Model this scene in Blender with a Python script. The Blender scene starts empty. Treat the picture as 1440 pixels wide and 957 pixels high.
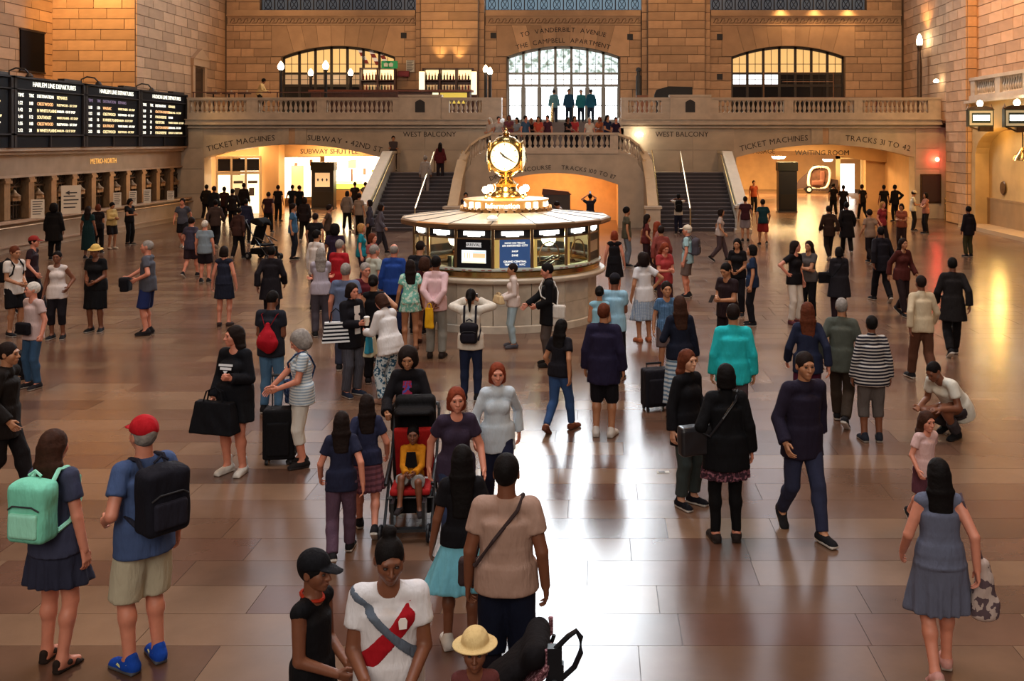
import bpy, bmesh, math, random
import numpy as np
from mathutils import Vector, Matrix
from mathutils.geometry import tessellate_polygon

random.seed(7)
np.random.seed(7)
scene = bpy.context.scene
C = scene.collection
PI = math.pi

# ------------------------------------------------------------------ camera
EYE = 3.75          # eye height above the concourse floor
FPX = 1400.0        # focal length in pixels of the 1440 wide frame
PPX, PPY = 840.0, 198.0
cam_d = bpy.data.cameras.new('camera')
cam = bpy.data.objects.new('camera', cam_d)
C.objects.link(cam)
cam.location = (0, 0, EYE)
cam.rotation_euler = (PI / 2, 0, 0)
cam_d.sensor_fit = 'HORIZONTAL'
cam_d.sensor_width = 36
cam_d.lens = 36 * FPX / 1440
cam_d.shift_x = -(PPX - 720) / 1440
cam_d.shift_y = -(478.5 - PPY) / 1440
cam_d.clip_end = 300
scene.camera = cam

# ------------------------------------------------------------------ view, world, big lights
vs = scene.view_settings
vs.view_transform = 'Standard'
vs.look = 'None'
vs.gamma = 1
vs.use_curve_mapping = False
vs.exposure = 0.12
try:
    scene.cycles.max_bounces = 6
    scene.cycles.diffuse_bounces = 3
    scene.cycles.glossy_bounces = 3
    scene.cycles.transmission_bounces = 4
    scene.cycles.sample_clamp_indirect = 6
    scene.cycles.caustics_reflective = False
    scene.cycles.caustics_refractive = False
except Exception:
    pass
world = bpy.data.worlds.new('world')
scene.world = world
world.use_nodes = True
wbg = world.node_tree.nodes['Background']
wbg.inputs[0].default_value = (0.50, 0.38, 0.40, 1)
wbg.inputs[1].default_value = 0.09

def area(name, loc, rot, sx, sy, power, col, spread=180):
    l = bpy.data.lights.new(name, 'AREA')
    l.shape = 'RECTANGLE'; l.size = sx; l.size_y = sy
    l.energy = power; l.color = col
    l.spread = math.radians(spread)
    o = bpy.data.objects.new(name, l); C.objects.link(o)
    o.location = loc; o.rotation_euler = rot
    return o

def point(name, loc, power, col, r=0.1):
    l = bpy.data.lights.new(name, 'POINT'); l.energy = power; l.color = col; l.shadow_soft_size = r
    o = bpy.data.objects.new(name, l); C.objects.link(o); o.location = loc
    return o

def spot(name, loc, target, power, col, angle=60, blend=0.6, r=0.15):
    l = bpy.data.lights.new(name, 'SPOT'); l.energy = power; l.color = col
    l.spot_size = math.radians(angle); l.spot_blend = blend; l.shadow_soft_size = r
    o = bpy.data.objects.new(name, l); C.objects.link(o); o.location = loc
    d = Vector(target) - Vector(loc)
    o.rotation_euler = d.to_track_quat('-Z', 'Y').to_euler()
    return o

WARM = (1.0, 0.62, 0.28)
AMBER = (1.0, 0.50, 0.16)
# chandelier light of the concourse, high under the vault
for cy in (14, 30):
    for cx in (-15, 11):
        area('chandelier_light', (cx, cy, 19), (0, 0, 0), 2.5, 2.5, 850, (1.0, 0.55, 0.26))
# added overhead fill light over the middle of the hall
area('overhead_fill_light', (-1.8, 14, 26), (0, 0, 0), 9, 22, 1500, (0.92, 0.95, 1.0), 100)
# the east windows behind the eye, twins of the west ones
for ex in (-14, -1.85, 10.3):
    area('east_window_daylight', (ex, -16, 17), (math.radians(66), 0, math.radians(-(-1.85 - ex) * .9)), 8, 15, 2300 if abs(ex + 1.85) < 1 else 750, (1.0, 0.89, 0.78) if abs(ex + 1.85) < 1 else (1.0, 0.80, 0.62))
# ------------------------------------------------------------------ materials
MATS = {}
def nt_new(name):
    m = bpy.data.materials.new(name); m.use_nodes = True
    nt = m.node_tree
    return m, nt, nt.nodes['Principled BSDF']

def mat(name, col, rough=0.6, metal=0.0, emit=None, estr=0.0, noise=0.0, nscale=8.0, bump=0.0, spec=None, rnd=0.0, coat=0.0, alpha=None, trans=0.0):
    if name in MATS: return MATS[name]
    m, nt, b = nt_new(name)
    col = tuple(col) + (1,)
    b.inputs['Base Color'].default_value = col
    b.inputs['Roughness'].default_value = rough
    b.inputs['Metallic'].default_value = metal
    if spec is not None: b.inputs['Specular IOR Level'].default_value = spec
    if coat: b.inputs['Coat Weight'].default_value = coat; b.inputs['Coat Roughness'].default_value = 0.08
    if trans:
        b.inputs['Transmission Weight'].default_value = trans
    if alpha is not None: b.inputs['Alpha'].default_value = alpha
    if emit is not None:
        b.inputs['Emission Color'].default_value = tuple(emit) + (1,)
        b.inputs['Emission Strength'].default_value = estr
    fac = None
    if noise or bump:
        tc = nt.nodes.new('ShaderNodeTexCoord')
        nz = nt.nodes.new('ShaderNodeTexNoise'); nz.inputs['Scale'].default_value = nscale
        nz.inputs['Detail'].default_value = 4
        nt.links.new(tc.outputs['Object'], nz.inputs['Vector'])
        fac = nz.outputs['Fac']
    if noise or rnd:
        hsv = nt.nodes.new('ShaderNodeHueSaturation'); hsv.inputs['Color'].default_value = col
        val = None
        if noise:
            mr = nt.nodes.new('ShaderNodeMapRange')
            mr.inputs['From Min'].default_value = 0.3; mr.inputs['From Max'].default_value = 0.7
            mr.inputs['To Min'].default_value = 1 - noise; mr.inputs['To Max'].default_value = 1 + noise
            nt.links.new(fac, mr.inputs['Value']); val = mr.outputs[0]
        if rnd:
            oi = nt.nodes.new('ShaderNodeObjectInfo')
            mr2 = nt.nodes.new('ShaderNodeMapRange')
            mr2.inputs['To Min'].default_value = 1 - rnd; mr2.inputs['To Max'].default_value = 1 + rnd
            nt.links.new(oi.outputs['Random'], mr2.inputs['Value'])
            if val is None: val = mr2.outputs[0]
            else:
                mm = nt.nodes.new('ShaderNodeMath'); mm.operation = 'MULTIPLY'
                nt.links.new(val, mm.inputs[0]); nt.links.new(mr2.outputs[0], mm.inputs[1]); val = mm.outputs[0]
        nt.links.new(val, hsv.inputs['Value'])
        nt.links.new(hsv.outputs[0], b.inputs['Base Color'])
    if bump:
        bp = nt.nodes.new('ShaderNodeBump'); bp.inputs['Strength'].default_value = bump
        bp.inputs['Distance'].default_value = 0.02
        nt.links.new(fac, bp.inputs['Height']); nt.links.new(bp.outputs[0], b.inputs['Normal'])
    MATS[name] = m
    return m

def hexc(h):
    h = h.lstrip('#')
    v = [int(h[i:i+2], 16) / 255 for i in (0, 2, 4)]
    return tuple(x / 12.92 if x <= 0.04045 else ((x + 0.055) / 1.055) ** 2.4 for x in v)

def cloth(h, pattern=None, h2=None, scale=1.0):
    """woven cloth: base colour, optional woven or printed pattern, fine relief"""
    key = 'cloth_%s_%s_%s_%s' % (h, pattern, h2, scale)
    if key in MATS: return MATS[key]
    m, nt, b = nt_new(key)
    b.inputs['Roughness'].default_value = 0.85
    b.inputs['Specular IOR Level'].default_value = 0.2
    c1 = hexc(h) + (1,)
    tc = nt.nodes.new('ShaderNodeTexCoord')
    nz = nt.nodes.new('ShaderNodeTexNoise'); nz.inputs['Scale'].default_value = 14; nz.inputs['Detail'].default_value = 3
    mp = nt.nodes.new('ShaderNodeMapping'); mp.inputs['Scale'].default_value = (1.6, 1.6, 0.5)
    nt.links.new(tc.outputs['Object'], mp.inputs[0]); nt.links.new(mp.outputs[0], nz.inputs['Vector'])
    mix = nt.nodes.new('ShaderNodeMix'); mix.data_type = 'RGBA'
    mix.inputs[6].default_value = c1
    mix.inputs[7].default_value = c1
    if pattern:
        c2 = hexc(h2) + (1,)
        mix.inputs[7].default_value = c2
        if pattern == 'stripe':
            sp = nt.nodes.new('ShaderNodeSeparateXYZ'); nt.links.new(tc.outputs['Object'], sp.inputs[0])
            mu = nt.nodes.new('ShaderNodeMath'); mu.operation = 'MULTIPLY'; mu.inputs[1].default_value = 24 * scale
            nt.links.new(sp.outputs['Z'], mu.inputs[0])
            fr = nt.nodes.new('ShaderNodeMath'); fr.operation = 'FRACT'; nt.links.new(mu.outputs[0], fr.inputs[0])
            gt = nt.nodes.new('ShaderNodeMath'); gt.operation = 'GREATER_THAN'; gt.inputs[1].default_value = 0.55
            nt.links.new(fr.outputs[0], gt.inputs[0]); nt.links.new(gt.outputs[0], mix.inputs[0])
        elif pattern == 'plaid':
            ck = nt.nodes.new('ShaderNodeTexBrick'); ck.inputs['Scale'].default_value = 12 * scale
            ck.inputs['Color1'].default_value = (0, 0, 0, 1); ck.inputs['Color2'].default_value = (.3, .3, .3, 1); ck.inputs['Mortar'].default_value = (1, 1, 1, 1)
            ck.inputs['Mortar Size'].default_value = 0.06; ck.offset = 0
            mp2 = nt.nodes.new('ShaderNodeMapping'); mp2.inputs['Rotation'].default_value = (PI / 2, 0, 0)
            nt.links.new(tc.outputs['Object'], mp2.inputs[0]); nt.links.new(mp2.outputs[0], ck.inputs['Vector'])
            nt.links.new(ck.outputs['Color'], mix.inputs[0])
        else:
            vo = nt.nodes.new('ShaderNodeTexNoise'); vo.inputs['Scale'].default_value = 26 * scale; vo.inputs['Detail'].default_value = 2
            nt.links.new(tc.outputs['Object'], vo.inputs['Vector'])
            gt = nt.nodes.new('ShaderNodeMath'); gt.operation = 'GREATER_THAN'; gt.inputs[1].default_value = 0.54
            nt.links.new(vo.outputs['Fac'], gt.inputs[0]); nt.links.new(gt.outputs[0], mix.inputs[0])
    else:
        mix.inputs[0].default_value = 0
    nt.links.new(mix.outputs[2], b.inputs['Base Color'])
    bp = nt.nodes.new('ShaderNodeBump'); bp.inputs['Strength'].default_value = 0.5; bp.inputs['Distance'].default_value = 0.03
    nt.links.new(nz.outputs['Fac'], bp.inputs['Height']); nt.links.new(bp.outputs[0], b.inputs['Normal'])
    MATS[key] = m
    return m

# ------------------------------------------------------------------ object helpers
def setp(o, label=None, cat=None, group=None, kind=None):
    if label: o['label'] = label
    if cat: o['category'] = cat
    if group: o['group'] = group
    if kind: o['kind'] = kind
    return o

def link(name, data, parent=None, m=None, loc=(0, 0, 0), rot=(0, 0, 0), scl=(1, 1, 1)):
    o = bpy.data.objects.new(name, data); C.objects.link(o)
    o.location = loc; o.rotation_euler = rot; o.scale = scl
    if parent is not None: o.parent = parent
    if m is not None and data is not None:
        if not isinstance(m, (list, tuple)): m = [m]
        while len(data.materials) < len(m): data.materials.append(None)
        for i, mm in enumerate(m):
            if data.users <= 1 and data.materials[i] is None:
                data.materials[i] = mm
            elif data.materials[i] != mm:
                o.material_slots[i].link = 'OBJECT'
                o.material_slots[i].material = mm
    return o

def empty(name, loc=(0, 0, 0), rz=0, label=None, cat=None, group=None, kind=None):
    o = bpy.data.objects.new(name, None); C.objects.link(o)
    o.location = loc; o.rotation_euler = (0, 0, rz)
    o.empty_display_size = 0.1
    return setp(o, label, cat, group, kind)

def mesh_np(name, V, F, smooth=True, mi=None):
    """V (n,3), F list of arrays (quads or tris)"""
    me = bpy.data.meshes.new(name)
    V = np.asarray(V, dtype=np.float32)
    F = [np.asarray(f, dtype=np.int32) for f in (F if isinstance(F, list) else [F]) if len(f)]
    me.vertices.add(len(V)); me.vertices.foreach_set('co', V.ravel())
    loops = np.concatenate([f.ravel() for f in F])
    sizes = np.concatenate([np.full(len(f), f.shape[1], dtype=np.int32) for f in F])
    me.loops.add(len(loops)); me.loops.foreach_set('vertex_index', loops)
    me.polygons.add(len(sizes))
    starts = np.concatenate([[0], np.cumsum(sizes)[:-1]]).astype(np.int32)
    me.polygons.foreach_set('loop_start', starts)
    if mi is not None:
        me.polygons.foreach_set('material_index', np.asarray(mi, dtype=np.int32))
    me.polygons.foreach_set('use_smooth', np.full(len(sizes), smooth, dtype=bool))
    me.update(calc_edges=True)
    me.validate()
    return me

class MB:
    """collects boxes, tubes, lathes, prisms into one mesh"""
    def __init__(s): s.v = []; s.f = []; s.m = []
    def add(s, vs, fs, mi=0):
        n = len(s.v); s.v += [tuple(v) for v in vs]; s.f += [tuple(i + n for i in f) for f in fs]; s.m += [mi] * len(fs); return s
    def box(s, x0, x1, y0, y1, z0, z1, mi=0):
        v = [(x, y, z) for z in (z0, z1) for y in (y0, y1) for x in (x0, x1)]
        return s.add(v, [(0, 2, 3, 1), (4, 5, 7, 6), (0, 1, 5, 4), (2, 6, 7, 3), (0, 4, 6, 2), (1, 3, 7, 5)], mi)
    def prism(s, poly, y0, y1, mi=0):
        """polygon in xz extruded along y"""
        n = len(poly)
        v = [(x, y0, z) for x, z in poly] + [(x, y1, z) for x, z in poly]
        tri = tessellate_polygon([[Vector((x, z, 0)) for x, z in poly]])
        fs = [tuple(t) for t in tri] + [tuple(i + n for i in reversed(t)) for t in tri]
        fs += [(i, (i + 1) % n, (i + 1) % n + n, i + n) for i in range(n)]
        return s.add(v, fs, mi)
    def holed(s, outer, holes, y0, y1, mi=0):
        loops = [outer] + holes
        flat = [p for l in loops for p in l]; n = len(flat)
        tri = tessellate_polygon([[Vector((x, z, 0)) for x, z in l] for l in loops])
        v = [(x, y0, z) for x, z in flat] + [(x, y1, z) for x, z in flat]
        fs = [tuple(t) for t in tri] + [tuple(i + n for i in reversed(t)) for t in tri]
        k = 0
        for l in loops:
            m = len(l)
            fs += [(k + i, k + (i + 1) % m, k + (i + 1) % m + n, k + i + n) for i in range(m)]
            k += m
        return s.add(v, fs, mi)
    def tube(s, pts, r, seg=8, mi=0, caps=True, closed=False):
        pts = [Vector(p) for p in pts]; n = len(pts)
        rs = r if isinstance(r, (list, tuple)) else [r] * n
        rings = []; ref = None
        for i, p in enumerate(pts):
            if closed: d = pts[(i + 1) % n] - pts[i - 1]
            else: d = pts[min(i + 1, n - 1)] - pts[max(i - 1, 0)]
            d.normalize()
            if ref is None:
                ref = Vector((0, 0, 1)) if abs(d.z) < 0.9 else Vector((1, 0, 0))
            u = d.cross(ref)
            if u.length < 1e-5: u = d.cross(Vector((0, 1, 0)))
            u.normalize(); w = d.cross(u); ref = -w.cross(d).cross(d) if False else ref
            rings.append([p + (u * math.cos(2 * PI * k / seg) + w * math.sin(2 * PI * k / seg)) * rs[i] for k in range(seg)])
        v = [q for ring in rings for q in ring]; fs = []
        for i in range(n if closed else n - 1):
            a = i * seg; b = ((i + 1) % n) * seg
            fs += [(a + k, b + k, b + (k + 1) % seg, a + (k + 1) % seg) for k in range(seg)]
        if caps and not closed:
            fs += [tuple(range(seg)), tuple(reversed(range((n - 1) * seg, n * seg)))]
        return s.add(v, fs, mi)
    def lathe(s, prof, seg=16, c=(0, 0, 0), mi=0, a0=0.0, a1=2 * PI):
        full = abs(a1 - a0 - 2 * PI) < 1e-6
        m = seg if full else seg + 1
        v = []
        for r, z in prof:
            for k in range(m):
                a = a0 + (a1 - a0) * k / seg
                v.append((c[0] + r * math.sin(a), c[1] - r * math.cos(a), c[2] + z))
        fs = []
        for i in range(len(prof) - 1):
            for k in range(seg):
                k2 = (k + 1) % m
                fs.append((i * m + k, i * m + k2, (i + 1) * m + k2, (i + 1) * m + k))
        return s.add(v, fs, mi)
    def mesh(s, name, smooth=False):
        me = bpy.data.meshes.new(name)
        me.from_pydata(s.v, [], s.f)
        if any(s.m): me.polygons.foreach_set('material_index', s.m)
        if smooth: me.polygons.foreach_set('use_smooth', [True] * len(me.polygons))
        bm = bmesh.new(); bm.from_mesh(me); bmesh.ops.recalc_face_normals(bm, faces=bm.faces); bm.to_mesh(me); bm.free()
        me.update(); return me
    def build(s, name, m, parent=None, smooth=False, **k):
        o = link(name, s.mesh(name, smooth), parent, m, **k)
        if smooth:
            try: o.data.set_sharp_from_angle(angle=math.radians(40))
            except Exception: pass
        return o

_cube = None
def cube_mesh():
    global _cube
    if _cube is None:
        _cube = MB().box(-.5, .5, -.5, .5, -.5, .5).mesh('unit_block')
        _cube.materials.append(None)
    return _cube
def block(name, x0, x1, y0, y1, z0, z1, m, parent):
    o = bpy.data.objects.new(name, cube_mesh()); C.objects.link(o)
    o.location = ((x0 + x1) / 2, (y0 + y1) / 2, (z0 + z1) / 2)
    o.scale = (x1 - x0, y1 - y0, z1 - z0)
    o.material_slots[0].link = 'OBJECT'; o.material_slots[0].material = m
    if parent is not None: o.parent = parent
    return o

_fontcache = {}
def text_mesh(s, size, depth=0.01, align='CENTER', spacing=1.0):
    k = (s, size, depth, align, spacing)
    if k in _fontcache: return _fontcache[k]
    cu = bpy.data.curves.new('lettering', 'FONT')
    cu.body = s; cu.size = size; cu.extrude = depth; cu.align_x = align; cu.align_y = 'CENTER'
    cu.space_character = spacing; cu.resolution_u = 2
    o = bpy.data.objects.new('lettering_tmp', cu); C.objects.link(o)
    dg = bpy.context.evaluated_depsgraph_get()
    me = bpy.data.meshes.new_from_object(o.evaluated_get(dg))
    bpy.data.objects.remove(o); bpy.data.curves.remove(cu)
    me.name = 'lettering'
    me.materials.clear()
    _fontcache[k] = me
    return me
# ------------------------------------------------------------------ organic surfaces: distance fields meshed with surface nets
def V3(*a): return np.array(a, dtype=float)
def nrm(v):
    v = np.asarray(v, float); n = np.linalg.norm(v); return v / n if n > 1e-9 else v

class Field:
    def __init__(s): s.p = []
    def cone(s, a, b, r1, r2, k=0.03, cut=None):
        s.p.append(('c', np.asarray(a, float), np.asarray(b, float), r1, r2, k, cut)); return s
    def ell(s, a, b, r1, r2, ex, ey, cap, k=0.04, cut=None):
        """elliptic tube from a to b; r1=(rx,ry) r2=(rx,ry)"""
        s.p.append(('e', np.asarray(a, float), np.asarray(b, float), r1, r2, np.asarray(ex, float), np.asarray(ey, float), cap, k, cut)); return s
    def ball(s, c, r, k=0.03, sub=False, R=None):
        r = np.asarray(r if hasattr(r, '__len__') else (r, r, r), float)
        s.p.append(('b', np.asarray(c, float), r, k, sub, R)); return s
    def box(s, c, d, r, k=0.01, R=None):
        s.p.append(('x', np.asarray(c, float), np.asarray(d, float), r, k, R)); return s
    def plane(s, c, n):
        """keeps the side opposite to n"""
        s.p.append(('p', np.asarray(c, float), nrm(n))); return s
    def func(s, fn): s.p.append(('f', fn)); return s
    def mesh(s, h, noise=0.0, pad=0.02):
        lo, hi = np.full(3, 1e9), np.full(3, -1e9)
        for p in s.p:
            if p[0] == 'c': rr = max(p[3], p[4]); pts = (p[1], p[2])
            elif p[0] == 'e': rr = max(*p[3], *p[4], p[7]); pts = (p[1], p[2])
            elif p[0] == 'b':
                if p[4]: continue
                rr = p[2].max(); pts = (p[1],)
            elif p[0] == 'x': rr = np.linalg.norm(p[2]) + p[3]; pts = (p[1],)
            else: continue
            for q in pts: lo = np.minimum(lo, q - rr); hi = np.maximum(hi, q + rr)
        lo -= pad + 2 * h; hi += pad + 2 * h
        n = np.ceil((hi - lo) / h).astype(int) + 1
        f = np.full(n, 1.0, dtype=np.float32)
        ax = [lo[i] + h * np.arange(n[i]) for i in range(3)]
        def sl(q0, q1):
            i0 = np.maximum(np.floor((q0 - lo) / h).astype(int), 0); i1 = np.minimum(np.ceil((q1 - lo) / h).astype(int) + 1, n)
            return tuple(slice(a, b) for a, b in zip(i0, i1))
        for p in s.p:
            t = p[0]
            if t == 'p':
                X, Y, Z = ax[0][:, None, None], ax[1][None, :, None], ax[2][None, None, :]
                d = (X - p[1][0]) * p[2][0] + (Y - p[1][1]) * p[2][1] + (Z - p[1][2]) * p[2][2]
                f = np.maximum(f, d.astype(np.float32)); continue
            if t == 'f':
                X, Y, Z = ax[0][:, None, None], ax[1][None, :, None], ax[2][None, None, :]
                f = p[1](f, X, Y, Z).astype(np.float32); continue
            if t == 'c': rr = max(p[3], p[4]); q0, q1 = np.minimum(p[1], p[2]), np.maximum(p[1], p[2]); k = p[5]
            elif t == 'e': rr = max(*p[3], *p[4], p[7]); q0, q1 = np.minimum(p[1], p[2]), np.maximum(p[1], p[2]); k = p[8]
            elif t == 'b': rr = p[2].max(); q0 = q1 = p[1]; k = p[3]
            elif t == 'x': rr = np.linalg.norm(p[2]) + p[3]; q0 = q1 = p[1]; k = p[4]
            S = sl(q0 - rr - k - 2 * h, q1 + rr + k + 2 * h)
            X, Y, Z = ax[0][S[0]][:, None, None], ax[1][S[1]][None, :, None], ax[2][S[2]][None, None, :]
            if t == 'c' or t == 'e':
                a, b = p[1], p[2]; ba = b - a; L2 = max(ba @ ba, 1e-9)
                px, py, pz = X - a[0], Y - a[1], Z - a[2]
                tt = np.clip((px * ba[0] + py * ba[1] + pz * ba[2]) / L2, 0, 1)
                qx, qy, qz = px - tt * ba[0], py - tt * ba[1], pz - tt * ba[2]
                if t == 'c':
                    d = np.sqrt(qx * qx + qy * qy + qz * qz) - (p[3] + (p[4] - p[3]) * tt)
                    cut = p[6]
                else:
                    ex, ey = p[5], p[6]; ez = np.cross(ex, ey)
                    rx = p[3][0] + (p[4][0] - p[3][0]) * tt; ry = p[3][1] + (p[4][1] - p[3][1]) * tt
                    lx = qx * ex[0] + qy * ex[1] + qz * ex[2]
                    ly = qx * ey[0] + qy * ey[1] + qz * ey[2]
                    lz = qx * ez[0] + qy * ez[1] + qz * ez[2]
                    d = (np.sqrt((lx / rx) ** 2 + (ly / ry) ** 2 + (lz / p[7]) ** 2) - 1) * np.minimum(rx, ry)
                    cut = p[9]
                if cut is not None:
                    c, nn = cut
                    d = np.maximum(d, (X - c[0]) * nn[0] + (Y - c[1]) * nn[1] + (Z - c[2]) * nn[2])
            elif t == 'b':
                px, py, pz = X - p[1][0], Y - p[1][1], Z - p[1][2]
                if p[5] is not None:
                    R = p[5]
                    px, py, pz = (R[0, 0] * px + R[0, 1] * py + R[0, 2] * pz, R[1, 0] * px + R[1, 1] * py + R[1, 2] * pz, R[2, 0] * px + R[2, 1] * py + R[2, 2] * pz)
                d = (np.sqrt((px / p[2][0]) ** 2 + (py / p[2][1]) ** 2 + (pz / p[2][2]) ** 2) - 1) * p[2].min()
                if p[4]:
                    kk = k; a_ = f[S]; b_ = -d
                    hh = np.maximum(kk - np.abs(a_ - b_), 0) / max(kk, 1e-6)
                    f[S] = np.maximum(a_, b_) + hh * hh * kk * 0.25
                    continue
            else:
                px, py, pz = X - p[1][0], Y - p[1][1], Z - p[1][2]
                if p[5] is not None:
                    R = p[5]
                    px, py, pz = (R[0, 0] * px + R[0, 1] * py + R[0, 2] * pz, R[1, 0] * px + R[1, 1] * py + R[1, 2] * pz, R[2, 0] * px + R[2, 1] * py + R[2, 2] * pz)
                ax_, ay_, az_ = np.abs(px) - p[2][0], np.abs(py) - p[2][1], np.abs(pz) - p[2][2]
                d = np.sqrt(np.maximum(ax_, 0) ** 2 + np.maximum(ay_, 0) ** 2 + np.maximum(az_, 0) ** 2) + np.minimum(np.maximum(np.maximum(ax_, ay_), az_), 0) - p[3]
            a_ = f[S]
            hh = np.maximum(k - np.abs(a_ - d), 0) / max(k, 1e-6)
            f[S] = np.minimum(a_, d) - hh * hh * k * 0.25
        if noise:
            X, Y, Z = ax[0][:, None, None], ax[1][None, :, None], ax[2][None, None, :]
            f = f + noise * (np.sin(23 * X + 19 * Z + 4 * Y) * np.sin(17 * Y - 9 * Z + 3) + 0.7 * np.sin(15 * Z + 21 * X - 13 * Y) * np.sin(9 * X + 14 * Y + 5 * Z))
            f = f.astype(np.float32)
        return nets(f, lo, h)

_CORN = [(i, j, k) for i in (0, 1) for j in (0, 1) for k in (0, 1)]
_EDG = [(a, b) for a in range(8) for b in range(a + 1, 8) if sum(abs(_CORN[a][i] - _CORN[b][i]) for i in range(3)) == 1]
def nets(f, lo, h):
    s = (f < 0)
    cnt = np.zeros(np.array(f.shape) - 1, dtype=np.int8)
    for i, j, k in _CORN:
        cnt += s[i:f.shape[0] - 1 + i, j:f.shape[1] - 1 + j, k:f.shape[2] - 1 + k]
    act = np.argwhere((cnt > 0) & (cnt < 8))
    if len(act) == 0: return np.zeros((0, 3)), np.zeros((0, 4), int)
    idx = np.full(cnt.shape, -1, dtype=np.int64)
    idx[act[:, 0], act[:, 1], act[:, 2]] = np.arange(len(act))
    vals = np.stack([f[act[:, 0] + i, act[:, 1] + j, act[:, 2] + k] for i, j, k in _CORN], 1)
    acc = np.zeros((len(act), 3)); num = np.zeros(len(act))
    co = np.array(_CORN, float)
    for a, b in _EDG:
        va, vb = vals[:, a], vals[:, b]
        m = (va < 0) != (vb < 0)
        t = np.where(m, va / np.where(m, va - vb, 1), 0)
        acc += np.where(m[:, None], co[a] + t[:, None] * (co[b] - co[a]), 0); num += m
    V = lo + h * (act + acc / num[:, None])
    Q = []
    for d in range(3):
        e = [(1, 2), (2, 0), (0, 1)][d]
        s0 = [slice(None)] * 3; s1 = [slice(None)] * 3
        s0[d] = slice(0, -1); s1[d] = slice(1, None)
        cr = s[tuple(s0)] != s[tuple(s1)]
        pos = np.argwhere(cr)
        ok = (pos[:, e[0]] > 0) & (pos[:, e[1]] > 0) & (pos[:, e[0]] < cnt.shape[e[0]]) & (pos[:, e[1]] < cnt.shape[e[1]])
        pos = pos[ok]
        if not len(pos): continue
        ins = s[pos[:, 0], pos[:, 1], pos[:, 2]]
        def cell(da, db):
            q = pos.copy(); q[:, e[0]] -= da; q[:, e[1]] -= db
            return idx[q[:, 0], q[:, 1], q[:, 2]]
        quad = np.stack([cell(1, 1), cell(0, 1), cell(0, 0), cell(1, 0)], 1)
        quad[~ins] = quad[~ins][:, ::-1]
        quad = quad[(quad >= 0).all(1)]
        Q.append(quad)
    return V, np.concatenate(Q)

def field_obj(name, F, h, m, parent=None, noise=0.0, **k):
    V, Q = F.mesh(h, noise)
    return link(name, mesh_np(name, V, Q), parent, m, **k)
# ------------------------------------------------------------------ people
_TPL = {}
def join_np(parts):
    """parts: list of (V,Q,mi)"""
    Vs, Qs, Ms = [], [], []; n = 0
    for V, Q, mi in parts:
        Vs.append(V); Qs.append(Q + n); Ms.append(np.full(len(Q), mi)); n += len(V)
    return np.concatenate(Vs), np.concatenate(Qs), np.concatenate(Ms)

def head_tpl(lod):
    k = ('head', lod)
    if k in _TPL: return _TPL[k]
    h = (0.0075, 0.012, 0.022)[lod]
    F = Field()
    F.ball((0, .012, .022), (.073, .094, .096), .02)
    F.ball((0, -.018, -.05), (.057, .068, .064), .03)
    F.ball((0, -.066, -.092), .02, .03)
    F.ball((.042, -.045, -.02), (.026, .035, .035), .02); F.ball((-.042, -.045, -.02), (.026, .035, .035), .02)
    F.cone((-.036, -.078, .028), (.036, -.078, .028), .013, .013, .02)
    if lod < 2:
        for sx in (-1, 1):
            F.ball((sx * .031, -.102, .006), (.017, .018, .012), .012, sub=True)
        F.cone((0, -.086, .012), (0, -.108, -.028), .008, .0125, .012)
        F.cone((-.012, -.095, -.031), (.012, -.095, -.031), .009, .009, .008)
        F.ball((0, -.084, -.062), (.026, .014, .012), .012)
        for sx in (-1, 1):
            F.ball((sx * .077, .012, -.004), (.012, .022, .033), .008)
            F.ball((sx * .088, .006, -.002), (.008, .012, .02), .006, sub=True)
    parts = [F.mesh(h) + (0,)]
    if lod < 2:
        he = h * .7
        for sx in (-1, 1):
            parts.append(Field().ball((sx * .031, -.080, .006), (.0135, .0125, .0085)).mesh(he) + (1,))
            parts.append(Field().cone((sx * .016, -.094, .029), (sx * .046, -.084, .031), .0035, .003).mesh(he) + (1,))
        parts.append(Field().ball((0, -.0935, -.058), (.021, .007, .0038)).ball((0, -.092, -.067), (.017, .007, .0045), .002).mesh(he) + (2,))
    _TPL[k] = join_np(parts)
    return _TPL[k]

def hand_tpl(kind, lod):
    k = ('hand', kind, lod)
    if k in _TPL: return _TPL[k]
    h = (0.0055, 0.0075, 0.014)[lod]
    F = Field()
    for b in (-.022, 0, .022):
        F.cone((.0, b * .6, 0), (.082, b, 0), .017, .0145, .012)
    curl = {'relax': (18, 48, 70), 'grip': (70, 150, 215)}[kind]
    for b, L in ((.031, .068), (.0105, .078), (-.0105, .072), (-.031, .055)):
        p = V3(.085, b, 0); segs = (.45, .32, .26)
        for j in range(3):
            a = math.radians(curl[j])
            q = p + V3(math.cos(a), b * .5, math.sin(a)) * L * segs[j] * (1.12 if lod < 2 else 1.0)
            F.cone(p, q, .0088 - .001 * j, .008 - .001 * j, .004); p = q
    F.cone((.02, .022, .006), (.05, .05, .016), .0135, .0115, .01)
    F.cone((.05, .05, .016), (.082, .054 if kind == 'relax' else .03, .024), .0105, .0085, .004)
    V, Q = F.mesh(h)
    _TPL[k] = (V, Q); return _TPL[k]

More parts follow.
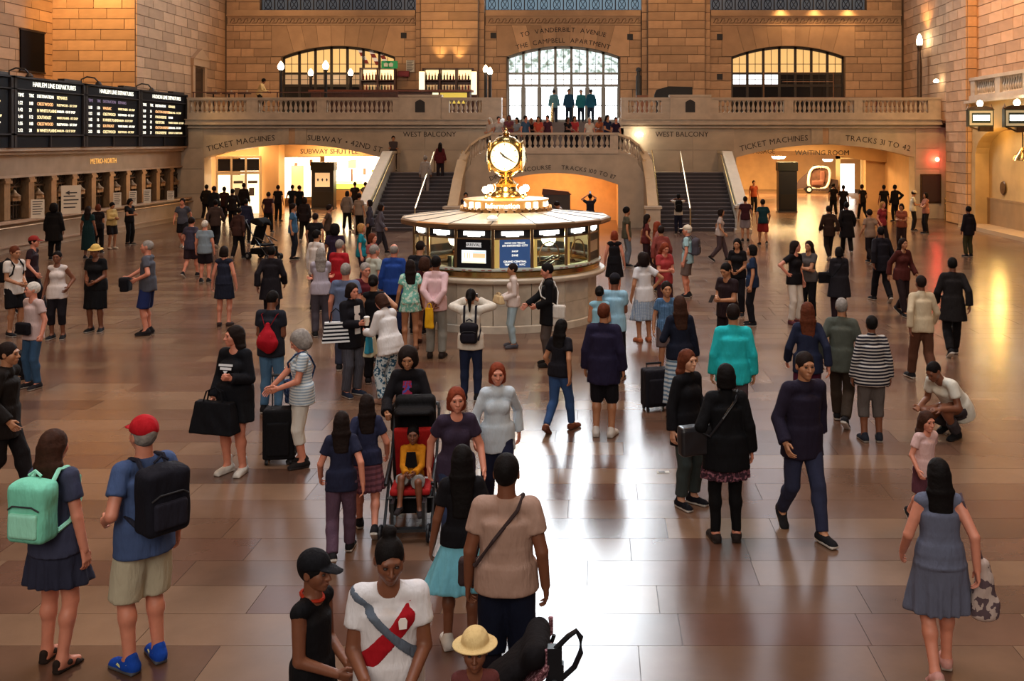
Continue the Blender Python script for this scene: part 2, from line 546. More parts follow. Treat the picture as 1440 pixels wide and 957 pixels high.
def shoe_tpl(kind, lod):
    k = ('shoe', kind, lod)
    if k in _TPL: return _TPL[k]
    h = (0.009, 0.013, 0.022)[lod]
    F = Field()
    if kind == 'sandal':
        F.box((0, -.052, .009), (.030, .105, .004), .006)
        F.cone((-.045, -.10, .03), (.045, -.10, .03), .02, .02, .01)
        F.cone((-.044, -.03, .06), (.044, -.03, .06), .02, .02, .01)
        F.cone((0, .04, .07), (0, .04, .02), .03, .03, .01)
    else:
        F.cone((0, .048, .045), (0, -.01, .052), .043, .046, .02)
        F.cone((0, -.01, .045), (0, -.13, .03), .047, .04, .03)
        F.ball((0, -.15, .028), (.042, .045, .03), .02)
        if kind != 'flat': F.cone((0, .025, .06), (0, .012, .10 if kind == 'low' else .165), .045, .043, .02)
        F.box((0, -.055, .012), (.031, .115, .004), .012)
    F.plane((0, 0, .0015), (0, 0, -1))
    V, Q = F.mesh(h)
    mi = (V[Q].mean(1)[:, 2] < .026).astype(int) if kind != 'sandal' else np.zeros(len(Q), int)
    me = mesh_np('shoe', V, Q, mi=mi); me.materials.append(None); me.materials.append(None)
    _TPL[k] = me; return me

def lace_mesh(kind):
    k = ('lace', kind)
    if k in _TPL: return _TPL[k]
    mb = MB()
    for i in range(4):
        y = -.035 - .022 * i; z = .096 - .012 * i
        mb.tube([(-.026, y, z - .014), (0, y - .004, z), (.026, y, z - .014)], .0042, 5)
    me = mb.mesh('laces', True); me.materials.append(None); _TPL[k] = me; return me

def hair_tpl(style, lod):
    k = ('hair', style, lod)
    if k in _TPL: return _TPL[k]
    h = (0.009, 0.014, 0.024)[lod]
    F = Field(); g = .006 if lod == 2 else 0
    face = ((0, -.135, -.012), (.071, .092, .092))
    if style == 'short':
        F.ball((0, .018, .028), (.083 + g, .104 + g, .107 + g)); F.ball(*face, .01, True); F.plane((0, 0, -.045), (0, -.35, -1))
    elif style == 'buzz':
        F.ball((0, .016, .026), (.078 + g, .099 + g, .101 + g)); F.ball((0, -.135, -.015), (.080, .095, .102), .01, True); F.plane((0, 0, -.04), (0, -.35, -1))
    elif style == 'fringe':
        F.ball((0, .018, .024), (.081 + g, .103 + g, .10 + g)); F.ball(*face, .01, True); F.plane((0, 0, -.045), (0, -.3, -1)); F.plane((0, 0, .052), (0, -.5, 1))
    elif style == 'bob':
        F.ball((0, .018, .025), (.09, .11, .11)); F.ell((0, .03, 0), (0, .035, -.085), (.095, .09), (.098, .085), (1, 0, 0), (0, 1, 0), .04, .03)
        F.ball((0, -.125, -.030), (.077, .118, .112), .010, True); F.plane((0, 0, -.115), (0, 0, -1))
    elif style == 'curly':
        F.ball((0, .035, .02), (.118, .128, .13)); F.ball((0, .06, -.06), (.115, .1, .1), .04); F.ball((0, -.135, -.045), (.078, .118, .118), .012, True)
    elif style in ('long', 'verylong'):
        z = -.33 if style == 'long' else -.45
        F.ball((0, .018, .026), (.089, .109, .109))
        F.ell((0, .045, .0), (0, .07, -.12), (.095, .085), (.10, .07), (1, 0, 0), (0, 1, 0), .05, .03)
        F.ell((0, .07, -.12), (0, .105, z), (.105, .06), (.085, .032), (1, 0, 0), (0, 1, 0), .03, .03)
        F.ball((0, -.13, -.045), (.076, .118, .125), .010, True)
    elif style == 'bun':
        F.ball((0, .018, .026), (.081 + g, .102 + g, .104 + g)); F.ball(*face, .01, True); F.plane((0, 0, -.045), (0, -.35, -1)); F.ball((0, .055, .14), (.042, .042, .036), .015)
    elif style == 'lowbun':
        F.ball((0, .018, .026), (.083 + g, .104 + g, .106 + g)); F.ball(*face, .01, True); F.plane((0, 0, -.05), (0, -.35, -1)); F.ball((0, .125, .0), (.042, .04, .042), .015)
    elif style == 'pony':
        F.ball((0, .018, .026), (.082 + g, .103 + g, .105 + g)); F.ball(*face, .01, True); F.plane((0, 0, -.05), (0, -.35, -1))
        F.cone((0, .11, .05), (0, .16, -.02), .026, .032, .02); F.cone((0, .16, -.02), (0, .15, -.22), .034, .014, .02)
    V, Q = F.mesh(h, noise=.004 if style in ('curly',) else .0018)
    me = mesh_np('hair', V, Q); me.materials.append(None); _TPL[k] = me; return me

def hat_tpl(style, lod):
    k = ('hat', style, lod)
    if k in _TPL: return _TPL[k]
    h = (0.008, 0.012, 0.02)[lod]
    F = Field()
    if style == 'cap':
        F.ball((0, .014, .045), (.092, .11, .098)); F.plane((0, 0, .035), (0, -.15, -1))
        F.ell((0, -.09, .042), (0, -.165, .034), (.07, .01), (.045, .01), (1, 0, 0), (0, 0, 1), .03, .01)
    else:
        F.ball((0, .014, .06), (.092, .108, .095)); F.plane((0, 0, .03), (0, 0, -1))
        R = .19 if style == 'straw' else .15
        F.ell((0, .014, .040), (0, .014, .046), (R, R), (R, R), (1, 0, 0), (0, 1, 0), .012, .01)
    V, Q = F.mesh(h)
    me = mesh_np('hat', V, Q); me.materials.append(None); _TPL[k] = me; return me

def ik(a, b, l1, l2, pole):
    d = b - a; L = np.linalg.norm(d)
    if L > (l1 + l2) * .998:
        b = a + d / L * (l1 + l2) * .998; d = b - a; L = np.linalg.norm(d)
    u = d / L
    x = (l1 * l1 - l2 * l2 + L * L) / (2 * L)
    hgt = math.sqrt(max(l1 * l1 - x * x, 0))
    p = np.asarray(pole, float); p = p - (p @ u) * u; p = nrm(p)
    return a + u * x + p * hgt, b

def rotx(a): c, s = math.cos(a), math.sin(a); return np.array([[1, 0, 0], [0, c, -s], [0, s, c]])
def roty(a): c, s = math.cos(a), math.sin(a); return np.array([[c, 0, s], [0, 1, 0], [-s, 0, c]])
def rotz(a): c, s = math.cos(a), math.sin(a); return np.array([[c, -s, 0], [s, c, 0], [0, 0, 1]])

# a pose is given by where pelvis, wrists and ankles are (person 1.70 m tall, facing -y, own left = +x)
POSES = {
    'stand':  dict(LH=(.25, -.04, .86), RH=(-.25, -.02, .86)),
    'relaxed': dict(LH=(.26, -.08, .88), RH=(-.24, .0, .86), LF=(.13, -.07, .085), RF=(-.08, .03, .085), side=2),
    'walk':   dict(LH=(.25, .12, .88), RH=(-.25, -.18, .90), LF=(.08, -.24, .09), RF=(-.08, .26, .15), pel=(0, 0, .91), lean=4, toeR=-35),
    'walk2':  dict(LH=(.25, -.17, .90), RH=(-.25, .12, .88), LF=(.08, .24, .14), RF=(-.08, -.22, .09), pel=(0, 0, .915), lean=4, toeL=-32),
    'phone':  dict(LH=(.07, -.27, 1.10), RH=(-.05, -.28, 1.12), hp=22, grip=1),
    'front':  dict(LH=(.07, -.21, 1.0), RH=(-.07, -.23, 1.0), hp=8),
    'bag':    dict(LH=(.20, -.14, 1.02), RH=(-.25, -.02, .86), lean=0),
    'strap':  dict(LH=(.13, -.17, 1.22), RH=(-.25, -.04, .85), grip=1),
    'behind': dict(LH=(.03, .19, .95), RH=(-.03, .20, .93), polL=(1, .5, .2), polR=(-1, .5, .2)),
    'hip':    dict(LH=(.25, -.03, .86), RH=(-.20, .0, 1.03), polR=(-1, .6, -.2), side=2),
    'photo':  dict(LH=(.09, -.20, 1.50), RH=(-.09, -.20, 1.50), polL=(1, -.1, -.45), polR=(-1, -.1, -.45), grip=1),
    'reach':  dict(LH=(.25, -.03, .86), RH=(-.14, -.42, 1.12), hp=12),
    'reach2': dict(LH=(.12, -.36, 1.08), RH=(-.12, -.36, 1.08), hp=20, lean=6, grip=1),
    'push':   dict(LH=(.20, -.36, 1.03), RH=(-.20, -.36, 1.03), lean=6, hp=10, grip=1),
    'raise':  dict(LH=(.12, -.22, 1.62), RH=(-.05, -.24, 1.66), polL=(1, 0, -.6), polR=(-1, 0, -.6), grip=1),
    'lean':   dict(LH=(.14, -.40, .98), RH=(-.14, -.38, .98), lean=24, hp=20, pel=(0, .06, .91)),
    'crouch': dict(LH=(.16, -.40, .42), RH=(-.20, -.36, .36), lean=42, hp=10, pel=(0, .12, .36), LF=(.13, -.06, .085), RF=(-.13, .06, .13), toeR=-25),
    'sit':    dict(LH=(.10, -.26, .62), RH=(-.10, -.26, .62), lean=-12, pel=(0, .1, .48), LF=(.12, -.36, .12), RF=(-.12, -.34, .12), hp=8),
    'pull':   dict(LH=(.26, -.05, .87), RH=(-.28, .16, .88), grip=1),
    'folded': dict(LH=(-.12, -.19, 1.12), RH=(.12, -.21, 1.10), polL=(1, -.2, -.6), polR=(-1, -.2, -.6)),
}

class Skel: pass
def skeleton(pose, build, w):
    P = dict(POSES[pose]) if isinstance(pose, str) else dict(pose)
    S = Skel(); S.build = build; S.w = w
    fem = build == 'f'; kid = build == 'k'
    pel = np.array(P.get('pel', (0, 0, .93)), float)
    R = rotx(math.radians(P.get('lean', 0))) @ roty(math.radians(P.get('side', 0))) @ rotz(math.radians(P.get('twist', 0)))
    X, Y, U = R @ V3(1, 0, 0), R @ V3(0, 1, 0), R @ V3(0, 0, 1)
    S.X, S.Y, S.U, S.P = X, Y, U, pel
    sw = (.134 if fem else .152) * (.95 if kid else 1) * (1 + (w - 1) * .4)
    S.sw = sw
    S.neck = pel + U * .485
    S.sh = {'L': pel + U * .446 + X * sw, 'R': pel + U * .446 - X * sw}
    S.hip = {'L': pel - V3(0, 0, .03) + V3(.083, 0, 0), 'R': pel - V3(0, 0, .03) - V3(.083, 0, 0)}
    S.el, S.wr, S.kn, S.an, S.toe = {}, {}, {}, {}, {}
    for s_, sx in (('L', 1), ('R', -1)):
        tgt = np.array(P.get(s_ + 'H', (sx * .25, -.03, .86)), float)
        if P.get('lean', 0) and s_ + 'H' not in P: tgt = tgt
        S.el[s_], S.wr[s_] = ik(S.sh[s_], tgt, .285, .25, P.get('pol' + s_, (sx * .45, .7, -.5)))
        ft = np.array(P.get(s_ + 'F', (sx * .10, 0, .085)), float)
        S.kn[s_], S.an[s_] = ik(S.hip[s_], ft, .425, .40, (sx * .12, -1, .1))
        S.toe[s_] = (math.radians(P.get('yaw' + s_, sx * 10)), math.radians(P.get('toe' + s_, 0)))
    HR = R @ rotz(math.radians(P.get('hy', 0))) @ rotx(math.radians(P.get('hp', 0)))
    # head stays closer to upright than the torso
    lean = math.radians(P.get('lean', 0))
    HR = rotx(-lean * .45) @ HR
    S.HR = HR
    S.hs = 1.22 if kid else (.97 if fem else 1.0)
    S.headc = S.neck + (U * .6 + HR @ V3(0, 0, 1) * .4) * (.168 if not kid else .185) + HR @ V3(0, -.018, 0)
    S.grip = P.get('grip', 0)
    return S

def torso(F, S, g=0.0, low=True):
    w = S.w; fem = S.build == 'f'; P, U, X, Y = S.P, S.U, S.X, S.Y
    def e(z0, r0, z1, r1):
        F.ell(P + U * z0, P + U * z1, (r0[0] * w + g, r0[1] * w + g), (r1[0] * w + g, r1[1] * w + g), X, Y, .05, .014)
    if fem:
        if low: e(-.05, (.166, .118), .05, (.156, .110))
        e(.05, (.156, .110), .20, (.122, .092)); e(.20, (.122, .092), .35, (.134, .094))
        for sx in (-1, 1): F.ball(P + U * .305 + X * sx * .062 - Y * .062 * w, .06 * w + g * .6, .04)
    else:
        if low: e(-.05, (.154, .114), .05, (.150, .110))
        e(.05, (.15, .11), .20, (.139, .104)); e(.20, (.139, .104), .36, (.150, .105))
    F.cone(S.sh['L'] - X * .02, S.sh['R'] + X * .02, .046 + g * .8, .046 + g * .8, .045)
    for s_ in 'LR':
        F.cone(S.neck - U * .012, S.sh[s_] + U * .0, .036 + g * .6, .040 + g * .8, .03)

def arm(F, S, s_, g=0.0, t=1.0, loose=0.0):
    """t in 0..2: 1 = elbow, 2 = wrist"""
    a, b, c = S.sh[s_], S.el[s_], S.wr[s_]; w = .6 + .4 * S.w
    if t >= 1:
        F.cone(a, b, .046 * w + g, .039 * w + g, .02)
    else:
        m = a + (b - a) * t; d = nrm(b - a)
        F.cone(a, b, .046 * w + g + loose * .3, .041 * w + g + loose, .02, cut=(m, d))
    if t > 1:
        t2 = t - 1; m = b + (c - b) * t2; d = nrm(c - b)
        F.cone(b, c, .039 * w + g, .029 * w + g + loose, .01, cut=(m, d) if t2 < 1 or g else None)

def leg(F, S, s_, g=0.0, t=2.0, loose=0.0):
    a, b, c = S.hip[s_], S.kn[s_], S.an[s_]; w = .5 + .5 * S.w; fem = S.build == 'f'
    r0 = (.087 if fem else .083) * w
    F_ = nrm(np.cross(nrm(b - a), V3(1, 0, 0)))
    if t >= 1: F.cone(a, b, r0 + g, .056 * w + g + loose * .5, .04)
    else:
        m = a + (b - a) * t; d = nrm(b - a)
        F.cone(a, b, r0 + g + loose * .2, .066 * w + g + loose, .03, cut=(m, d))
    if t > 1:
        t2 = min(t - 1, 1); m = b + (c - b) * t2; d = nrm(c - b)
        F.cone(b, c, .056 * w + g + loose * .5, .037 * w + g + loose, .012, cut=(m, d) if g else None)
        back = nrm(np.cross(d, np.cross(V3(0, 1, 0), d)))
        if t2 > .5: F.ball(b + (c - b) * .3 + back * .018, (.05 * w + g * .8,) * 3, .04)

def body_mesh(S, lod):
    h = (0.0135, 0.02, 0.032)[lod]
    F = Field(); torso(F, S)
    nr = .05 if S.build == 'f' else .058
    F.cone(S.neck - S.U * .04, S.headc - S.HR @ V3(0, -.012, .05) * S.hs, nr, nr * .95, .03)
    F.ball(S.headc, (.06 * S.hs, .075 * S.hs, .085 * S.hs), .02, R=S.HR.T)
    for s_ in 'LR':
        arm(F, S, s_, 0, 2.0); leg(F, S, s_, 0, 2.0)
        yaw, toe = S.toe[s_]; Rf = rotz(yaw) @ rotx(-toe)
        an = S.an[s_]
        F.cone(an + Rf @ V3(0, .035, -.045), an + Rf @ V3(0, -.13, -.055), .034, .027, .03)
        F.cone(an, an + Rf @ V3(0, -.08, -.045), .036, .03, .03)
    V, Q = F.mesh(h)
    parts = [(V, Q, 0)]
    hv, hq, hm = head_tpl(lod)
    hv2 = S.headc + (hv * S.hs) @ S.HR.T
    for s_, sx in (('L', 1), ('R', -1)):
        d = nrm(S.wr[s_] - S.el[s_])
        t = -S.Y * .8 + S.U * .55; t = t - (t @ d) * d
        if np.linalg.norm(t) < .2: t = S.U - (S.U @ d) * d
        t = nrm(t)
        n = nrm(np.cross(d, t)); mid = S.P + S.U * .2 - S.wr[s_]
        mir = 1
        if n @ (-S.X * sx) < 0: n = -n
        kv, kq = hand_tpl('grip' if S.grip else 'relax', lod)
        M = np.stack([d, t, n], 1)
        q2 = kq if np.linalg.det(M) > 0 else kq[:, ::-1]
        parts.append((S.wr[s_] - d * .012 + kv @ M.T, q2, 0))
    V, Q, mi = join_np(parts)
    V2 = np.concatenate([V, hv2]); Q2 = np.concatenate([Q, hq + len(V)]); m2 = np.concatenate([mi, hm])
    me = mesh_np('person', V2, Q2, mi=m2)
    for _ in range(3): me.materials.append(None)
    return me

GH = (0.014, 0.021, 0.034)
def top_mesh(S, lod, sleeve, hem, g, loose=.012, collar=0):
    F = Field(); torso(F, S, g, low=True)
    if True:
        w = S.w; r = (.168 if S.build == 'f' else .158) * w + g + .018
        F.ell(S.P + S.U * .09, S.P - S.U * (hem + .05) * .6 - V3(0, 0, (hem + .05) * .4), (r * .93, .116 * w + g + .004), (r * (1.03 if hem < .25 else 1.22), (.124 if hem < .25 else .16) * w + g + .012), S.X, S.Y, .05, .03)
    for s_ in 'LR':
        if sleeve > 0: arm(F, S, s_, g, sleeve, loose)
    F.cone(S.neck - S.U * .10 + S.Y * .008, S.neck - S.U * .022 + S.Y * .008, .074, .068, .02)
    F.plane(S.P - S.U * hem, -S.U if hem < .25 else V3(0, 0, -1))
    if collar: F.cone(S.neck - S.U * .03 - S.Y * .012, S.neck + S.U * .02, .074, .062, .015)
    else: F.ball(S.neck + S.U * .035 - S.Y * .062, .070, .006, sub=True)
    V, Q = F.mesh(GH[lod], noise=.0022 if lod < 2 else 0)
    me = mesh_np('top', V, Q); me.materials.append(None); return me

def trousers_mesh(S, lod, t, g, loose):
    F = Field(); P, U, X, Y = S.P, S.U, S.X, S.Y; w = S.w
    r = (.168, .12) if S.build == 'f' else (.156, .116)
    F.ell(P - V3(0, 0, .06), P + U * .08, (r[0] * w + g, r[1] * w + g), (r[0] * .94 * w + g, r[1] * .94 * w + g), V3(1, 0, 0), Y, .05, .05)
    for s_ in 'LR': leg(F, S, s_, g, t, loose)
    F.plane(P + U * .09, U)
    V, Q = F.mesh(GH[lod], noise=.0028 if lod < 2 else 0)
    me = mesh_np('trousers', V, Q); me.materials.append(None); return me

def skirt_mesh(S, lod, hemz, flare, dress=None, pleat=.03):
    """hemz: height of the hem above the floor"""
    F = Field(); P = S.P; w = S.w
    top = P + S.U * .13
    r0 = .13 * w; r1 = .18 * w
    if dress: 
        torso(F, S, .014, low=False)
        for s_ in 'LR':
            if dress[0] > 0: arm(F, S, s_, .014, dress[0], .012)
    mid = V3(P[0], P[1], P[2] - .03); bot = V3((S.an['L'][0] + S.an['R'][0]) * .25 + P[0] * .5, (S.kn['L'][1] + S.kn['R'][1]) * .35 + P[1] * .3, hemz - .04)
    F.ell(top, mid, (.152 * w + .004, .118 * w), (.186 * w, .138 * w), V3(1, 0, 0), V3(0, 1, 0), .03, .02)
    F.ell(mid, bot, (.186 * w, .138 * w), (.185 * w + flare, .14 * w + flare), V3(1, 0, 0), V3(0, 1, 0), .04, .012)
    zt, zb = mid[2], hemz
    def pl(f, X, Y, Z):
        k = np.clip((zt - Z) / max(zt - zb, .01), 0, 1)
        return f + pleat * k * .5 * np.sin(np.arctan2(Y - mid[1], X - mid[0]) * 13)
    F.func(pl)
    F.plane((0, 0, hemz), (0, 0, -1))
    if not dress: F.plane(top - V3(0, 0, .02), (0, 0, 1))
    V, Q = F.mesh(GH[lod], noise=.002 if lod < 2 else 0)
    me = mesh_np('skirt', V, Q); me.materials.append(None); return me

SKIN = {'pale': '#cf9a7c', 'tan': '#b07a58', 'brown': '#7a4a33', 'dark': '#4a2c20', 'pink': '#d0886f'}
HAIR = {'black': '#100c0c', 'dark': '#1d1310', 'brown': '#3a2218', 'auburn': '#5a2c1a', 'blond': '#a87c4a', 'grey': '#8c8681', 'white': '#cfc9c0', 'red': '#7a3520'}
def skin_mat(k):
    n = 'skin_' + k
    if n in MATS: return MATS[n]
    m = mat(n, hexc(SKIN[k]), .5, noise=.06, nscale=20)
    b = m.node_tree.nodes['Principled BSDF']
    return m
_MC = {}
def cached(key, fn):
    if key not in _MC: _MC[key] = fn()
    return _MC[key]

PEOPLE = []
def person(label, X, Y, H, face, pose='stand', build='m', top=None, bottom=None, hair=('short', 'dark'), skin='pale', shoe=('low', '#1a1a1e', '#d8d4cc'),
           hat=None, w=1.0, Z=0.0, lod=None, group=None, dress=None, hose=None):
    """top=(kind, colour material or hex, hem?)  bottom=(kind, colour[, length])"""
    if lod is None: lod = 0 if Y < 12.2 else (1 if Y < 24 else 2)
    pk = pose if isinstance(pose, str) else repr(sorted(pose.items()))
    if lod == 2 : w = round(w, 1)
    key = (pk, build, w)
    S = cached(('S',) + key, lambda: skeleton(pose, build, w))
    me = cached(('B', lod) + key, lambda: body_mesh(S, lod))
    s = H / 1.70
    lipc = mat('lip_' + skin, tuple(c * .75 * f for c, f in zip(hexc(SKIN[skin]), (1.0, .6, .6))), .45)
    legm = skin_mat(skin)
    o = link('person', me, None, [legm, mat('eye_and_brow', (.03, .02, .018), .35), lipc], loc=(X, Y, Z), rot=(0, 0, math.radians(face)), scl=(s, s, s))
    setp(o, label, 'person', group)
    def cm(c): return c if isinstance(c, bpy.types.Material) else cloth(c) if isinstance(c, str) else cloth(*c)
    names = {'tee': 'shirt', 'long': 'shirt', 'tank': 'tank_top', 'jacket': 'jacket', 'coat': 'coat', 'sweater': 'sweater'}
    if dress:
        kind, col, hemz = dress[:3]; fl = dress[3] if len(dress) > 3 else .06
        d = cached(('D', lod, kind, hemz, fl) + key, lambda: skirt_mesh(S, lod, hemz, fl, dress=({'tank': 0, 'tee': .5, 'long': 2}[kind],)))
        link('dress', d, o, cm(col))
    if bottom:
        kind, col = bottom[:2]
        if kind in ('trousers', 'jeans', 'capri', 'shorts', 'tights', 'wide'):
            t = {'trousers': 1.97, 'jeans': 1.97, 'wide': 1.97, 'capri': 1.6, 'shorts': .88, 'tights': 1.99}[kind]
            if len(bottom) > 2: t = bottom[2]
            g, lo = {'trousers': (.013, .018), 'jeans': (.010, .008), 'capri': (.013, .012), 'shorts': (.014, .03), 'tights': (.005, .0), 'wide': (.016, .045)}[kind]
            d = cached(('T', lod, kind, t) + key, lambda: trousers_mesh(S, lod, t, g, lo))
            link({'jeans': 'jeans', 'shorts': 'shorts', 'tights': 'tights'}.get(kind, 'trousers'), d, o, cm(col))
        else:
            hemz = bottom[2] if len(bottom) > 2 else .5; fl = bottom[3] if len(bottom) > 3 else .06
            d = cached(('K', lod, hemz, fl) + key, lambda: skirt_mesh(S, lod, hemz, fl))
            link('skirt', d, o, cm(col))
    if hose:
        d = cached(('T', lod, 'tights', 1.99) + key, lambda: trousers_mesh(S, lod, 1.99, .005, 0))
        link('tights', d, o, cm(hose))
    if top:
        kind, col = top[:2]
        hem = top[2] if len(top) > 2 else {'tee': .10, 'long': .09, 'tank': .08, 'jacket': .16, 'coat': .42, 'sweater': .13}[kind]
        sl = {'tee': .58, 'long': 1.96, 'tank': 0, 'jacket': 1.97, 'coat': 1.97, 'sweater': 1.97}[kind]
        g = {'tee': .013, 'long': .014, 'tank': .011, 'jacket': .020, 'coat': .022, 'sweater': .019}[kind]
        col_ = 1 if kind in ('jacket', 'coat', 'long') else 0
        d = cached(('U', lod, kind, hem) + key, lambda: top_mesh(S, lod, sl, hem, g, .014, col_))
        link(names[kind], d, o, cm(col))
    hm = Matrix([list(r) for r in S.HR]).to_euler()
    if hair:
        hobj = link('hair', hair_tpl(hair[0], lod), o, mat('hair_' + hair[1], hexc(HAIR[hair[1]]), .75, noise=.25, nscale=30, bump=.4, spec=.15), loc=tuple(S.headc), rot=hm, scl=(S.hs,) * 3)
    if hat:
        link('hat', hat_tpl(hat[0], lod), o, cm(hat[1]), loc=tuple(S.headc), rot=hm if len(hat) < 3 else (S.HR_hat(hat[2]) if False else (hm.x, hm.y, hm.z + math.radians(hat[2]))), scl=(S.hs,) * 3)
    if shoe:
        for s_ in 'LR':
            yaw, toe = S.toe[s_]; an = S.an[s_]
            Rf = Matrix([list(r) for r in rotz(yaw) @ rotx(-toe)])
            loc = Vector(an) + Rf @ Vector((0, 0, -.085))
            sh_ = link('shoe', shoe_tpl(shoe[0], lod), o, [cm(shoe[1]), mat('sole_' + (shoe[2] if len(shoe) > 2 else shoe[1]), hexc(shoe[2] if len(shoe) > 2 else shoe[1]), .6)], loc=loc, rot=Rf.to_euler())
            if lod == 0 and shoe[0] in ('low', 'high'):
                lm = lace_mesh(shoe[0])
                link('laces', lm, sh_, cloth('#cfcac2' if shoe[1] != '#d8d6d0' else '#8c8a86'))
    PEOPLE.append((label, X, Y))
    o_S = S
    return o, S, s
# ------------------------------------------------------------------ the hall
AX = -1.85                 # long axis of the concourse
XL, XR = -20.1, 16.5       # side walls
YF, YU = 48.0, 54.0        # west facade below the balcony, upper west wall
ZB = 4.70                  # balcony floor
def wx(px, Y): return (px - PPX) * Y / FPX
def wz(py, Y): return EYE - (py - PPY) * Y / FPX

stone = mat('limestone', (.53, .325, .19), .75, noise=.10, nscale=1.6, bump=.15, rnd=.2)
stone_back = mat('limestone_joint', (.20, .13, .085), .9)
stone_s = mat('limestone_smooth', (.53, .335, .195), .6, noise=.10, nscale=1.2, bump=.08)
marble = mat('tennessee_marble', (.56, .47, .38), .35, noise=.12, nscale=2.5, bump=.03)
marble_d = mat('botticino_marble', (.50, .42, .33), .3, noise=.14, nscale=1.7, bump=.03)
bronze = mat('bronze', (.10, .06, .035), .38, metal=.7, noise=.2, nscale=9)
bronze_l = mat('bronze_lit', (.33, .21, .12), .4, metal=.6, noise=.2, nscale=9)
brass = mat('polished_brass', (.78, .52, .20), .22, metal=1.0)
iron = mat('dark_iron', (.025, .022, .024), .5, metal=.3)
black = mat('black_lacquer', (.010, .010, .013), .4, spec=.2)
inlay = mat('inlaid_letters', (.035, .025, .022), .6)
white_lit = mat('lit_white_sign', (.9, .9, .85), .5, emit=(1.0, .95, .84), estr=5.0)
glass_dark = mat('dark_glass', (.02, .017, .015), .08, spec=.6)
day_door = mat('daylit_door_glass', (.8, .85, .9), .3, emit=(.90, .97, 1.0), estr=5.0)
day_up = mat('daylit_high_glass', (.6, .7, .8), .3, emit=(.85, .90, 1.0), estr=1.8)
day_mid = mat('daylit_middle_glass', (.6, .7, .8), .3, emit=(.86, .94, 1.0), estr=18.0)
day_low = mat('shaded_high_glass', (.10, .13, .17), .3, emit=(.45, .62, .85), estr=.045)
amber_pane = mat('amber_lit_glass', (.5, .35, .15), .3, emit=(1.0, .58, .20), estr=.75)

# floor ----------------------------------------------------------------------
def tile_mat(name, island):
    m, nt, b = nt_new(name)
    tc = nt.nodes.new('ShaderNodeTexCoord')
    geo = nt.nodes.new('ShaderNodeNewGeometry'); oi = nt.nodes.new('ShaderNodeObjectInfo')
    rnd_ = geo.outputs['Random Per Island'] if island else oi.outputs['Random']
    cr = nt.nodes.new('ShaderNodeValToRGB')
    e = cr.color_ramp.elements
    e[0].position = 0; e[0].color = (.092, .045, .029, 1); e[1].position = 1; e[1].color = (.20, .120, .076, 1)
    for p, c in ((.25, (.145, .079, .049, 1)), (.5, (.118, .056, .037, 1)), (.75, (.172, .100, .061, 1))):
        q = e.new(p); q.color = c
    nt.links.new(rnd_, cr.inputs[0])
    nz = nt.nodes.new('ShaderNodeTexNoise'); nz.inputs['Scale'].default_value = 1.1; nz.inputs['Detail'].default_value = 7; nz.inputs['Roughness'].default_value = .65
    nt.links.new(geo.outputs['Position'], nz.inputs['Vector'])
    hsv = nt.nodes.new('ShaderNodeHueSaturation')
    mr = nt.nodes.new('ShaderNodeMapRange'); mr.inputs['From Min'].default_value = .15; mr.inputs['From Max'].default_value = .85
    mr.inputs['To Min'].default_value = .72; mr.inputs['To Max'].default_value = 1.24
    nt.links.new(nz.outputs['Fac'], mr.inputs['Value']); nt.links.new(mr.outputs[0], hsv.inputs['Value'])
    nt.links.new(cr.outputs[0], hsv.inputs['Color']); nt.links.new(hsv.outputs[0], b.inputs['Base Color'])
    m2 = nt.nodes.new('ShaderNodeMapRange'); m2.inputs['To Min'].default_value = .16; m2.inputs['To Max'].default_value = .30
    nt.links.new(nz.outputs['Fac'], m2.inputs['Value']); nt.links.new(m2.outputs[0], b.inputs['Roughness'])
    b.inputs['Specular IOR Level'].default_value = .75
    bp = nt.nodes.new('ShaderNodeBump'); bp.inputs['Strength'].default_value = .04; bp.inputs['Distance'].default_value = .02
    nt.links.new(nz.outputs['Fac'], bp.inputs['Height']); nt.links.new(bp.outputs[0], b.inputs['Normal'])
    return m
tile_a, tile_b = tile_mat('floor_marble', False), tile_mat('floor_marble_far', True)
floor = MB().box(-24, 22, 1, 84, -.4, -.006).build('floor', mat('floor_joint', (.07, .042, .032), .7))
setp(floor, 'worn pinkish brown marble slab floor of the concourse', None, kind='structure')
rt = random.Random(3)
far = MB(); ntile = 0
y = 4.4
while y < 78:
    d = .50 if y < 30 else 1.0
    xa = max(XL, wx(-40, y + d)); xb = min(XR, wx(1480, y + d))
    if y > 48: xa, xb = XL, XR
    x = xa - rt.random() * 1.2
    while x < xb:
        L = 1.0 + rt.random() * .8
        if ntile < 300:
            block('floor_tile', x + .0025, x + L - .0025, y + .0025, y + d - .0025, -.03, 0, tile_a, floor); ntile += 1
        else:
            n = len(far.v)
            far.v += [(x + .005, y + .005, 0), (x + L - .005, y + .005, 0), (x + L - .005, y + d - .005, 0), (x + .005, y + d - .005, 0)]
            far.f.append((n, n + 1, n + 2, n + 3)); far.m.append(0)
        x += L
    y += d
o = far.build('floor_tiles', tile_b, floor); o['kind'] = 'stuff'

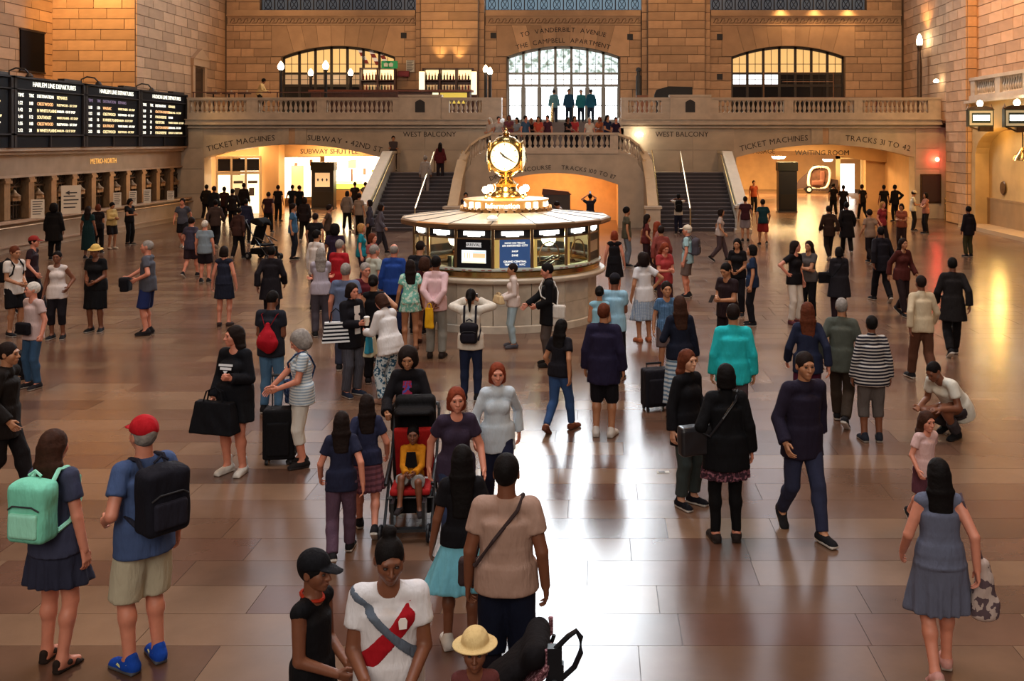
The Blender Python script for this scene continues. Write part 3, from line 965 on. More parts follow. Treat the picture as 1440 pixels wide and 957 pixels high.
# stone coursing ---------------------------------------------------------------
rs = random.Random(11)
CH = .46; JT = .028
def courses(parent, axis, fixed, out, u0, u1, z0, z1, zstart=None, wmin=.95, wmax=1.6, skip=None, m=None):
    """ashlar blocks on a wall: axis 'x' = wall facing -y at y=fixed, 'y' = side wall at x=fixed; out = how far they stand proud (signed)"""
    z = z0; r = 0
    while z < z1 - .05:
        zt = min(z + CH, z1)
        u = u0; first = True
        while u < u1 - .02:
            L = wmin + rs.random() * (wmax - wmin)
            if first and r % 2: L *= .55
            first = False
            v = min(u + L, u1)
            if u1 - v < .35: v = u1
            seg = [(u, v)]
            if skip: seg = skip(u, v, z, zt)
            for a, b in seg:
                if b - a < .06: continue
                if axis == 'x': block('stone_block', a + JT / 2, b - JT / 2, min(fixed, fixed + out), max(fixed, fixed + out), z + JT / 2, zt - JT / 2, m or stone, parent)
                else: block('stone_block', min(fixed, fixed + out), max(fixed, fixed + out), a + JT / 2, b - JT / 2, z + JT / 2, zt - JT / 2, m or stone, parent)
            u = v
        z = zt; r += 1

def arc_pts(cx, half, zs, rise, n=16):
    R = (half * half + rise * rise) / (2 * rise); zc = zs + rise - R
    a = math.asin(min(half / R, 1))
    return [(cx + R * math.sin(-a + 2 * a * i / n), zc + R * math.cos(-a + 2 * a * i / n)) for i in range(n + 1)]
def arc_z(x, cx, half, zs, rise):
    R = (half * half + rise * rise) / (2 * rise); zc = zs + rise - R
    return zc + math.sqrt(max(R * R - (x - cx) ** 2, 0))

def arc_text(s, size, cx, zc, R, a_mid, y, parent, m, name='lettering', spacing=1.06):
    """letters along an arc on a wall facing -y"""
    adv = []
    for ch in s:
        if ch == ' ': adv.append(size * .34); continue
        me = text_mesh(ch, size, .008, 'LEFT'); xs = [v.co.x for v in me.vertices]
        adv.append((max(xs) - min(xs)) * spacing + size * .09)
    tot = sum(adv); pos = -tot / 2; mb = MB()
    for ch, a in zip(s, adv):
        if ch != ' ':
            me = text_mesh(ch, size, .008, 'LEFT'); x0 = min(v.co.x for v in me.vertices)
            ang = a_mid + (pos + a / 2) / R
            c, sn = math.cos(ang), math.sin(ang)
            vs = []
            for v in me.vertices:
                lx, lz = v.co.x - x0 - (a - size * .09) / 2, v.co.y
                vs.append((cx + R * sn + lx * c + lz * sn, y - v.co.z, zc + R * c - lx * sn + lz * c))
            mb.add(vs, [tuple(p.vertices) for p in me.polygons])
        pos += a
    return mb.build(name, m, parent)

# lower west facade ----------------------------------------------------------------
LA = (-14.7, 4.25, 2.95, .62); RA = (11.0, 4.3, 2.95, .62)     # centre, half width, spring, rise of the two wide arches
poly = [(XL - 1, 0), (LA[0] - LA[1], 0)] + arc_pts(*LA) + [(LA[0] + LA[1], 0), (RA[0] - RA[1], 0)] + arc_pts(*RA) + [(RA[0] + RA[1], 0), (XR + 1, 0), (XR + 1, 4.4), (AX + 2.95, 4.4), (AX + 2.95, 2.9), (AX - 2.95, 2.9), (AX - 2.95, 4.4), (XL - 1, 4.4)]
west = MB().prism(poly, YF, YF + .9).build('wall_west', marble_d)
setp(west, 'polished stone facade with two wide low arches under the balcony', None, kind='structure')
# slabs of the facade either side of the stair
for x0, x1 in ((XL, LA[0] - LA[1] - .02), (RA[0] + RA[1] + .02, XR)):
    for z0, z1 in ((0, 1.2), (1.2, 2.4), (2.4, 3.4), (3.4, 4.35)):
        block('stone_slab', x0 + .02, x1 - .02, YF - .04, YF, z0 + .012, z1 - .012, marble_d, west)
for x0, x1 in ((-10.3, -8.3), (-8.3, -6.2), (2.5, 4.6), (4.6, 6.6)):
    for z0, z1 in ((2.2, 3.3), (3.3, 4.35)):
        block('stone_slab', x0 + .012, x1 - .012, YF - .03, YF, z0 + .012, z1 - .012, marble_d, west)
for cx in (LA[0], RA[0]):
    for dx in (-.42, .42):
        block('keystone', cx + dx - .22 - .05, cx + dx + .22 + .05, YF - .09, YF, 3.60, 4.36, marble_d, west)
    block('keystone', cx - .2, cx + .2, YF - .05, YF, 3.62, 4.36, stone_s, west)
def arcR(A): return (A[1] ** 2 + A[3] ** 2) / (2 * A[3])
for A, t1, t2 in ((LA, 'TICKET MACHINES', 'SUBWAY • 42ND ST'), (RA, 'TICKET MACHINES', 'TRACKS 31 TO 42')):
    R = arcR(A); zc = A[2] + A[3] - R
    arc_text(t1, .38, A[0], zc, R + .34, -2.45 / R, YF - .005, west, inlay)
    arc_text(t2, .38, A[0], zc, R + .34, 2.5 / R, YF - .005, west, inlay)
for px in (604, 959):
    o = link('lettering', text_mesh('WEST BALCONY', .34, .008), west, inlay, loc=(wx(px, YF - .05), YF - .04, wz(189, YF)), rot=(PI / 2, 0, 0))
# cornice
t = MB()
t.box(XL, XR, YF - .25, YF + .3, 4.36, 4.44).box(XL, XR, YF - .12, YF + .3, 4.44, 4.52).box(XL, XR, YF - .42, YF + .3, 4.52, 4.60).box(XL, XR, YF - .34, YF + .3, 4.60, 4.76).box(XL, XR, YF - .45, YF + .3, 4.76, 4.80)
GAP = (AX - 2.95, AX + 2.95)
o = MB()
for x0, x1 in ((XL, GAP[0]), (GAP[1], XR)):
    o.box(x0, x1, YF - .25, YF + .4, 4.36, 4.44).box(x0, x1, YF - .12, YF + .4, 4.44, 4.52).box(x0, x1, YF - .42, YF + .4, 4.52, 4.60).box(x0, x1, YF - .34, YF + .4, 4.60, 4.76).box(x0, x1, YF - .46, YF + .4, 4.76, 4.80)
trim1 = o.build('trim_1', marble); setp(trim1, 'moulded stone cornice under the balcony balustrade', None, kind='structure')
fb = MB().box(XL, GAP[0], YF, YU, 4.45, ZB).box(GAP[1], XR, YF, YU, 4.45, ZB).box(GAP[0], GAP[1], 50.6, YU, 4.45, ZB).box(XL, wx(398, 50), 48.9, YU - .1, ZB, ZB + .5).build('floor_balcony', marble)
setp(fb, 'stone floor of the balcony', None, kind='structure')

# balustrade on the balcony
def baluster_mesh(h, r=.09):
    p = [(r * .95, 0), (r * .95, .08 * h), (r * .55, .10 * h), (r * .5, .16 * h), (r * .85, .26 * h), (r, .36 * h), (r * .9, .46 * h), (r * .55, .62 * h), (r * .42, .76 * h), (r * .5, .84 * h), (r * .75, .88 * h), (r * .95, .92 * h), (r * .95, h)]
    return MB().lathe(p, 8).mesh('baluster', True)
bal_me = baluster_mesh(.60); bal_me.materials.append(None)
YB = YF - .12
def balustrade(name, label, x0, x1, groups, piers):
    b = empty(name, ((x0 + x1) / 2, YB, 4.80), 0, label, 'balustrade', 'balustrades of the west balcony')
    cx = (x0 + x1) / 2
    MB().box(x0 - cx, x1 - cx, -.16, .16, 0, .30).build('plinth', marble, b)
    MB().box(x0 - cx, x1 - cx, -.17, .17, .89, .96).box(x0 - cx, x1 - cx, -.21, .21, .96, 1.03).build('rail', marble, b)
    ends = sorted([x0] + [v for g in groups for v in g] + [x1])
    for i in range(0, len(ends), 2):
        if ends[i + 1] - ends[i] > .03: block('pier', ends[i] - cx, ends[i + 1] - cx, -.15, .15, .29, .90, marble, b)
    for a, c in groups:
        n = max(2, round((c - a) / .232)); st = (c - a) / n
        for i in range(n): link('baluster', bal_me, b, marble, loc=(a + st * (i + .5) - cx, 0, .30))
    for a, c in piers:
        o = MB().box(a - cx, c - cx, -.26, .22, .0, 1.06).box(a - cx - .05, c - cx + .05, -.31, .27, 1.06, 1.16).build('tall_pier', marble, b)
        m_ = (a + c) / 2 - cx
        MB().prism([(m_ - .23, .32), (m_ + .23, .32), (m_ + .23, .80), (m_ + .15, .86), (m_, .93), (m_ - .15, .86), (m_ - .23, .80)], -.29, -.255).build('plaque', iron, b)
    return b
g = lambda *r: [(wx(a, YB), wx(c, YB)) for a, c in r]
balustrade('balustrade', 'long marble balustrade of the balcony in front of the bar', XL, wx(706, YB), g((268, 348), (364, 447), (460, 553), (632, 678)), g((563, 621)))
balustrade('balustrade', 'long marble balustrade of the balcony above the tracks arch', wx(873, YB), XR, g((883, 930), (1010, 1102), (1115, 1200), (1212, 1304)), g((942, 998)))

# upper west wall with three arched openings and the feet of the great windows -----------------
WC = (AX - 12.2, AX, AX + 12.2)
WH, WS, WRISE = 3.05, 8.32, .58
outer = [(XL - 2, 4.0), (XR + 2, 4.0), (XR + 2, 31), (XL - 2, 31)]
holes = []
for c in WC:
    holes.append([(c - WH, ZB - .02)] + arc_pts(c, WH, WS, WRISE) + [(c + WH, ZB - .02)])
    holes.append([(c - 4.25, 10.82), (c - 4.25, 28.5), (c + 4.25, 28.5), (c + 4.25, 10.82)])
wu = MB().holed(outer, holes, YU, YU + .8).build('wall_west_upper', stone_back)
setp(wu, 'coursed limestone wall above the balcony with three arched openings', None, kind='structure')
PIL = [(AX - 6.1 - 1.85, AX - 6.1 + 1.85), (AX + 6.1 - 1.85, AX + 6.1 + 1.85)]
for a, b in PIL:
    block('pilaster_core', a + .3, b - .3, YU - .5, YU, 4.5, 31, stone_back, wu)
    block('pilaster_core', a, b, YU - .22, YU, 4.5, 31, stone_back, wu)
    courses(wu, 'x', YU - .5, -.05, a + .32, b - .32, ZB, 11.7, wmin=.9, wmax=1.5)
    courses(wu, 'x', YU - .22, -.05, a, a + .3, ZB, 11.7, wmin=.4, wmax=.5)
    courses(wu, 'x', YU - .22, -.05, b - .3, b, ZB, 11.7, wmin=.4, wmax=.5)
bays = [(XL, PIL[0][0]), (PIL[0][1], PIL[1][0]), (PIL[1][1], XR)]
VW = .55     # voussoir zone beyond the jambs
for (a, b), c in zip(bays, WC):
    courses(wu, 'x', YU, -.05, a, c - WH - .04, ZB, 8.3, wmin=.7, wmax=1.3)
    courses(wu, 'x', YU, -.05, c + WH + .04, b, ZB, 8.3, wmin=.7, wmax=1.3)
    courses(wu, 'x', YU, -.05, a, c - WH - VW, 8.3, 10.02, wmin=.6, wmax=1.0)
    courses(wu, 'x', YU, -.05, c + WH + VW, b, 8.3, 10.02, wmin=.6, wmax=1.0)
    courses(wu, 'x', YU, -.05, a, c - 4.25, 10.82, 11.8, wmin=.6, wmax=1.0)
    courses(wu, 'x', YU, -.05, c + 4.25, b, 10.82, 11.8, wmin=.6, wmax=1.0)
    # fan of voussoirs
    ap = arc_pts(c, WH, WS, WRISE, 9); n = 9
    tp = []
    for i in range(n + 1):
        u = -1 + 2 * i / n
        tp.append((c + u * (WH + VW), 10.02) if abs(u) < .999 else (c + u * (WH + VW), 8.3))
    for i in range(n):
        q = [ap[i], ap[i + 1], tp[i + 1], tp[i]]
        if i == 0: q = [ap[0], ap[1], tp[1], (tp[0][0], 10.02), (tp[0][0], 8.32)]
        if i == n - 1: q = [ap[n - 1], ap[n], (tp[n][0], 8.32), (tp[n][0], 10.02), tp[n - 1]]
        mx = sum(p[0] for p in q) / len(q); mz = sum(p[1] for p in q) / len(q)
        q = [(mx + (x - mx) * .985, mz + (z - mz) * .985) for x, z in q]
        MB().prism(q, YU - .06, YU + .01).build('voussoir', stone, wu)
    # carved band and ledge
    MB().box(a + .05, b - .05, YU - .10, YU, 10.02, 10.08).box(a + .05, b - .05, YU - .10, YU, 10.42, 10.50).box(a + .05, b - .05, YU - .04, YU, 10.08, 10.42).box(a + .05, b - .05, YU - .25, YU, 10.50, 10.56).box(a + .05, b - .05, YU - .16, YU, 10.56, 10.82).build('carved_band', stone_s, wu)
    sc = MB(); x = a + .2
    while x < b - .3:
        sc.tube([(x, YU - .06, 10.14), (x + .10, YU - .06, 10.34), (x + .22, YU - .06, 10.36), (x + .26, YU - .06, 10.26), (x + .18, YU - .06, 10.22)], .022, 5)
        sc.tube([(x + .10, YU - .06, 10.14), (x + .34, YU - .06, 10.14)], .018, 5)
        x += .36
    sc.build('carved_scrolls', stone_back, wu)['kind'] = 'stuff'
# square vents
for px, py in ((568, 50), (694, 50), (886, 52), (1012, 52), (1012, 108)):
    block('vent', wx(px - 4, YU), wx(px + 4, YU), YU - .08, YU, wz(py + 4, YU), wz(py - 4, YU), iron, wu)
R = (WH * WH + WRISE * WRISE) / (2 * WRISE); zc = WS + WRISE - R
arc_text('TO  VANDERBILT  AVENUE', .36, AX, zc, R + .86, 0, YU - .065, wu, inlay)
arc_text('THE  CAMPBELL  APARTMENT', .36, AX, zc, R + .28, 0, YU - .065, wu, inlay)

def arched_window(name, c, label, pane_mats, door):
    """seven lights wide: arched heads, a transom row, tall lower lights"""
    w = empty(name, (c, YU + .3, ZB), 0, label, None, None, 'structure')
    n = 7; st = 2 * WH / n
    fr = mat('window_bronze', (.055, .04, .03), .45, metal=.4) if not door else mat('window_glare_grey', (.28, .28, .27), .5)  # door frames paled: the glow of the bright doors is put into their colour
    zz = [0, 2.05, 2.72, 9]   # relative
    bars = MB()
    for i in range(n + 1):
        x = -WH + st * i; top = arc_z(c + x * .995, c, WH, WS, WRISE) - ZB
        hw = .07 if 0 < i < n else .09
        bars.box(x - hw, x + hw, -.08, .08, 0, top)
    bars.build('mullions', fr, w)
    tr = MB().box(-WH, WH, -.09, .07, zz[1] - .06, zz[1] + .08).box(-WH, WH, -.06, .06, zz[2] - .06, zz[2] + .06)
    tr.build('transom', fr, w)
    ap = arc_pts(0, WH, WS - ZB, WRISE, 14); ap2 = arc_pts(0, WH, WS - ZB - .14, WRISE, 14)
    MB().prism(ap + ap2[::-1], -.08, .08).build('arch_frame', fr, w)
    for r in range(3):
        for i in range(n):
            x0, x1 = -WH + st * i + .06, -WH + st * (i + 1) - .06
            z0 = zz[r] + .05; m = pane_mats[r] if not callable(pane_mats[r]) else pane_mats[r](i)
            if r < 2: block('pane', x0, x1, -.01, .01, z0, zz[r + 1] - .05, m, w)
            else:
                zl, zr = arc_z(c + x0, c, WH, WS, WRISE) - ZB - .03, arc_z(c + x1, c, WH, WS, WRISE) - ZB - .03
                MB().prism([(x0, z0), (x1, z0), (x1, zr), (x0, zl)], -.01, .01).build('pane', m, w)
                gb = MB().box((x0 + x1) / 2 - .015, (x0 + x1) / 2 + .015, -.03, .03, z0, min(zl, zr)).box(x0, x1, -.03, .03, z0 + .45, z0 + .48)
                gb.build('glazing_bar', fr, w)
            if r == 1:
                MB().box(x0, x1, -.03, .03, z0 + .28, z0 + .305).box((x0 + x1) / 2 - .012, (x0 + x1) / 2 + .012, -.03, .03, z0, zz[2] - .05).build('glazing_bar', fr, w)
            if r == 0 and door:
                MB().box(x0, x1, -.03, .03, .0, .22).box(x0, x0 + .07, -.03, .03, 0, 1.98).box(x1 - .07, x1, -.03, .03, 0, 1.98).box(x0, x1, -.03, .03, .95, 1.0).build('door_frame', fr, w)
    return w
def leafy():
    m, nt, b = nt_new('glass_with_trees_behind')
    b.inputs['Base Color'].default_value = (.4, .5, .5, 1)
    g_ = nt.nodes.new('ShaderNodeNewGeometry'); nz = nt.nodes.new('ShaderNodeTexNoise'); nz.inputs['Scale'].default_value = 3.5; nz.inputs['Detail'].default_value = 5
    nt.links.new(g_.outputs['Position'], nz.inputs['Vector'])
    cr = nt.nodes.new('ShaderNodeValToRGB'); cr.color_ramp.elements[0].position = .40; cr.color_ramp.elements[0].color = (.09, .16, .13, 1)
    cr.color_ramp.elements[1].position = .55; cr.color_ramp.elements[1].color = (.85, .97, 1.0, 1)
    nt.links.new(nz.outputs['Fac'], cr.inputs[0]); nt.links.new(cr.outputs[0], b.inputs['Emission Color']); b.inputs['Emission Strength'].default_value = 1.3
    return m
leaf = leafy()
amber2 = mat('amber_lit_glass_dim', (.4, .25, .1), .3, emit=(1.0, .5, .2), estr=.45)
day_tr = mat('daylit_transom_glass', (.8, .85, .9), .3, emit=(.93, .97, 1.0), estr=1.35)
arched_window('window_1', WC[1], 'daylit glass doors under an arch at the head of the stair', [day_door, day_tr, leaf], True)
barroom = mat('lit_bar_room_glass', (.35, .2, .1), .2, emit=(1.0, .6, .3), estr=.35)
arched_window('window_2', WC[0], 'amber arched window behind the bar with lamps', [glass_dark, barroom, amber_pane], False)
arched_window('window_3', WC[2], 'arched window with amber heads over a dark lower half', [glass_dark, lambda i: day_tr if i in (0, 1, 2) else glass_dark, amber_pane], False)
# great windows above: only their feet are in view
for k, c in enumerate(WC):
    w = empty('window_%d' % (4 + k), (c, YU + .3, 10.82), 0, ['foot of the great window above the bar', 'foot of the great window above the glass doors', 'foot of the great window above the amber heads'][k], None, None, 'structure')
    n = 12; st = 8.5 / n
    lowm = [day_low, mat('bluish_high_glass', (.10, .15, .2), .3, emit=(.40, .70, .95), estr=.22), day_low][k]
    for i in range(n):
        x0 = -4.25 + st * i
        block('pane', x0 + .03, x0 + st - .03, 0, .02, 0, 1.35, lowm, w)
        MB().box(x0 - .025, x0 + .025, -.06, .06, 0, 1.35).build('mullion', iron, w)
        gx = x0 + st / 2
        pts = [(gx + .2 * math.cos(a), -.05, .36 + .26 * math.sin(a)) for a in np.linspace(0, 2 * PI, 13)[:-1]]
        MB().tube(pts, .02, 4, closed=True).tube([(gx - .22, -.05, .02), (gx + .22, -.05, .7)], .016, 4).tube([(gx + .22, -.05, .02), (gx - .22, -.05, .7)], .016, 4).build('grille', iron, w)
    up = MB()
    for r_ in range(6):
        for i in range(6):
            x0 = -4.25 + 8.5 / 6 * i; z0 = 1.45 + r_ * 2.7
            up.box(x0 + .08, x0 + 8.5 / 6 - .08, 0, .02, z0, z0 + 2.55)
    up.build('high_panes', day_mid if k == 1 else day_up, w)['kind'] = 'stuff'
    MB().box(-4.25, 4.25, -.12, .12, -.02, .06).build('sill_bar', iron, w)
# ------------------------------------------------------------------ double stair and its central arch
ZP = 3.18                  # floor of the middle landing
CA = (AX, 2.75, 1.86, .50) # arch to the lower level
Y0 = 43.0
# front wall of the stair block with its arch
poly = [(AX - 4.2, 0), (AX - CA[1], 0)] + arc_pts(*CA) + [(AX + CA[1], 0), (AX + 4.2, 0), (AX + 4.2, 1.0), (AX + 3.9, 2.3), (AX + 3.45, 3.0), (AX + 2.75, ZP + .15), (AX - 2.75, ZP + .15), (AX - 3.45, 3.0), (AX - 3.9, 2.3), (AX - 4.2, 1.0)]
sb = MB().prism(poly, Y0, Y0 + .45).build('wall_stair', marble_d)
setp(sb, 'marble front of the stair landing with a low arch to the lower level', None, kind='structure')
Rr = arcR(CA); zc = CA[2] + CA[3] - Rr
arc_text('DINING CONCOURSE', .27, AX, zc, Rr + .24, -1.45 / Rr, Y0 - .006, sb, inlay)
arc_text('TRACKS 100 TO 117', .27, AX, zc, Rr + .24, 1.45 / Rr, Y0 - .006, sb, inlay)
MB().box(AX - 2.75, AX + 2.75, Y0 - .05, Y0, ZP + .02, ZP + .15).build('band', marble, sb)
MB().box(AX - 4.2, AX + 4.2, Y0 + .45, 48, ZP - .25, ZP).build('landing_slab', marble, sb)
# passage behind the arch, lit warm
pw = MB().box(AX - 2.75, AX + 2.75, 47.2, 47.5, 0, 3).box(AX - 2.95, AX - 2.75, Y0 + .4, 47.5, 0, 3).box(AX + 2.75, AX + 2.95, Y0 + .4, 47.5, 0, 3).build('passage_lining', mat('warm_tile', (.62, .36, .16), .5, noise=.08, nscale=3), sb)
area('passage_lamp', (AX, 45.2, 2.85), (0, 0, 0), 3.5, 1.2, 270, (1.0, .55, .22))
# steps from the landing to the balcony
st = MB(); nst = 9
steps_m = mat('worn_steps', (.18, .15, .15), .5, noise=.15, nscale=6)
upst = empty('upper_steps', (AX, 48, ZP), 0, 'flight of grey steps from the landing up to the glass doors', 'stairs')
for i in range(nst):
    z = ZP + (ZB - ZP) * (i + 1) / nst; yy = 48.0 + .29 * i
    block('step', -2.9, 2.9, yy - 48, yy - 48 + .32, z - ZP - .17, z - ZP, steps_m, upst)
for sx in (-1, 1):
    block('side_wall', sx * 3.0 - .12, sx * 3.0 + .12, 0, 2.7, 0, 1.7, marble, upst)
# a brass rail up the middle
MB().tube([(AX - .45, 47.6, ZP), (AX - .45, 47.6, ZP + .95), (AX - .42, 50.6, ZB + .95), (AX - .42, 50.6, ZB)], .035, 8).build('stair_rail', brass)
setp(bpy.data.objects['stair_rail'], 'slim pale handrail standing on the upper steps', 'handrail')

# balustrade over the central arch and the two sweeping parapets
cb = empty('landing_balustrade', (AX, Y0 + .2, ZP + .15), 0, 'marble balustrade over the low arch, in front of the people on the landing', 'balustrade')
MB().box(-2.75, 2.75, -.15, .15, .0, .12).build('plinth', marble, cb)
MB().box(-2.8, 2.8, -.2, .2, .68, .78).build('rail', marble, cb)
b2 = baluster_mesh(.56, .085); b2.materials.append(None)
for a, b in ((-2.75, -2.4), (2.4, 2.75)): block('pier', a, b, -.16, .16, .1, .7, marble, cb)
nb = 20
for i in range(nb): link('baluster', b2, cb, marble, loc=(-2.4 + 4.8 * (i + .5) / nb, 0, .12))
lit_marble = mat('lit_coping', (.72, .58, .40), .4, noise=.06, nscale=3)  # coping marble lightened and warmed, light from above put into its colour
path = [(2.75, 43.2, 4.10), (3.25, 43.22, 3.90), (3.62, 43.25, 3.62), (3.85, 43.3, 3.30), (4.0, 43.1, 2.95), (4.1, 42.4, 2.15), (4.15, 41.3, 1.08)]
for sx, lab in ((-1, 'curving marble parapet of the flight beside the bar side arch'), (1, 'curving marble parapet of the flight beside the tracks arch')):
    pp = empty('stair_parapet', (AX + sx * 4, 41.3, 0), 0, lab, 'parapet', 'parapets of the double stair')
    loc = lambda x, y, z: (x * sx - sx * 4, y - 41.3, z)
    wall_, cop = MB(), MB()
    for i in range(len(path) - 1):
        (x0, y0, z0), (x1, y1, z1) = path[i], path[i + 1]
        d = Vector((x1 - x0, y1 - y0, 0)).normalized(); nx, ny = -d.y * .16, d.x * .16
        q = [(x0 + nx, y0 + ny), (x1 + nx, y1 + ny), (x1 - nx, y1 - ny), (x0 - nx, y0 - ny)]
        open_ = i < 3
        dz = .72 if open_ else .10
        zt = [z0 - dz, z1 - dz, z1 - dz, z0 - dz]
        v = [loc(a, b, 0.0) for a, b in q] + [loc(a, b, c) for (a, b), c in zip(q, zt)]
        wall_.add(v, [(0, 1, 2, 3), (4, 7, 6, 5), (0, 4, 5, 1), (1, 5, 6, 2), (2, 6, 7, 3), (3, 7, 4, 0)])
        nx, ny = nx * 1.35, ny * 1.35
        q = [(x0 + nx, y0 + ny), (x1 + nx, y1 + ny), (x1 - nx, y1 - ny), (x0 - nx, y0 - ny)]
        v = [loc(a, b, c - .11) for (a, b), c in zip(q, (z0, z1, z1, z0))] + [loc(a, b, c) for (a, b), c in zip(q, (z0, z1, z1, z0))]
        cop.add(v, [(0, 1, 2, 3), (4, 7, 6, 5), (0, 4, 5, 1), (1, 5, 6, 2), (2, 6, 7, 3), (3, 7, 4, 0)])
        if open_:
            for t_ in (.2, .5, .8):
                x, y_, z = x0 + (x1 - x0) * t_, y0 + (y1 - y0) * t_, z0 + (z1 - z0) * t_
                link('baluster', b2, pp, marble, loc=loc(x, y_, z - .72), scl=(1, 1, 1.1))
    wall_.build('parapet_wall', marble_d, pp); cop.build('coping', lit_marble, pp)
    MB().box(-.3, .3, -.25, .25, 0, .95).box(-.36, .36, -.31, .31, .95, 1.05).box(-.36, .36, -.31, .31, 0, .12).build('newel', marble, pp, loc=loc(4.15, 41.2, 0))
    MB().tube([loc(4.42, 41.0, .95), loc(4.42, 41.5, 1.0), loc(4.38, 43.2, 2.2), loc(4.36, 45.8, 3.3)], .03, 6).build('handrail', brass, pp)
# the two flights
step_d = mat('dark_stair_treads', (.045, .036, .045), .55, noise=.2, nscale=8)
step_n = mat('stair_nosing', (.16, .13, .14), .5)
NS = 15; RUN = .315; RISE = 2.3 / NS
for sx, lab in ((-1, 'broad dark flight of steps beside the shuttle arch'), (1, 'broad dark flight of steps beside the tracks arch')):
    fl = empty('stair_flight', (AX + sx * 5.95, 41.3, 0), 0, lab, 'stairs', 'flights of the double stair')
    for i in range(NS):
        s_ = block('step', -1.68, 1.68, RUN * i, RUN * NS + .05, RISE * i + (.0 if i == 0 else .005), RISE * (i + 1), step_d, fl)
        block('nosing', -1.68, 1.68, RUN * i - .03, RUN * i + .03, RISE * (i + 1) - .03, RISE * (i + 1) + .004, step_n, fl)
    MB().box(-1.68 if sx < 0 else -1.7, 1.7, RUN * NS, 6.7, 2.05, 2.3).build('landing', marble_d, fl)
    MB().tube([(-sx * .25, -.1, .05), (-sx * .25, -.1, .95), (-sx * .25, RUN * NS, 3.25), (-sx * .25, RUN * NS + .1, 3.2), (-sx * .25, RUN * NS + .1, 2.3)], .035, 6).build('handrail', mat('worn_brass_rail', (.62, .47, .28), .35, metal=.8), fl)
    # outer parapet
    op = MB(); cp = MB(); x0, x1 = sx * 1.72, sx * 2.08
    def quad(mb, xa, xb, pr):
        lo, hi = min(xa, xb), max(xa, xb)
        v = [(lo, y, z) for y, z in pr] + [(hi, y, z) for y, z in pr]; n = len(pr)
        mb.add(v, [tuple(range(n)), tuple(reversed(range(n, 2 * n)))] + [(i, i + n, (i + 1) % n + n, (i + 1) % n) for i in range(n)])
    quad(op, x0, x1, [(-.1, 0), (-.1, 1.0), (RUN * NS, 3.15), (6.7, 3.15), (6.7, 0)])
    quad(cp, x0 - sx * .04, x1 + sx * .05, [(-.2, .98), (-.2, 1.1), (RUN * NS, 3.28), (6.7, 3.28), (6.7, 3.16), (RUN * NS, 3.16)])
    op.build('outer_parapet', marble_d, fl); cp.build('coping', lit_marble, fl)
    MB().box(-.28, .28, -.28, .28, 0, 1.0).box(-.34, .34, -.34, .34, 1.0, 1.1).box(-.34, .34, -.34, .34, 0, .12).lathe([(.2, 1.1), (.22, 1.15), (.1, 1.22), (0, 1.25)], 12).build('newel', marble, fl, loc=(sx * 1.9, -.2, 0))
    MB().tube([(sx * 1.62, -.1, .9), (sx * 1.62, RUN * NS, 3.1)], .03, 6).build('handrail', brass, fl)

# ------------------------------------------------------------------ rooms behind the two wide arches
warmwall = mat('warm_passage_wall', (.58, .36, .17), .55, noise=.10, nscale=1.3, bump=.05)
# left: subway passage
lp = MB().box(-20.1, -9.4, 63, 63.4, 0, 4.3).box(-20.5, -20.1, 48.9, 63.4, 0, 4.3).box(-9.4, -9.0, 48.9, 63.4, 0, 4.3).box(-20.5, -9.0, 48.9, 63.4, 3.75, 4.3).build('wall_passage_left', warmwall)
setp(lp, 'warm stone lining of the subway passage behind the ticket machines arch', None, kind='structure')
MB().box(-20.1, -9.4, 52.0, 52.4, 2.95, 3.8).build('lintel', warmwall, lp)
block('passage_pier', -17.2, -16.2, 50.6, 51.6, 0, 3.75, warmwall, lp)
o = link('lettering', text_mesh('SUBWAY SHUTTLE', .36, .01), lp, inlay, loc=(wx(463, 52), 51.985, wz(213, 52)), rot=(PI / 2, 0, math.radians(0)))
# right: waiting room
rp = MB().box(5.0, 21.5, 77, 77.4, 0, 4.6).box(5.0, 5.3, 48.9, 77.4, 0, 4.6).box(15.4, 15.8, 48.9, 53.4, 0, 4.6).box(14.4, 21.5, 53.4, 53.8, 0, 4.6).box(21.1, 21.5, 53.8, 77, 0, 4.6).box(5.0, 21.5, 48.9, 77.4, 3.95, 4.6).build('wall_passage_right', warmwall)
setp(rp, 'warm stone lining of the waiting room behind the tracks arch', None, kind='structure')
MB().prism([(5.3, 3.95), (5.3, 2.7)] + [(5.6 + 8.6 * i / 10, 2.72 + .5 * math.sin(PI * i / 10)) for i in range(11)] + [(15.4, 2.6), (15.4, 3.95)], 53, 53.4).build('lintel', warmwall, rp)
o = link('lettering', text_mesh('WAITING ROOM', .38, .01), rp, inlay, loc=(wx(1156, 53), 52.985, wz(215, 53)), rot=(PI / 2, 0, 0))
o = link('lettering', text_mesh('PASSAGE', .34, .01), rp, inlay, loc=(wx(1072, 53), 52.985, wz(213, 53)), rot=(PI / 2, 0, 0))
area('lintel_fill', (-14.0, 49.3, 3.25), (math.radians(62), 0, 0), 3.0, .3, 90, (1.0, .58, .24))  # added fill light that brightens the lettered lintel, no fixture
for x, yy, e in ((-14.5, 56, 750), (-12.0, 60, 600), (-18.4, 50.2, 260), (-13.6, 50.6, 220)):
    area('passage_lamp', (x, yy, 3.7), (0, 0, 0), 2.5, 1.2, e, (1.0, .64, .30))
for x, yy, e in ((10.5, 56, 1000), (9.0, 68, 1200), (14.0, 69, 1200), (11, 50.5, 330)):
    area('waiting_room_lamp', (x, yy, 3.85), (0, 0, 0), 2.5, 1.4, e, (1.0, .62, .26))
bulb = mat('lamp_globe', (1, .9, .7), .4, emit=(1.0, .86, .58), estr=26)
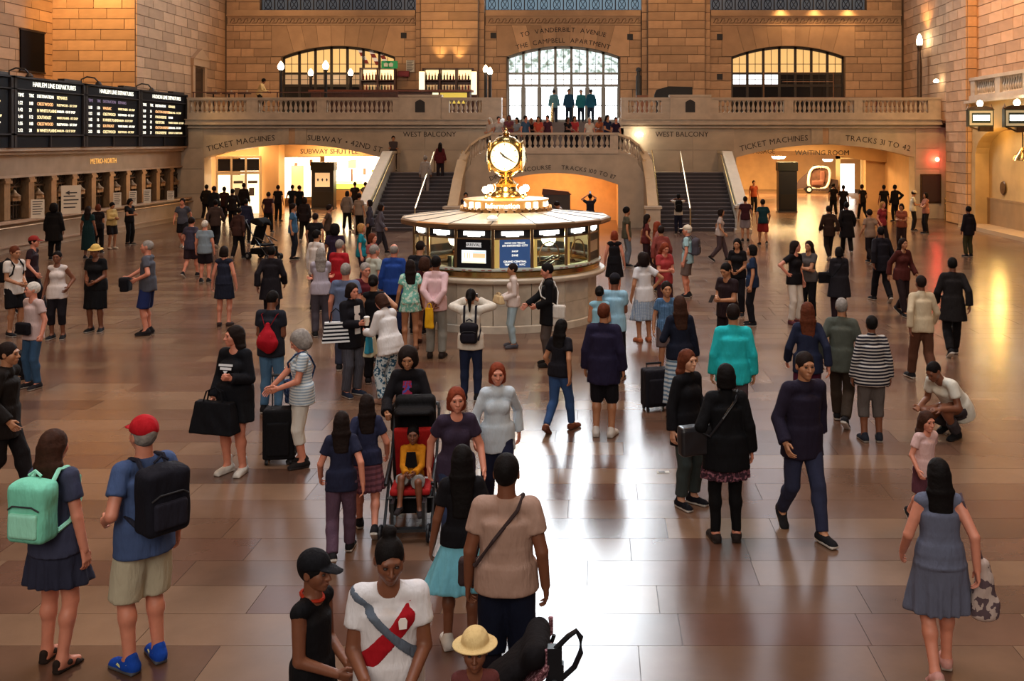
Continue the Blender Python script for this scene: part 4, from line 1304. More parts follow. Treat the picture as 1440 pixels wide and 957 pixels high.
def lamp_disc(px, py, Y, r, lab, parent=None):
    o = MB().lathe([(0, -.10), (r * .7, -.09), (r, -.03), (r, .0), (r * 1.1, .02), (r * 1.1, .05), (0, .06)], 14).build('ceiling_lamp', bulb, None, True, loc=(wx(px, Y), Y, wz(py, Y)))
    setp(o, lab, 'lamp')
lamp_disc(490, 222, 55, .34, 'bright round lamp above the white poster wall')
lamp_disc(1095, 221, 54.5, .34, 'bright round lamp above the dark kiosk in the waiting room')
lamp_disc(1164, 225, 66, .30, 'bright round lamp above the white pod')
lamp_disc(420, 226, 57, .25, 'bright round lamp above the slanting poster wall')

# posters and kiosks
def lit_poster(name, label, w_, h_, loc, rz, base, shapes, estr=2.2):
    """backlit poster box: frame, glowing sheet, printed shapes"""
    e = empty(name, loc, rz, label, 'poster')
    MB().box(-w_ / 2 - .05, w_ / 2 + .05, 0, .12, -h_ / 2 - .05, h_ / 2 + .05).build('frame', bronze, e)
    block('sheet', -w_ / 2, w_ / 2, -.02, .0, -h_ / 2, h_ / 2, mat(name + '_sheet_' + label[:12], base, .4, emit=base, estr=estr), e)
    for (u0, u1, v0, v1, c, s_) in shapes:
        block('print', u0 * w_ - w_ / 2, u1 * w_ - w_ / 2, -.03, -.018, v0 * h_ - h_ / 2, v1 * h_ - h_ / 2, mat('print_%s_%s' % (c, s_), hexc(c), .5, emit=hexc(c), estr=s_), e)
    return e
Yp = 58.0
lit_poster('poster_wall', 'wide white backlit poster with a green foot behind the shuttle arch', 4.0, 1.95, (wx(505, Yp), Yp, wz(242, Yp)), 0, (1.0, .95, .80),
           [(0, 1, 0, .16, '#8fae4c', .9), (.1, .55, .17, .24, '#c9d68a', 1.5), (.38, .41, .22, .60, '#5a4030', .3), (.34, .46, .62, .88, '#b08a78', .8), (.56, .60, .42, .62, '#6a5a48', .3), (.68, .72, .5, .58, '#7a8a4a', .5), (.06, .22, .36, .39, '#8a8a80', .6)], 2.6)
lit_poster('poster_wall', 'slanting row of backlit posters along the passage wall', 5.2, 2.3, (wx(396, 56.5), 56.5, wz(250, 56.5)), math.radians(52), (1.0, .90, .62),
           [(.30, .40, .1, .62, '#7a5a40', .3), (.62, .78, .1, .80, '#b0906a', .8), (.66, .70, .78, .94, '#5a3a28', .3), (.86, .90, .78, .94, '#5a3a28', .3), (.50, .52, 0, 1, '#caa060', .5)], 1.7)
def kiosk(label, px0, px1, Y, ptop, faces):
    x0, x1 = wx(px0, Y), wx(px1, Y); w_ = x1 - x0
    k = empty('kiosk', ((x0 + x1) / 2, Y + .3, 0), 0, label, 'kiosk', 'dark kiosks behind the arches')
    H_ = wz(ptop, Y)
    MB().box(-w_ / 2, w_ / 2, -.3, .3, .06, H_ - .45).build('body', black, k)
    MB().box(-w_ / 2 - .04, w_ / 2 + .04, -.34, .34, 0, .08).build('base', iron, k)
    MB().box(-w_ / 2 - .04, w_ / 2 + .04, -.34, .34, H_ - .45, H_).build('head_panel', mat('kiosk_head', (.010, .011, .011), .5, spec=.15), k)
    MB().box(-w_ / 2 + .08, w_ / 2 - .08, -.325, -.30, .15, .95).build('lower_panel', mat('kiosk_panel', (.013, .011, .011), .5, spec=.15), k)
    if faces:
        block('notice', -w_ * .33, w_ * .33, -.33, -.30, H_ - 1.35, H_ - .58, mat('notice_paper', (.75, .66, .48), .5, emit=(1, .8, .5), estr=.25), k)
        for u in (-.2, 0, .2): MB().lathe([(0, -.1), (.06, 0), (0, .1)], 6).build('notice_figure', black, k, loc=(u * w_, -.335, H_ - .96), scl=(1, .2, 1))
    return k
kiosk('dark kiosk with a pale notice of three figures under the shuttle arch', 438, 469, 54.6, 228, True)
kiosk('tall plain black kiosk standing in the tracks arch', 1095, 1121, 52.2, 228, False)

# doors at the far left of the subway passage
d = empty('door_1', (-18.0, 49.9, 0), math.radians(20), 'bright pale framed glass doors inside the ticket machines arch', None, None, 'structure')
glow = mat('doorway_glow', (.9, .75, .5), .4, emit=(1.0, .80, .46), estr=1.9)
pale = mat('pale_door_paint', (.70, .56, .36), .5)
for i in range(3):
    x0 = -1.0 + i * .68
    block('pane', x0 + .05, x0 + .63, 0, .03, .1, 2.05, glow if i != 1 else mat('doorway_glow_dim', (.8, .6, .35), .4, emit=(1, .68, .32), estr=1.0), d)
    block('fanlight', x0 + .05, x0 + .63, 0, .03, 2.25, 2.85, glass_dark, d)
    MB().box(x0 - .05, x0 + .05, -.05, .07, 0, 2.95).build('door_stile', pale, d)
    if i: MB().box(x0 + .1, x0 + .55, -.02, 0, 1.62, 1.75).box(x0 + .15, x0 + .4, -.02, 0, 1.0, 1.4).build('door_notice', mat('door_notice_ink', (.10, .08, .06), .6), d)
MB().box(-1.05, 1.1, -.06, .08, 2.08, 2.22).box(-1.05, 1.1, -.06, .08, 2.9, 3.0).box(1.02, 1.12, -.05, .07, 0, 2.95).build('door_head', pale, d)
# pale doorway at the far side of the waiting room
d = empty('door_2', (wx(1196, 72), 72, 0), 0, 'tall pale framed doorway at the back of the waiting room', None, None, 'structure')
MB().box(-1.05, -.75, -.1, .1, 0, 3.0).box(.75, 1.05, -.1, .1, 0, 3.0).box(-1.05, 1.05, -.1, .1, 2.45, 3.0).build('door_frame', mat('pale_stone', (.8, .66, .42), .5), d)
block('doorway_light', -.75, .3, .05, .08, 0, 2.1, mat('white_daylight_glow', (.9, .95, .9), .4, emit=(.95, 1, .95), estr=3.0), d)
block('transom_panel', -.7, .7, -.12, -.09, 2.55, 2.85, bronze, d)
# white pod on wheels on show in the waiting room
Yc = 71.0
pod = empty('display_pod', (wx(1152, Yc), Yc, 0), 0, 'white rounded pod on small wheels on show in the waiting room', 'display')
podw = mat('pod_white', (.85, .80, .70), .3)
pts = []
for i in range(28):
    a = 2 * PI * i / 28; r_ = 1 / ((abs(math.cos(a)) ** 3.2 + abs(math.sin(a)) ** 3.2) ** (1 / 3.2))
    pts.append((.74 * r_ * math.cos(a) + .10 * r_ * math.sin(a), 0, 1.10 + .80 * r_ * math.sin(a)))
MB().tube(pts, .10, 8, closed=True).build('rim', podw, pod, True)
inner = [(p[0], p[2]) for p in pts]
MB().prism(inner, .05, .5).build('dark_interior', mat('pod_interior', (.10, .045, .03), .6, noise=.5, nscale=2.5), pod)
field_obj('seat_cushion', Field().box((-.1, .05, .75), (.36, .1, .12), .06).box((.25, .1, 1.2), (.12, .08, .35), .06), .05, mat('pod_seat', (.16, .06, .045), .7), pod)
for x in (-.75, .95): MB().lathe([(0, -.1), (.26, -.09), (.28, 0), (.26, .09), (0, .1)], 18).build('wheel', black, pod, loc=(x, -.05, .28), rot=(PI / 2, 0, 0)); MB().lathe([(0, -.02), (.14, -.02), (.14, .02), (0, .02)], 14).build('hub', podw, pod, loc=(x, -.17, .28), rot=(PI / 2, 0, 0))
MB().box(-1.0, 1.0, -.1, .5, .22, .36).prism([(-.8, .4), (-1.75, .3), (-1.7, .6), (-1.1, 1.2), (-.75, 1.5)], .05, .45).prism([(.75, .4), (1.35, .4), (1.35, .95), (.8, 1.05)], .05, .45).build('chassis', mat('pod_chassis', (.05, .03, .03), .5), pod)
MB().tube([(-.85, 0, 1.5), (-.4, 0, 2.0), (.5, 0, 1.98)], .03, 6).build('roof_bar', black, pod)
# dark machine under the central arch
k = empty('dark_kiosk', (wx(783, 44.5), 44.6, 0), 0, 'dark grey box under the low arch to the lower level', 'machine')
MB().box(-.6, .6, -.25, .25, 0, 1.35).build('body', mat('machine_grey', (.06, .055, .055), .45), k)
MB().prism([(-.66, 1.35), (.66, 1.35), (.5, 1.5), (-.62, 1.62)], -.3, .3).build('lid', mat('machine_lid', (.12, .05, .03), .5), k)
# ------------------------------------------------------------------ left wall: ticket windows, departure boards
wl = MB().box(XL - 1.2, XL - .35, 20, 48.5, 0, 3.4).box(XL - 1.2, XL + .05, 20, 48.2, 2.55, 3.30).box(XL - .4, XL + .40, 20, 48.0, 0, .98).build('wall_left', mat('ticket_wall_stone', (.34, .235, .165), .4, noise=.14, nscale=1.7))
setp(wl, 'stone wall of ticket windows under the departure boards', None, kind='structure')
MB().box(XL - .3, XL + .22, 20, 48.0, 3.28, 3.40).box(XL - .3, XL + .34, 20, 48.0, 3.40, 3.50).box(XL - .3, XL + .12, 20, 48.2, 2.48, 2.56).build('cornice', mat('ticket_cornice', (.42, .29, .20), .5, noise=.1, nscale=2), wl)
MB().box(XL + .2, XL + .58, 20, 48.0, .98, 1.05).box(XL + .40, XL + .46, 20, 48.0, .18, .24).build('counter_shelf', mat('counter_stone', (.42, .28, .20), .35), wl)
MB().tube([(XL + .62, 20, .86), (XL + .62, 48, .86)], .03, 6).build('counter_rail', bronze_l, wl)
colw = 1.45; ybay = [32.3 + colw * i for i in range(11)]
for i, y0 in enumerate(ybay):
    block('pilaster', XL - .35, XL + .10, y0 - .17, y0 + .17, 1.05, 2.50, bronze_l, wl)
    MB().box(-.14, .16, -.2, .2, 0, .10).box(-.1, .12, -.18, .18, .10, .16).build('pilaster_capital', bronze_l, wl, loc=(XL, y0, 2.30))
    wn = empty('ticket_window', (XL - .2, y0 + colw / 2, 1.05)); wn.parent = wl
    block('pane', 0, .02, -.52, .52, 0, 1.45, glass_dark, wn)
    gr = MB()
    for k in range(5): gr.box(.04, .07, -.42 + .21 * k - .012, -.42 + .21 * k + .012, 0, 1.1)
    gr.box(.04, .08, -.53, .53, 1.08, 1.14).box(.03, .08, -.53, .53, .45, .49)
    for k in range(7):
        a = PI * k / 6; gr.tube([(.06, .08 * math.cos(a), 1.12 + .06 * math.sin(a)), (.06, .45 * math.cos(a), 1.12 + .32 * math.sin(a))], .016, 4)
    gr.build('grille', bronze, wn)
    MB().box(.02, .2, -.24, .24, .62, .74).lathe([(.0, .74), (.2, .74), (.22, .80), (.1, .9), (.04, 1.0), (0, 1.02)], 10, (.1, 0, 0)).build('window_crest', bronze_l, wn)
o = link('lettering', text_mesh('METRO-NORTH', .30, .012), wl, mat('gilt_letters', (.85, .60, .22), .3, metal=1.0, emit=(1, .6, .2), estr=.25), loc=(XL + .075, 40.4, 2.93), rot=(PI / 2, 0, PI / 2))
o.location.x = XL + .07
# notices standing on the counter
paper = mat('white_card', (.80, .76, .68), .6)
inkm = mat('card_ink', (.05, .05, .06), .6)
def card(label, px, w_, h_, arrow=False):
    Xc = XL + .62; Y = Xc * FPX / (px - PPX)
    e = empty('notice_card', (Xc, Y, 1.055 + h_ / 2), math.radians(40), label, 'sign', 'white notice cards along the ticket counter')
    MB().box(-w_ / 2, w_ / 2, 0, .02, -h_ / 2, h_ / 2).box(-.05, .05, .02, .10, -h_ / 2, -h_ / 2 + .3).build('card', paper, e)
    t_ = MB()
    for k in range(6):
        if arrow and k in (0, 1): continue
        t_.box(-w_ * .38, w_ * (.38 - .08 * (k % 3)), -.006, 0, h_ * (.36 - .13 * k), h_ * (.40 - .13 * k))
    if arrow:
        t_.box(-w_ * .1, w_ * .3, -.006, 0, h_ * .22, h_ * .26).prism([(-w_ * .3, h_ * .24), (-w_ * .08, h_ * .16), (-w_ * .08, h_ * .32)], -.006, 0)
    t_.build('print', inkm, e)
card('small white notice card standing nearest to the edge of the hall', 53, .42, .66)
card('large white notice with a black arrow beside the tall dark figure', 100, .66, 1.05, True)
for px, lab in ((165, 'white notice card behind the person in the yellow blouse'), (187, 'white notice card behind the person all in black at the counter'), (207, 'narrow white notice card standing alone along the ticket counter'), (240, 'smallest white notice card at the far end of the ticket counter')):
    card(lab, px, .30, .60 if px < 220 else .42)
# departure boards
navy = mat('board_black', (.007, .008, .012), .6, spec=.1)
frame_m = mat('board_frame', (.022, .021, .026), .5, spec=.2)
lw, ly, lo_, lv = (mat('board_white', (.9, .9, .8), .5, emit=(.95, .92, .78), estr=1.5), mat('board_yellow', (.9, .8, .4), .5, emit=(1.0, .82, .45), estr=1.1),
                   mat('board_orange', (.9, .5, .2), .5, emit=(1.0, .55, .25), estr=1.0), mat('board_violet', (.3, .25, .4), .5, emit=(.4, .3, .5), estr=.25))
XB = XL + .42
rowsA = [('1:22', '108', 'CRESTWOOD', 'FLEETWOOD - 1ST STOP'), ('1:42', '23', 'N WHITE PLAINS', 'HARLEM - 125 ST STOP'), ('1:48', '112', 'SOUTHEAST', 'WHITE PLAINS - 1ST STOP'), ('1:55', '108', 'CRESTWOOD', 'FLEETWOOD - 1ST STOP'), ('2:12', '28', 'N WHITE PLAINS', 'HARLEM - 125 ST STOP')]
rowsB = [('1:18', '110', 'WASSAIC', 'WHITE PLAINS - 1ST STOP'), ('1:22', '105', 'CRESTWOOD', 'FLEETWOOD - 1ST STOP'), ('1:42', '16', 'N WHITE PLAINS', 'HARLEM - 125 ST STOP'), ('1:48', '112', 'SOUTHEAST', 'WHITE PLAINS - 1ST STOP'), ('2:22', '105', 'CRESTWOOD', 'FLEETWOOD - 1ST STOP')]
rowsC = [('1:20', '35', 'CROTON-HARMON', 'MARBLE HILL - 1ST STOP'), ('1:43', '37', 'POUGHKEEPSIE', 'EXPRESS'), ('1:50', '32', 'GREYSTONE', 'YANKEE STADIUM - 1ST STOP'), ('2:20', '35', 'CROTON-HARMON', 'MARBLE HILL - 1ST STOP'), ('2:43', '37', 'POUGHKEEPSIE', 'EXPRESS TO TARRYTOWN')]
def board(label, y0, y1, head, rows, viol=False):
    b = empty('departure_board', (XB, y0, 3.52), PI / 2, label, 'board', 'departure boards above the ticket windows')
    W_ = y1 - y0; H_ = 2.42      # local x runs along the wall, away from the eye; local -y faces the hall
    MB().box(0, W_, .05, .45, 0, H_).build('case', navy, b)
    MB().box(0, .14, -.02, .1, 0, H_).box(W_ - .14, W_, -.02, .1, 0, H_).box(0, W_, -.02, .1, .42, .48).box(0, W_, -.02, .1, 1.98, 2.02).box(0, W_, -.02, .1, H_ - .05, H_ + .02).box(W_ * .48, W_ * .48 + .06, -.01, .08, 0, .42).build('frame', frame_m, b)
    T = lambda s, x, z, sz, m: link('lettering', text_mesh(s, sz, .004, 'LEFT'), b, m, loc=(x, .035, z), rot=(PI / 2, 0, 0))
    T(head, W_ * .25, 2.20, .235, lw)
    cols = (.28, .95, 1.45, 2.75)
    k = W_ / 4.7
    for s_, cx in zip(('TIME', 'TRK', 'DESTINATION', 'REMARKS'), cols): T(s_, cx * k, 1.80, .165, lv if viol else (lw if s_ != 'REMARKS' else ly))
    for i, r_ in enumerate(rows):
        for j, (s_, cx) in enumerate(zip(r_, cols)):
            T(s_, cx * k, 1.53 - .235 * i, .165 if j < 3 else .125, (lw, lw, (lo_ if i % 3 == 0 else ly), lw if i % 2 else ly)[j])
    # gooseneck lamp over the board
    MB().tube([(.05, .2, H_), (.05, .2, H_ + .18), (.10, .0, H_ + .28), (.25, -.22, H_ + .24), (.35, -.30, H_ + .10)], .03, 6).lathe([(.05, .10), (.12, .0), (.12, -.03), (0, -.03)], 10, (.36, -.31, H_ + .02)).build('gooseneck_lamp', iron, b)
    MB().box(W_ * .72, W_ - .1, .1, .35, H_ + .02, H_ + .12).build('conduit', iron, b)
    return b
board('departure board cut off at the edge of the picture', 28.6, 33.55, 'NEW HAVEN LINE', [(r[0], r[1], r[2], r[3]) for r in rowsA])
board('largest departure board headed harlem line departures in white', 33.6, 38.25, 'HARLEM LINE DEPARTURES', rowsA)
board('middle departure board headed harlem line departures with a dim column row', 38.3, 42.85, 'HARLEM LINE DEPARTURES', rowsB, True)
board('departure board headed hudson line departures at the far end', 42.9, 47.8, 'HUDSON LINE DEPARTURES', rowsC)
# masonry above the boards
XP = -20.2
wu_l = MB().box(-25.2, -23.85, 20, 43.6, 3.4, 31).box(-25.2, XP, 43.55, 56, 4.45, 31).box(-24, XL - .3, 20, 49, 3.3, 3.50).build('wall_left_upper', stone_back)
setp(wu_l, 'coursed limestone pier and wall above the departure boards', None, kind='structure')
courses(wu_l, 'x', 43.55, -.05, -23.85, XP, 5.4, 11.6, wmin=.85, wmax=1.5)
courses(wu_l, 'y', -23.85, .05, 38.6, 43.5, 5.2, 11.4, wmin=.85, wmax=1.5)
dy0, dy1 = 49.4, 51.2       # doorway in the pier
def skipdoor(a, b, z, zt):
    if zt > 8.0 or b < dy0 or a > dy1: return [(a, b)]
    out = []
    if a < dy0: out.append((a, dy0))
    if b > dy1: out.append((dy1, b))
    return out
courses(wu_l, 'y', XP, .05, 43.55, 53.9, ZB, 11.6, wmin=.85, wmax=1.5, skip=skipdoor)
dn = empty('door_3', (XP, (dy0 + dy1) / 2, ZB), 0, 'dark doorway with a small pediment in the side pier above the boards', None, None, 'structure')
block('door_leaf', .01, .03, -.6, .6, 0, 2.7, glass_dark, dn)
MB().box(.0, .14, -.88, -.6, 0, 2.8).box(.0, .14, .6, .88, 0, 2.8).box(.0, .2, -.95, .95, 2.8, 3.15).add([(.0, -1.0, 3.15), (.0, 1.0, 3.15), (.0, 0, 3.7), (.24, -1.0, 3.15), (.24, 1.0, 3.15), (.24, 0, 3.7)], [(0, 1, 2), (3, 5, 4), (0, 3, 4, 1), (1, 4, 5, 2), (2, 5, 3, 0)]).build('door_surround', stone_s, dn)
o = MB().box(0, .06, 0, 1.75, 0, 1.65).build('wall_screen', mat('screen_black', (.005, .005, .008), .6, spec=.08), None, loc=(-23.79, 41.0, 6.68)); setp(o, 'blank black panel on the wall above the largest board', 'panel')
MB().box(.0, .08, -.06, 1.81, -.06, 0).box(.0, .08, -.06, 1.81, 1.65, 1.71).build('panel_frame', iron, o)

# ------------------------------------------------------------------ right wall
wr = MB().box(XR + .02, XR + 1.4, 46.3, 56, 4.6, 31).box(XR - .25, XR + 1.4, 43.75, 46.3, 0, 31).box(XR + .2, XR + 1.4, 28, 43.8, 5.5, 31).build('wall_right_upper', stone_back)
setp(wr, 'coursed limestone corner pier and wall over the track gates', None, kind='structure')
courses(wr, 'y', XR + .02, -.05, 46.3, 53.5, ZB, 11.6, wmin=.85, wmax=1.5)
courses(wr, 'y', XR - .25, -.05, 43.75, 46.3, .02, 11.4, wmin=.8, wmax=1.2)
courses(wr, 'x', 43.75, -.05, XR - .25, XR + .3, .02, 11.4, wmin=.6, wmax=.7)
courses(wr, 'y', XR + .2, -.05, 38.0, 43.7, 6.4, 11.0, wmin=.85, wmax=1.5)
gate = mat('gate_plaster', (.50, .34, .16), .55, noise=.15, nscale=1.0)
wl_r = MB().box(XR + .5, XR + .9, 28, 43.8, 0, 4.2).box(XR - .1, XR + .9, 28, 43.8, 4.3, 5.5).build('wall_right', gate)
setp(wl_r, 'amber lit wall of the track gates under the side balcony', None, kind='structure')
MB().box(XR + .42, XR + .5, 30, 43.7, 0, 1.25).box(XR + .40, XR + .5, 30, 43.7, 1.22, 1.30).build('dado', mat('gate_dado', (.30, .19, .10), .5, noise=.12, nscale=2), wl_r)
MB().box(XR - .7, XR + .5, 28, 43.6, 0, .16).build('kerb', mat('kerb_stone', (.46, .33, .20), .45), wl_r)
# arched head of the gate: curve along the wall
for yc in (40.3, 33.8):
    pts = [(yc + 2.9 * math.cos(a), 3.2 + 1.1 * math.sin(a)) for a in np.linspace(0, PI, 15)]
    poly = [(yc + 3.3, 3.2)] + [(yc + 3.3, 4.4), (yc - 3.3, 4.4), (yc - 3.3, 3.2)] + [(p[0], p[1]) for p in pts[::-1]]
    mb = MB(); n = len(poly)
    tri = tessellate_polygon([[Vector((a, b, 0)) for a, b in poly]])
    v = [(XR - .08, a, b) for a, b in poly] + [(XR + .55, a, b) for a, b in poly]
    mb.add(v, [tuple(t_) for t_ in tri] + [tuple(i + n for i in t_) for t_ in tri] + [(i, (i + 1) % n, (i + 1) % n + n, i + n) for i in range(n)])
    mb.build('gate_arch', gate, wl_r)
    MB().box(XR - .1, XR + .55, yc + 2.9, yc + 3.4, 0, 3.25).build('gate_jamb', gate, wl_r)
o = MB().lathe([(0, -.03), (.26, -.03), (.30, 0), (.26, .04), (0, .05)], 20).build('wall_medallion', bronze, None, True, loc=(XR + .46, 41.6, 1.78), rot=(0, -PI / 2, 0)); setp(o, 'small dark round medallion on the amber gate wall', 'plaque')
# side balcony balustrade
sbal = empty('balustrade', (XR, 38, 5.5), 0, 'marble balustrade of the side balcony over the track gates', 'balustrade')
MB().box(-.2, .2, -8, 5.7, 0, .22).box(-.42, .2, -8, 5.7, -.12, 0).build('plinth', marble, sbal)
MB().box(-.2, .2, -8, 5.7, .86, 1.0).build('rail', marble, sbal)
yy = 5.6
while yy > -4:
    block('pier', -.16, .16, yy - .5, yy, .2, .88, marble, sbal); yy -= .5
    for i in range(9): link('baluster', bal_me, sbal, marble, loc=(0, yy - .12 - .235 * i, .22), scl=(1, 1, 1.08))
    yy -= 9 * .235 + .05
# hanging track signs
def track_sign(label, px, py, Y):
    e = empty('track_sign', (wx(px, Y), Y, wz(py, Y)), math.radians(-4), label, 'sign', 'lit track signs over the gates')
    w_, h_ = .50, .34
    MB().box(-w_, w_, -.15, .15, -h_, h_).build('box', mat('sign_bronze_green', (.07, .075, .05), .45, metal=.5), e)
    MB().box(-w_ + .05, w_ - .05, -.17, -.15, -h_ + .05, h_ - .05).build('face', mat('sign_face', (.45, .38, .22), .5, emit=(1, .8, .45), estr=.25), e)
    MB().box(-w_ + .14, w_ - .14, -.19, -.17, -.2, .2).build('dark_field', mat('sign_field', (.03, .05, .04), .5), e)
    block('lit_number', -w_ + .18, w_ - .18, -.20, -.19, -.10, .12, white_lit, e)
    MB().prism([(-w_ - .05, h_), (w_ + .05, h_), (w_ - .1, h_ + .1), (.22, h_ + .14), (-.22, h_ + .14), (-w_ + .1, h_ + .1)], -.12, .12).build('pediment', bronze, e)
    MB().lathe([(0, 0), (.09, .03), (.13, .12), (.09, .22), (0, .26)], 12).build('globe', bulb, e, True, loc=(0, 0, h_ + .12))
    for sx in (-1, 1): MB().lathe([(.02, 0), (.08, .06), (.03, .14), (.0, .24)], 8).build('finial', bronze, e, loc=(sx * (w_ - .05), 0, h_))
    MB().tube([(-w_ + .1, 0, -h_), (-.1, 0, -h_ - .12), (.4, .1, -h_ - .15)], .035, 6).box(-.05, w_, -.12, .12, -h_ - .2, -h_).build('bracket', bronze, e)
track_sign('small lit track sign with a globe lamp beside the stone pier', 1378, 166, 40.0)
track_sign('larger lit track sign with a globe lamp at the edge of the hall', 1430, 166, 37.6)
# sconces and small fixtures
def sconce(label, loc, rz=0):
    e = empty('wall_lamp', loc, rz, label, 'lamp')
    MB().box(-.04, .04, 0, .2, -.5, .3).lathe([(.16, -3.5), (.16, -3.4), (.11, -3.3), (.12, -.7), (.1, -.4), (.06, 0), (.14, .25), (.17, .3), (.0, .28)], 10).build('bracket', bronze, e)
    MB().lathe([(0, .28), (.12, .32), (.15, .5), (.10, .75), (0, .9)], 12).build('glass_flame', bulb, e, True)
    return e
sconce('tall torch lamp glowing against the side wall above the balcony', (XR - .45, 49.6, 8.2))
spot('torch_uplight', (XR - .6, 49.6, 9.2), (XR, 49.7, 12), 160, AMBER, 110)
o = MB().lathe([(0, -.02), (.09, 0), (.11, .05), (.08, .11), (0, .13)], 12).build('wall_lamp', mat('red_lamp', (.9, .1, .08), .4, emit=(1.0, .10, .06), estr=30), None, True, loc=(wx(1317, YF - .1), YF - .16, wz(224, YF)), rot=(PI / 2, 0, 0)); setp(o, 'small red warning lamp on the facade beside the tracks arch', 'lamp')
point('red_lamp_light', (wx(1317, YF - .4), YF - .4, wz(224, YF)), 14, (1.0, .06, .04), .05)
o = MB().box(-.42, .42, -.08, 0, -.62, .62).build('wall_panel', mat('brown_board', (.05, .022, .018), .5), None, loc=(wx(1308, YF), YF - .05, wz(265, YF))); setp(o, 'dark brown wooden door panel on the facade below the red lamp', 'panel')
MB().box(-.46, .46, -.04, 0, .62, .70).box(-.46, .46, -.04, 0, -.70, -.62).box(-.50, -.42, -.06, 0, -.7, .7).box(.42, .50, -.06, 0, -.7, .7).build('panel_frame', bronze, o)
br = MB()
br.tube([(wx(1329, 47), 47.0, 1.05), (wx(1340, 46.5), 46.7, 1.05), (wx(1368, 46), 46.2, .95)], .035, 6).tube([(wx(1329, 47), 47.0, .80), (wx(1340, 46.5), 46.7, .80), (wx(1368, 46), 46.2, .70)], .035, 6)
for px, yy in ((1329, 47.0), (1366, 46.2)): br.tube([(wx(px, yy), yy, 0), (wx(px, yy), yy, 1.05)], .03, 6)
o = br.build('brass_rail', brass); setp(o, 'low brass double rail in front of the corner pier', 'handrail')
o = MB().lathe([(0, 0), (.16, .02), (.20, .12), (.12, .2), (0, .22)], 12).build('wall_lamp', bulb, None, True, loc=(wx(899, 47.6), 47.6, wz(192, 47.6))); setp(o, 'small round lamp on the facade beside the west balcony lettering', 'lamp')
o = MB().lathe([(0, 0), (.10, .02), (.13, .08), (.08, .16), (0, .18)], 10).build('wall_lamp', bulb, None, True, loc=(XR - .3, 47.6, wz(116, 47.4))); setp(o, 'small bright lamp on the side wall above the end of the balcony', 'lamp')
# hooded gate lamp
gl = empty('gate_lamp', (wx(1438, 38), 38, 3.0), 0, 'amber hooded lamp hanging before the gate wall', 'lamp')
MB().lathe([(.04, .5), (.1, .42), (.32, .12), (.36, 0), (.33, 0), (.1, .36)], 16).build('hood', brass, gl, True)
MB().tube([(0, 0, .5), (0, 0, 1.9)], .025, 6).build('rod', bronze, gl)
MB().lathe([(0, .05), (.12, .08), (.14, .18), (0, .3)], 10).build('bulb', bulb, gl, True)
point('gate_lamp_light', (wx(1405, 38), 38, 2.85), 160, (1.0, .60, .16), .2)
point('gate_lamp_light', (XR - .6, 41.3, 3.7), 60, (1.0, .60, .18), .2)
# ------------------------------------------------------------------ information booth with its clock
BX, BY = -1.95, 21.3
A0 = math.radians(-2.4)      # angle of one post, 16 posts round
NB_ = 16
def ring(r, a, z, ): return (r * math.sin(a), -r * math.cos(a), z)
booth = empty('information_booth', (BX, BY, 0), 0, 'round marble and brass information booth in the middle of the floor', 'booth')
angs = [A0 + 2 * PI * i / NB_ for i in range(NB_)]
base_m = mat('booth_marble', (.62, .56, .46), .4, noise=.12, nscale=5, bump=.05)
def ngon_ring(mb, prof, mi=0):
    for i in range(NB_):
        a, b = angs[i], angs[(i + 1) % NB_] if i < NB_ - 1 else angs[0] + 2 * PI
        for (r0, z0), (r1, z1) in zip(prof[:-1], prof[1:]):
            mb.add([ring(r0, a, z0), ring(r0, b, z0), ring(r1, b, z1), ring(r1, a, z1)], [(0, 1, 2, 3)], mi)
    return mb
for i in range(NB_):
    a, b = angs[i] + .004, angs[i] + 2 * PI / NB_ - .004
    for z0, z1 in ((.14, .52), (.525, .97)):
        v = [ring(1.93, a, z0), ring(1.93, b, z0), ring(1.93, b, z1), ring(1.93, a, z1), ring(1.80, a, z0), ring(1.80, b, z0), ring(1.80, b, z1), ring(1.80, a, z1)]
        MB().add(v, [(0, 1, 2, 3), (4, 7, 6, 5), (0, 4, 5, 1), (1, 5, 6, 2), (2, 6, 7, 3), (3, 7, 4, 0)]).build('base_slab', base_m, booth)
MB().lathe([(1.80, 0), (1.97, 0), (1.97, .13), (1.94, .15)], 48).build('plinth', base_m, booth, True)
MB().lathe([(1.85, .98), (2.10, .98), (2.13, 1.02), (2.13, 1.05), (2.10, 1.08), (1.75, 1.08)], 64).build('counter', mat('counter_top', (.62, .55, .44), .3, noise=.1, nscale=4), booth, True)
MB().lathe([(1.98, 1.08), (2.0, 1.10), (2.0, 1.19), (1.97, 1.21), (1.75, 1.21)], 64).build('brass_upstand', brass, booth, True)
strip = MB().lathe([(1.99, 1.21), (2.03, 1.225), (2.03, 1.255), (1.99, 1.27), (1.80, 1.27)], 64).build('ledge', mat('pale_ledge', (.55, .62, .58), .35), booth, True)
mk = MB()
for i in range(96):
    a = 2 * PI * i / 96
    if i % 3: mk.add([ring(2.034, a - .018, 1.232), ring(2.034, a + .018, 1.232), ring(2.034, a + .018, 1.25), ring(2.034, a - .018, 1.25)], [(0, 1, 2, 3)])
mk.build('ledge_marks', mat('ledge_marks', (.30, .06, .05), .5), booth)['kind'] = 'stuff'
postm = mat('booth_bronze', (.32, .20, .10), .35, metal=.8)
clear = mat('booth_glass', (.9, .95, .92), .05, trans=1.0, spec=.4)
signb = mat('booth_sign_black', (.015, .014, .016), .4)
cream_pan = mat('booth_cream', (.62, .50, .36), .5)
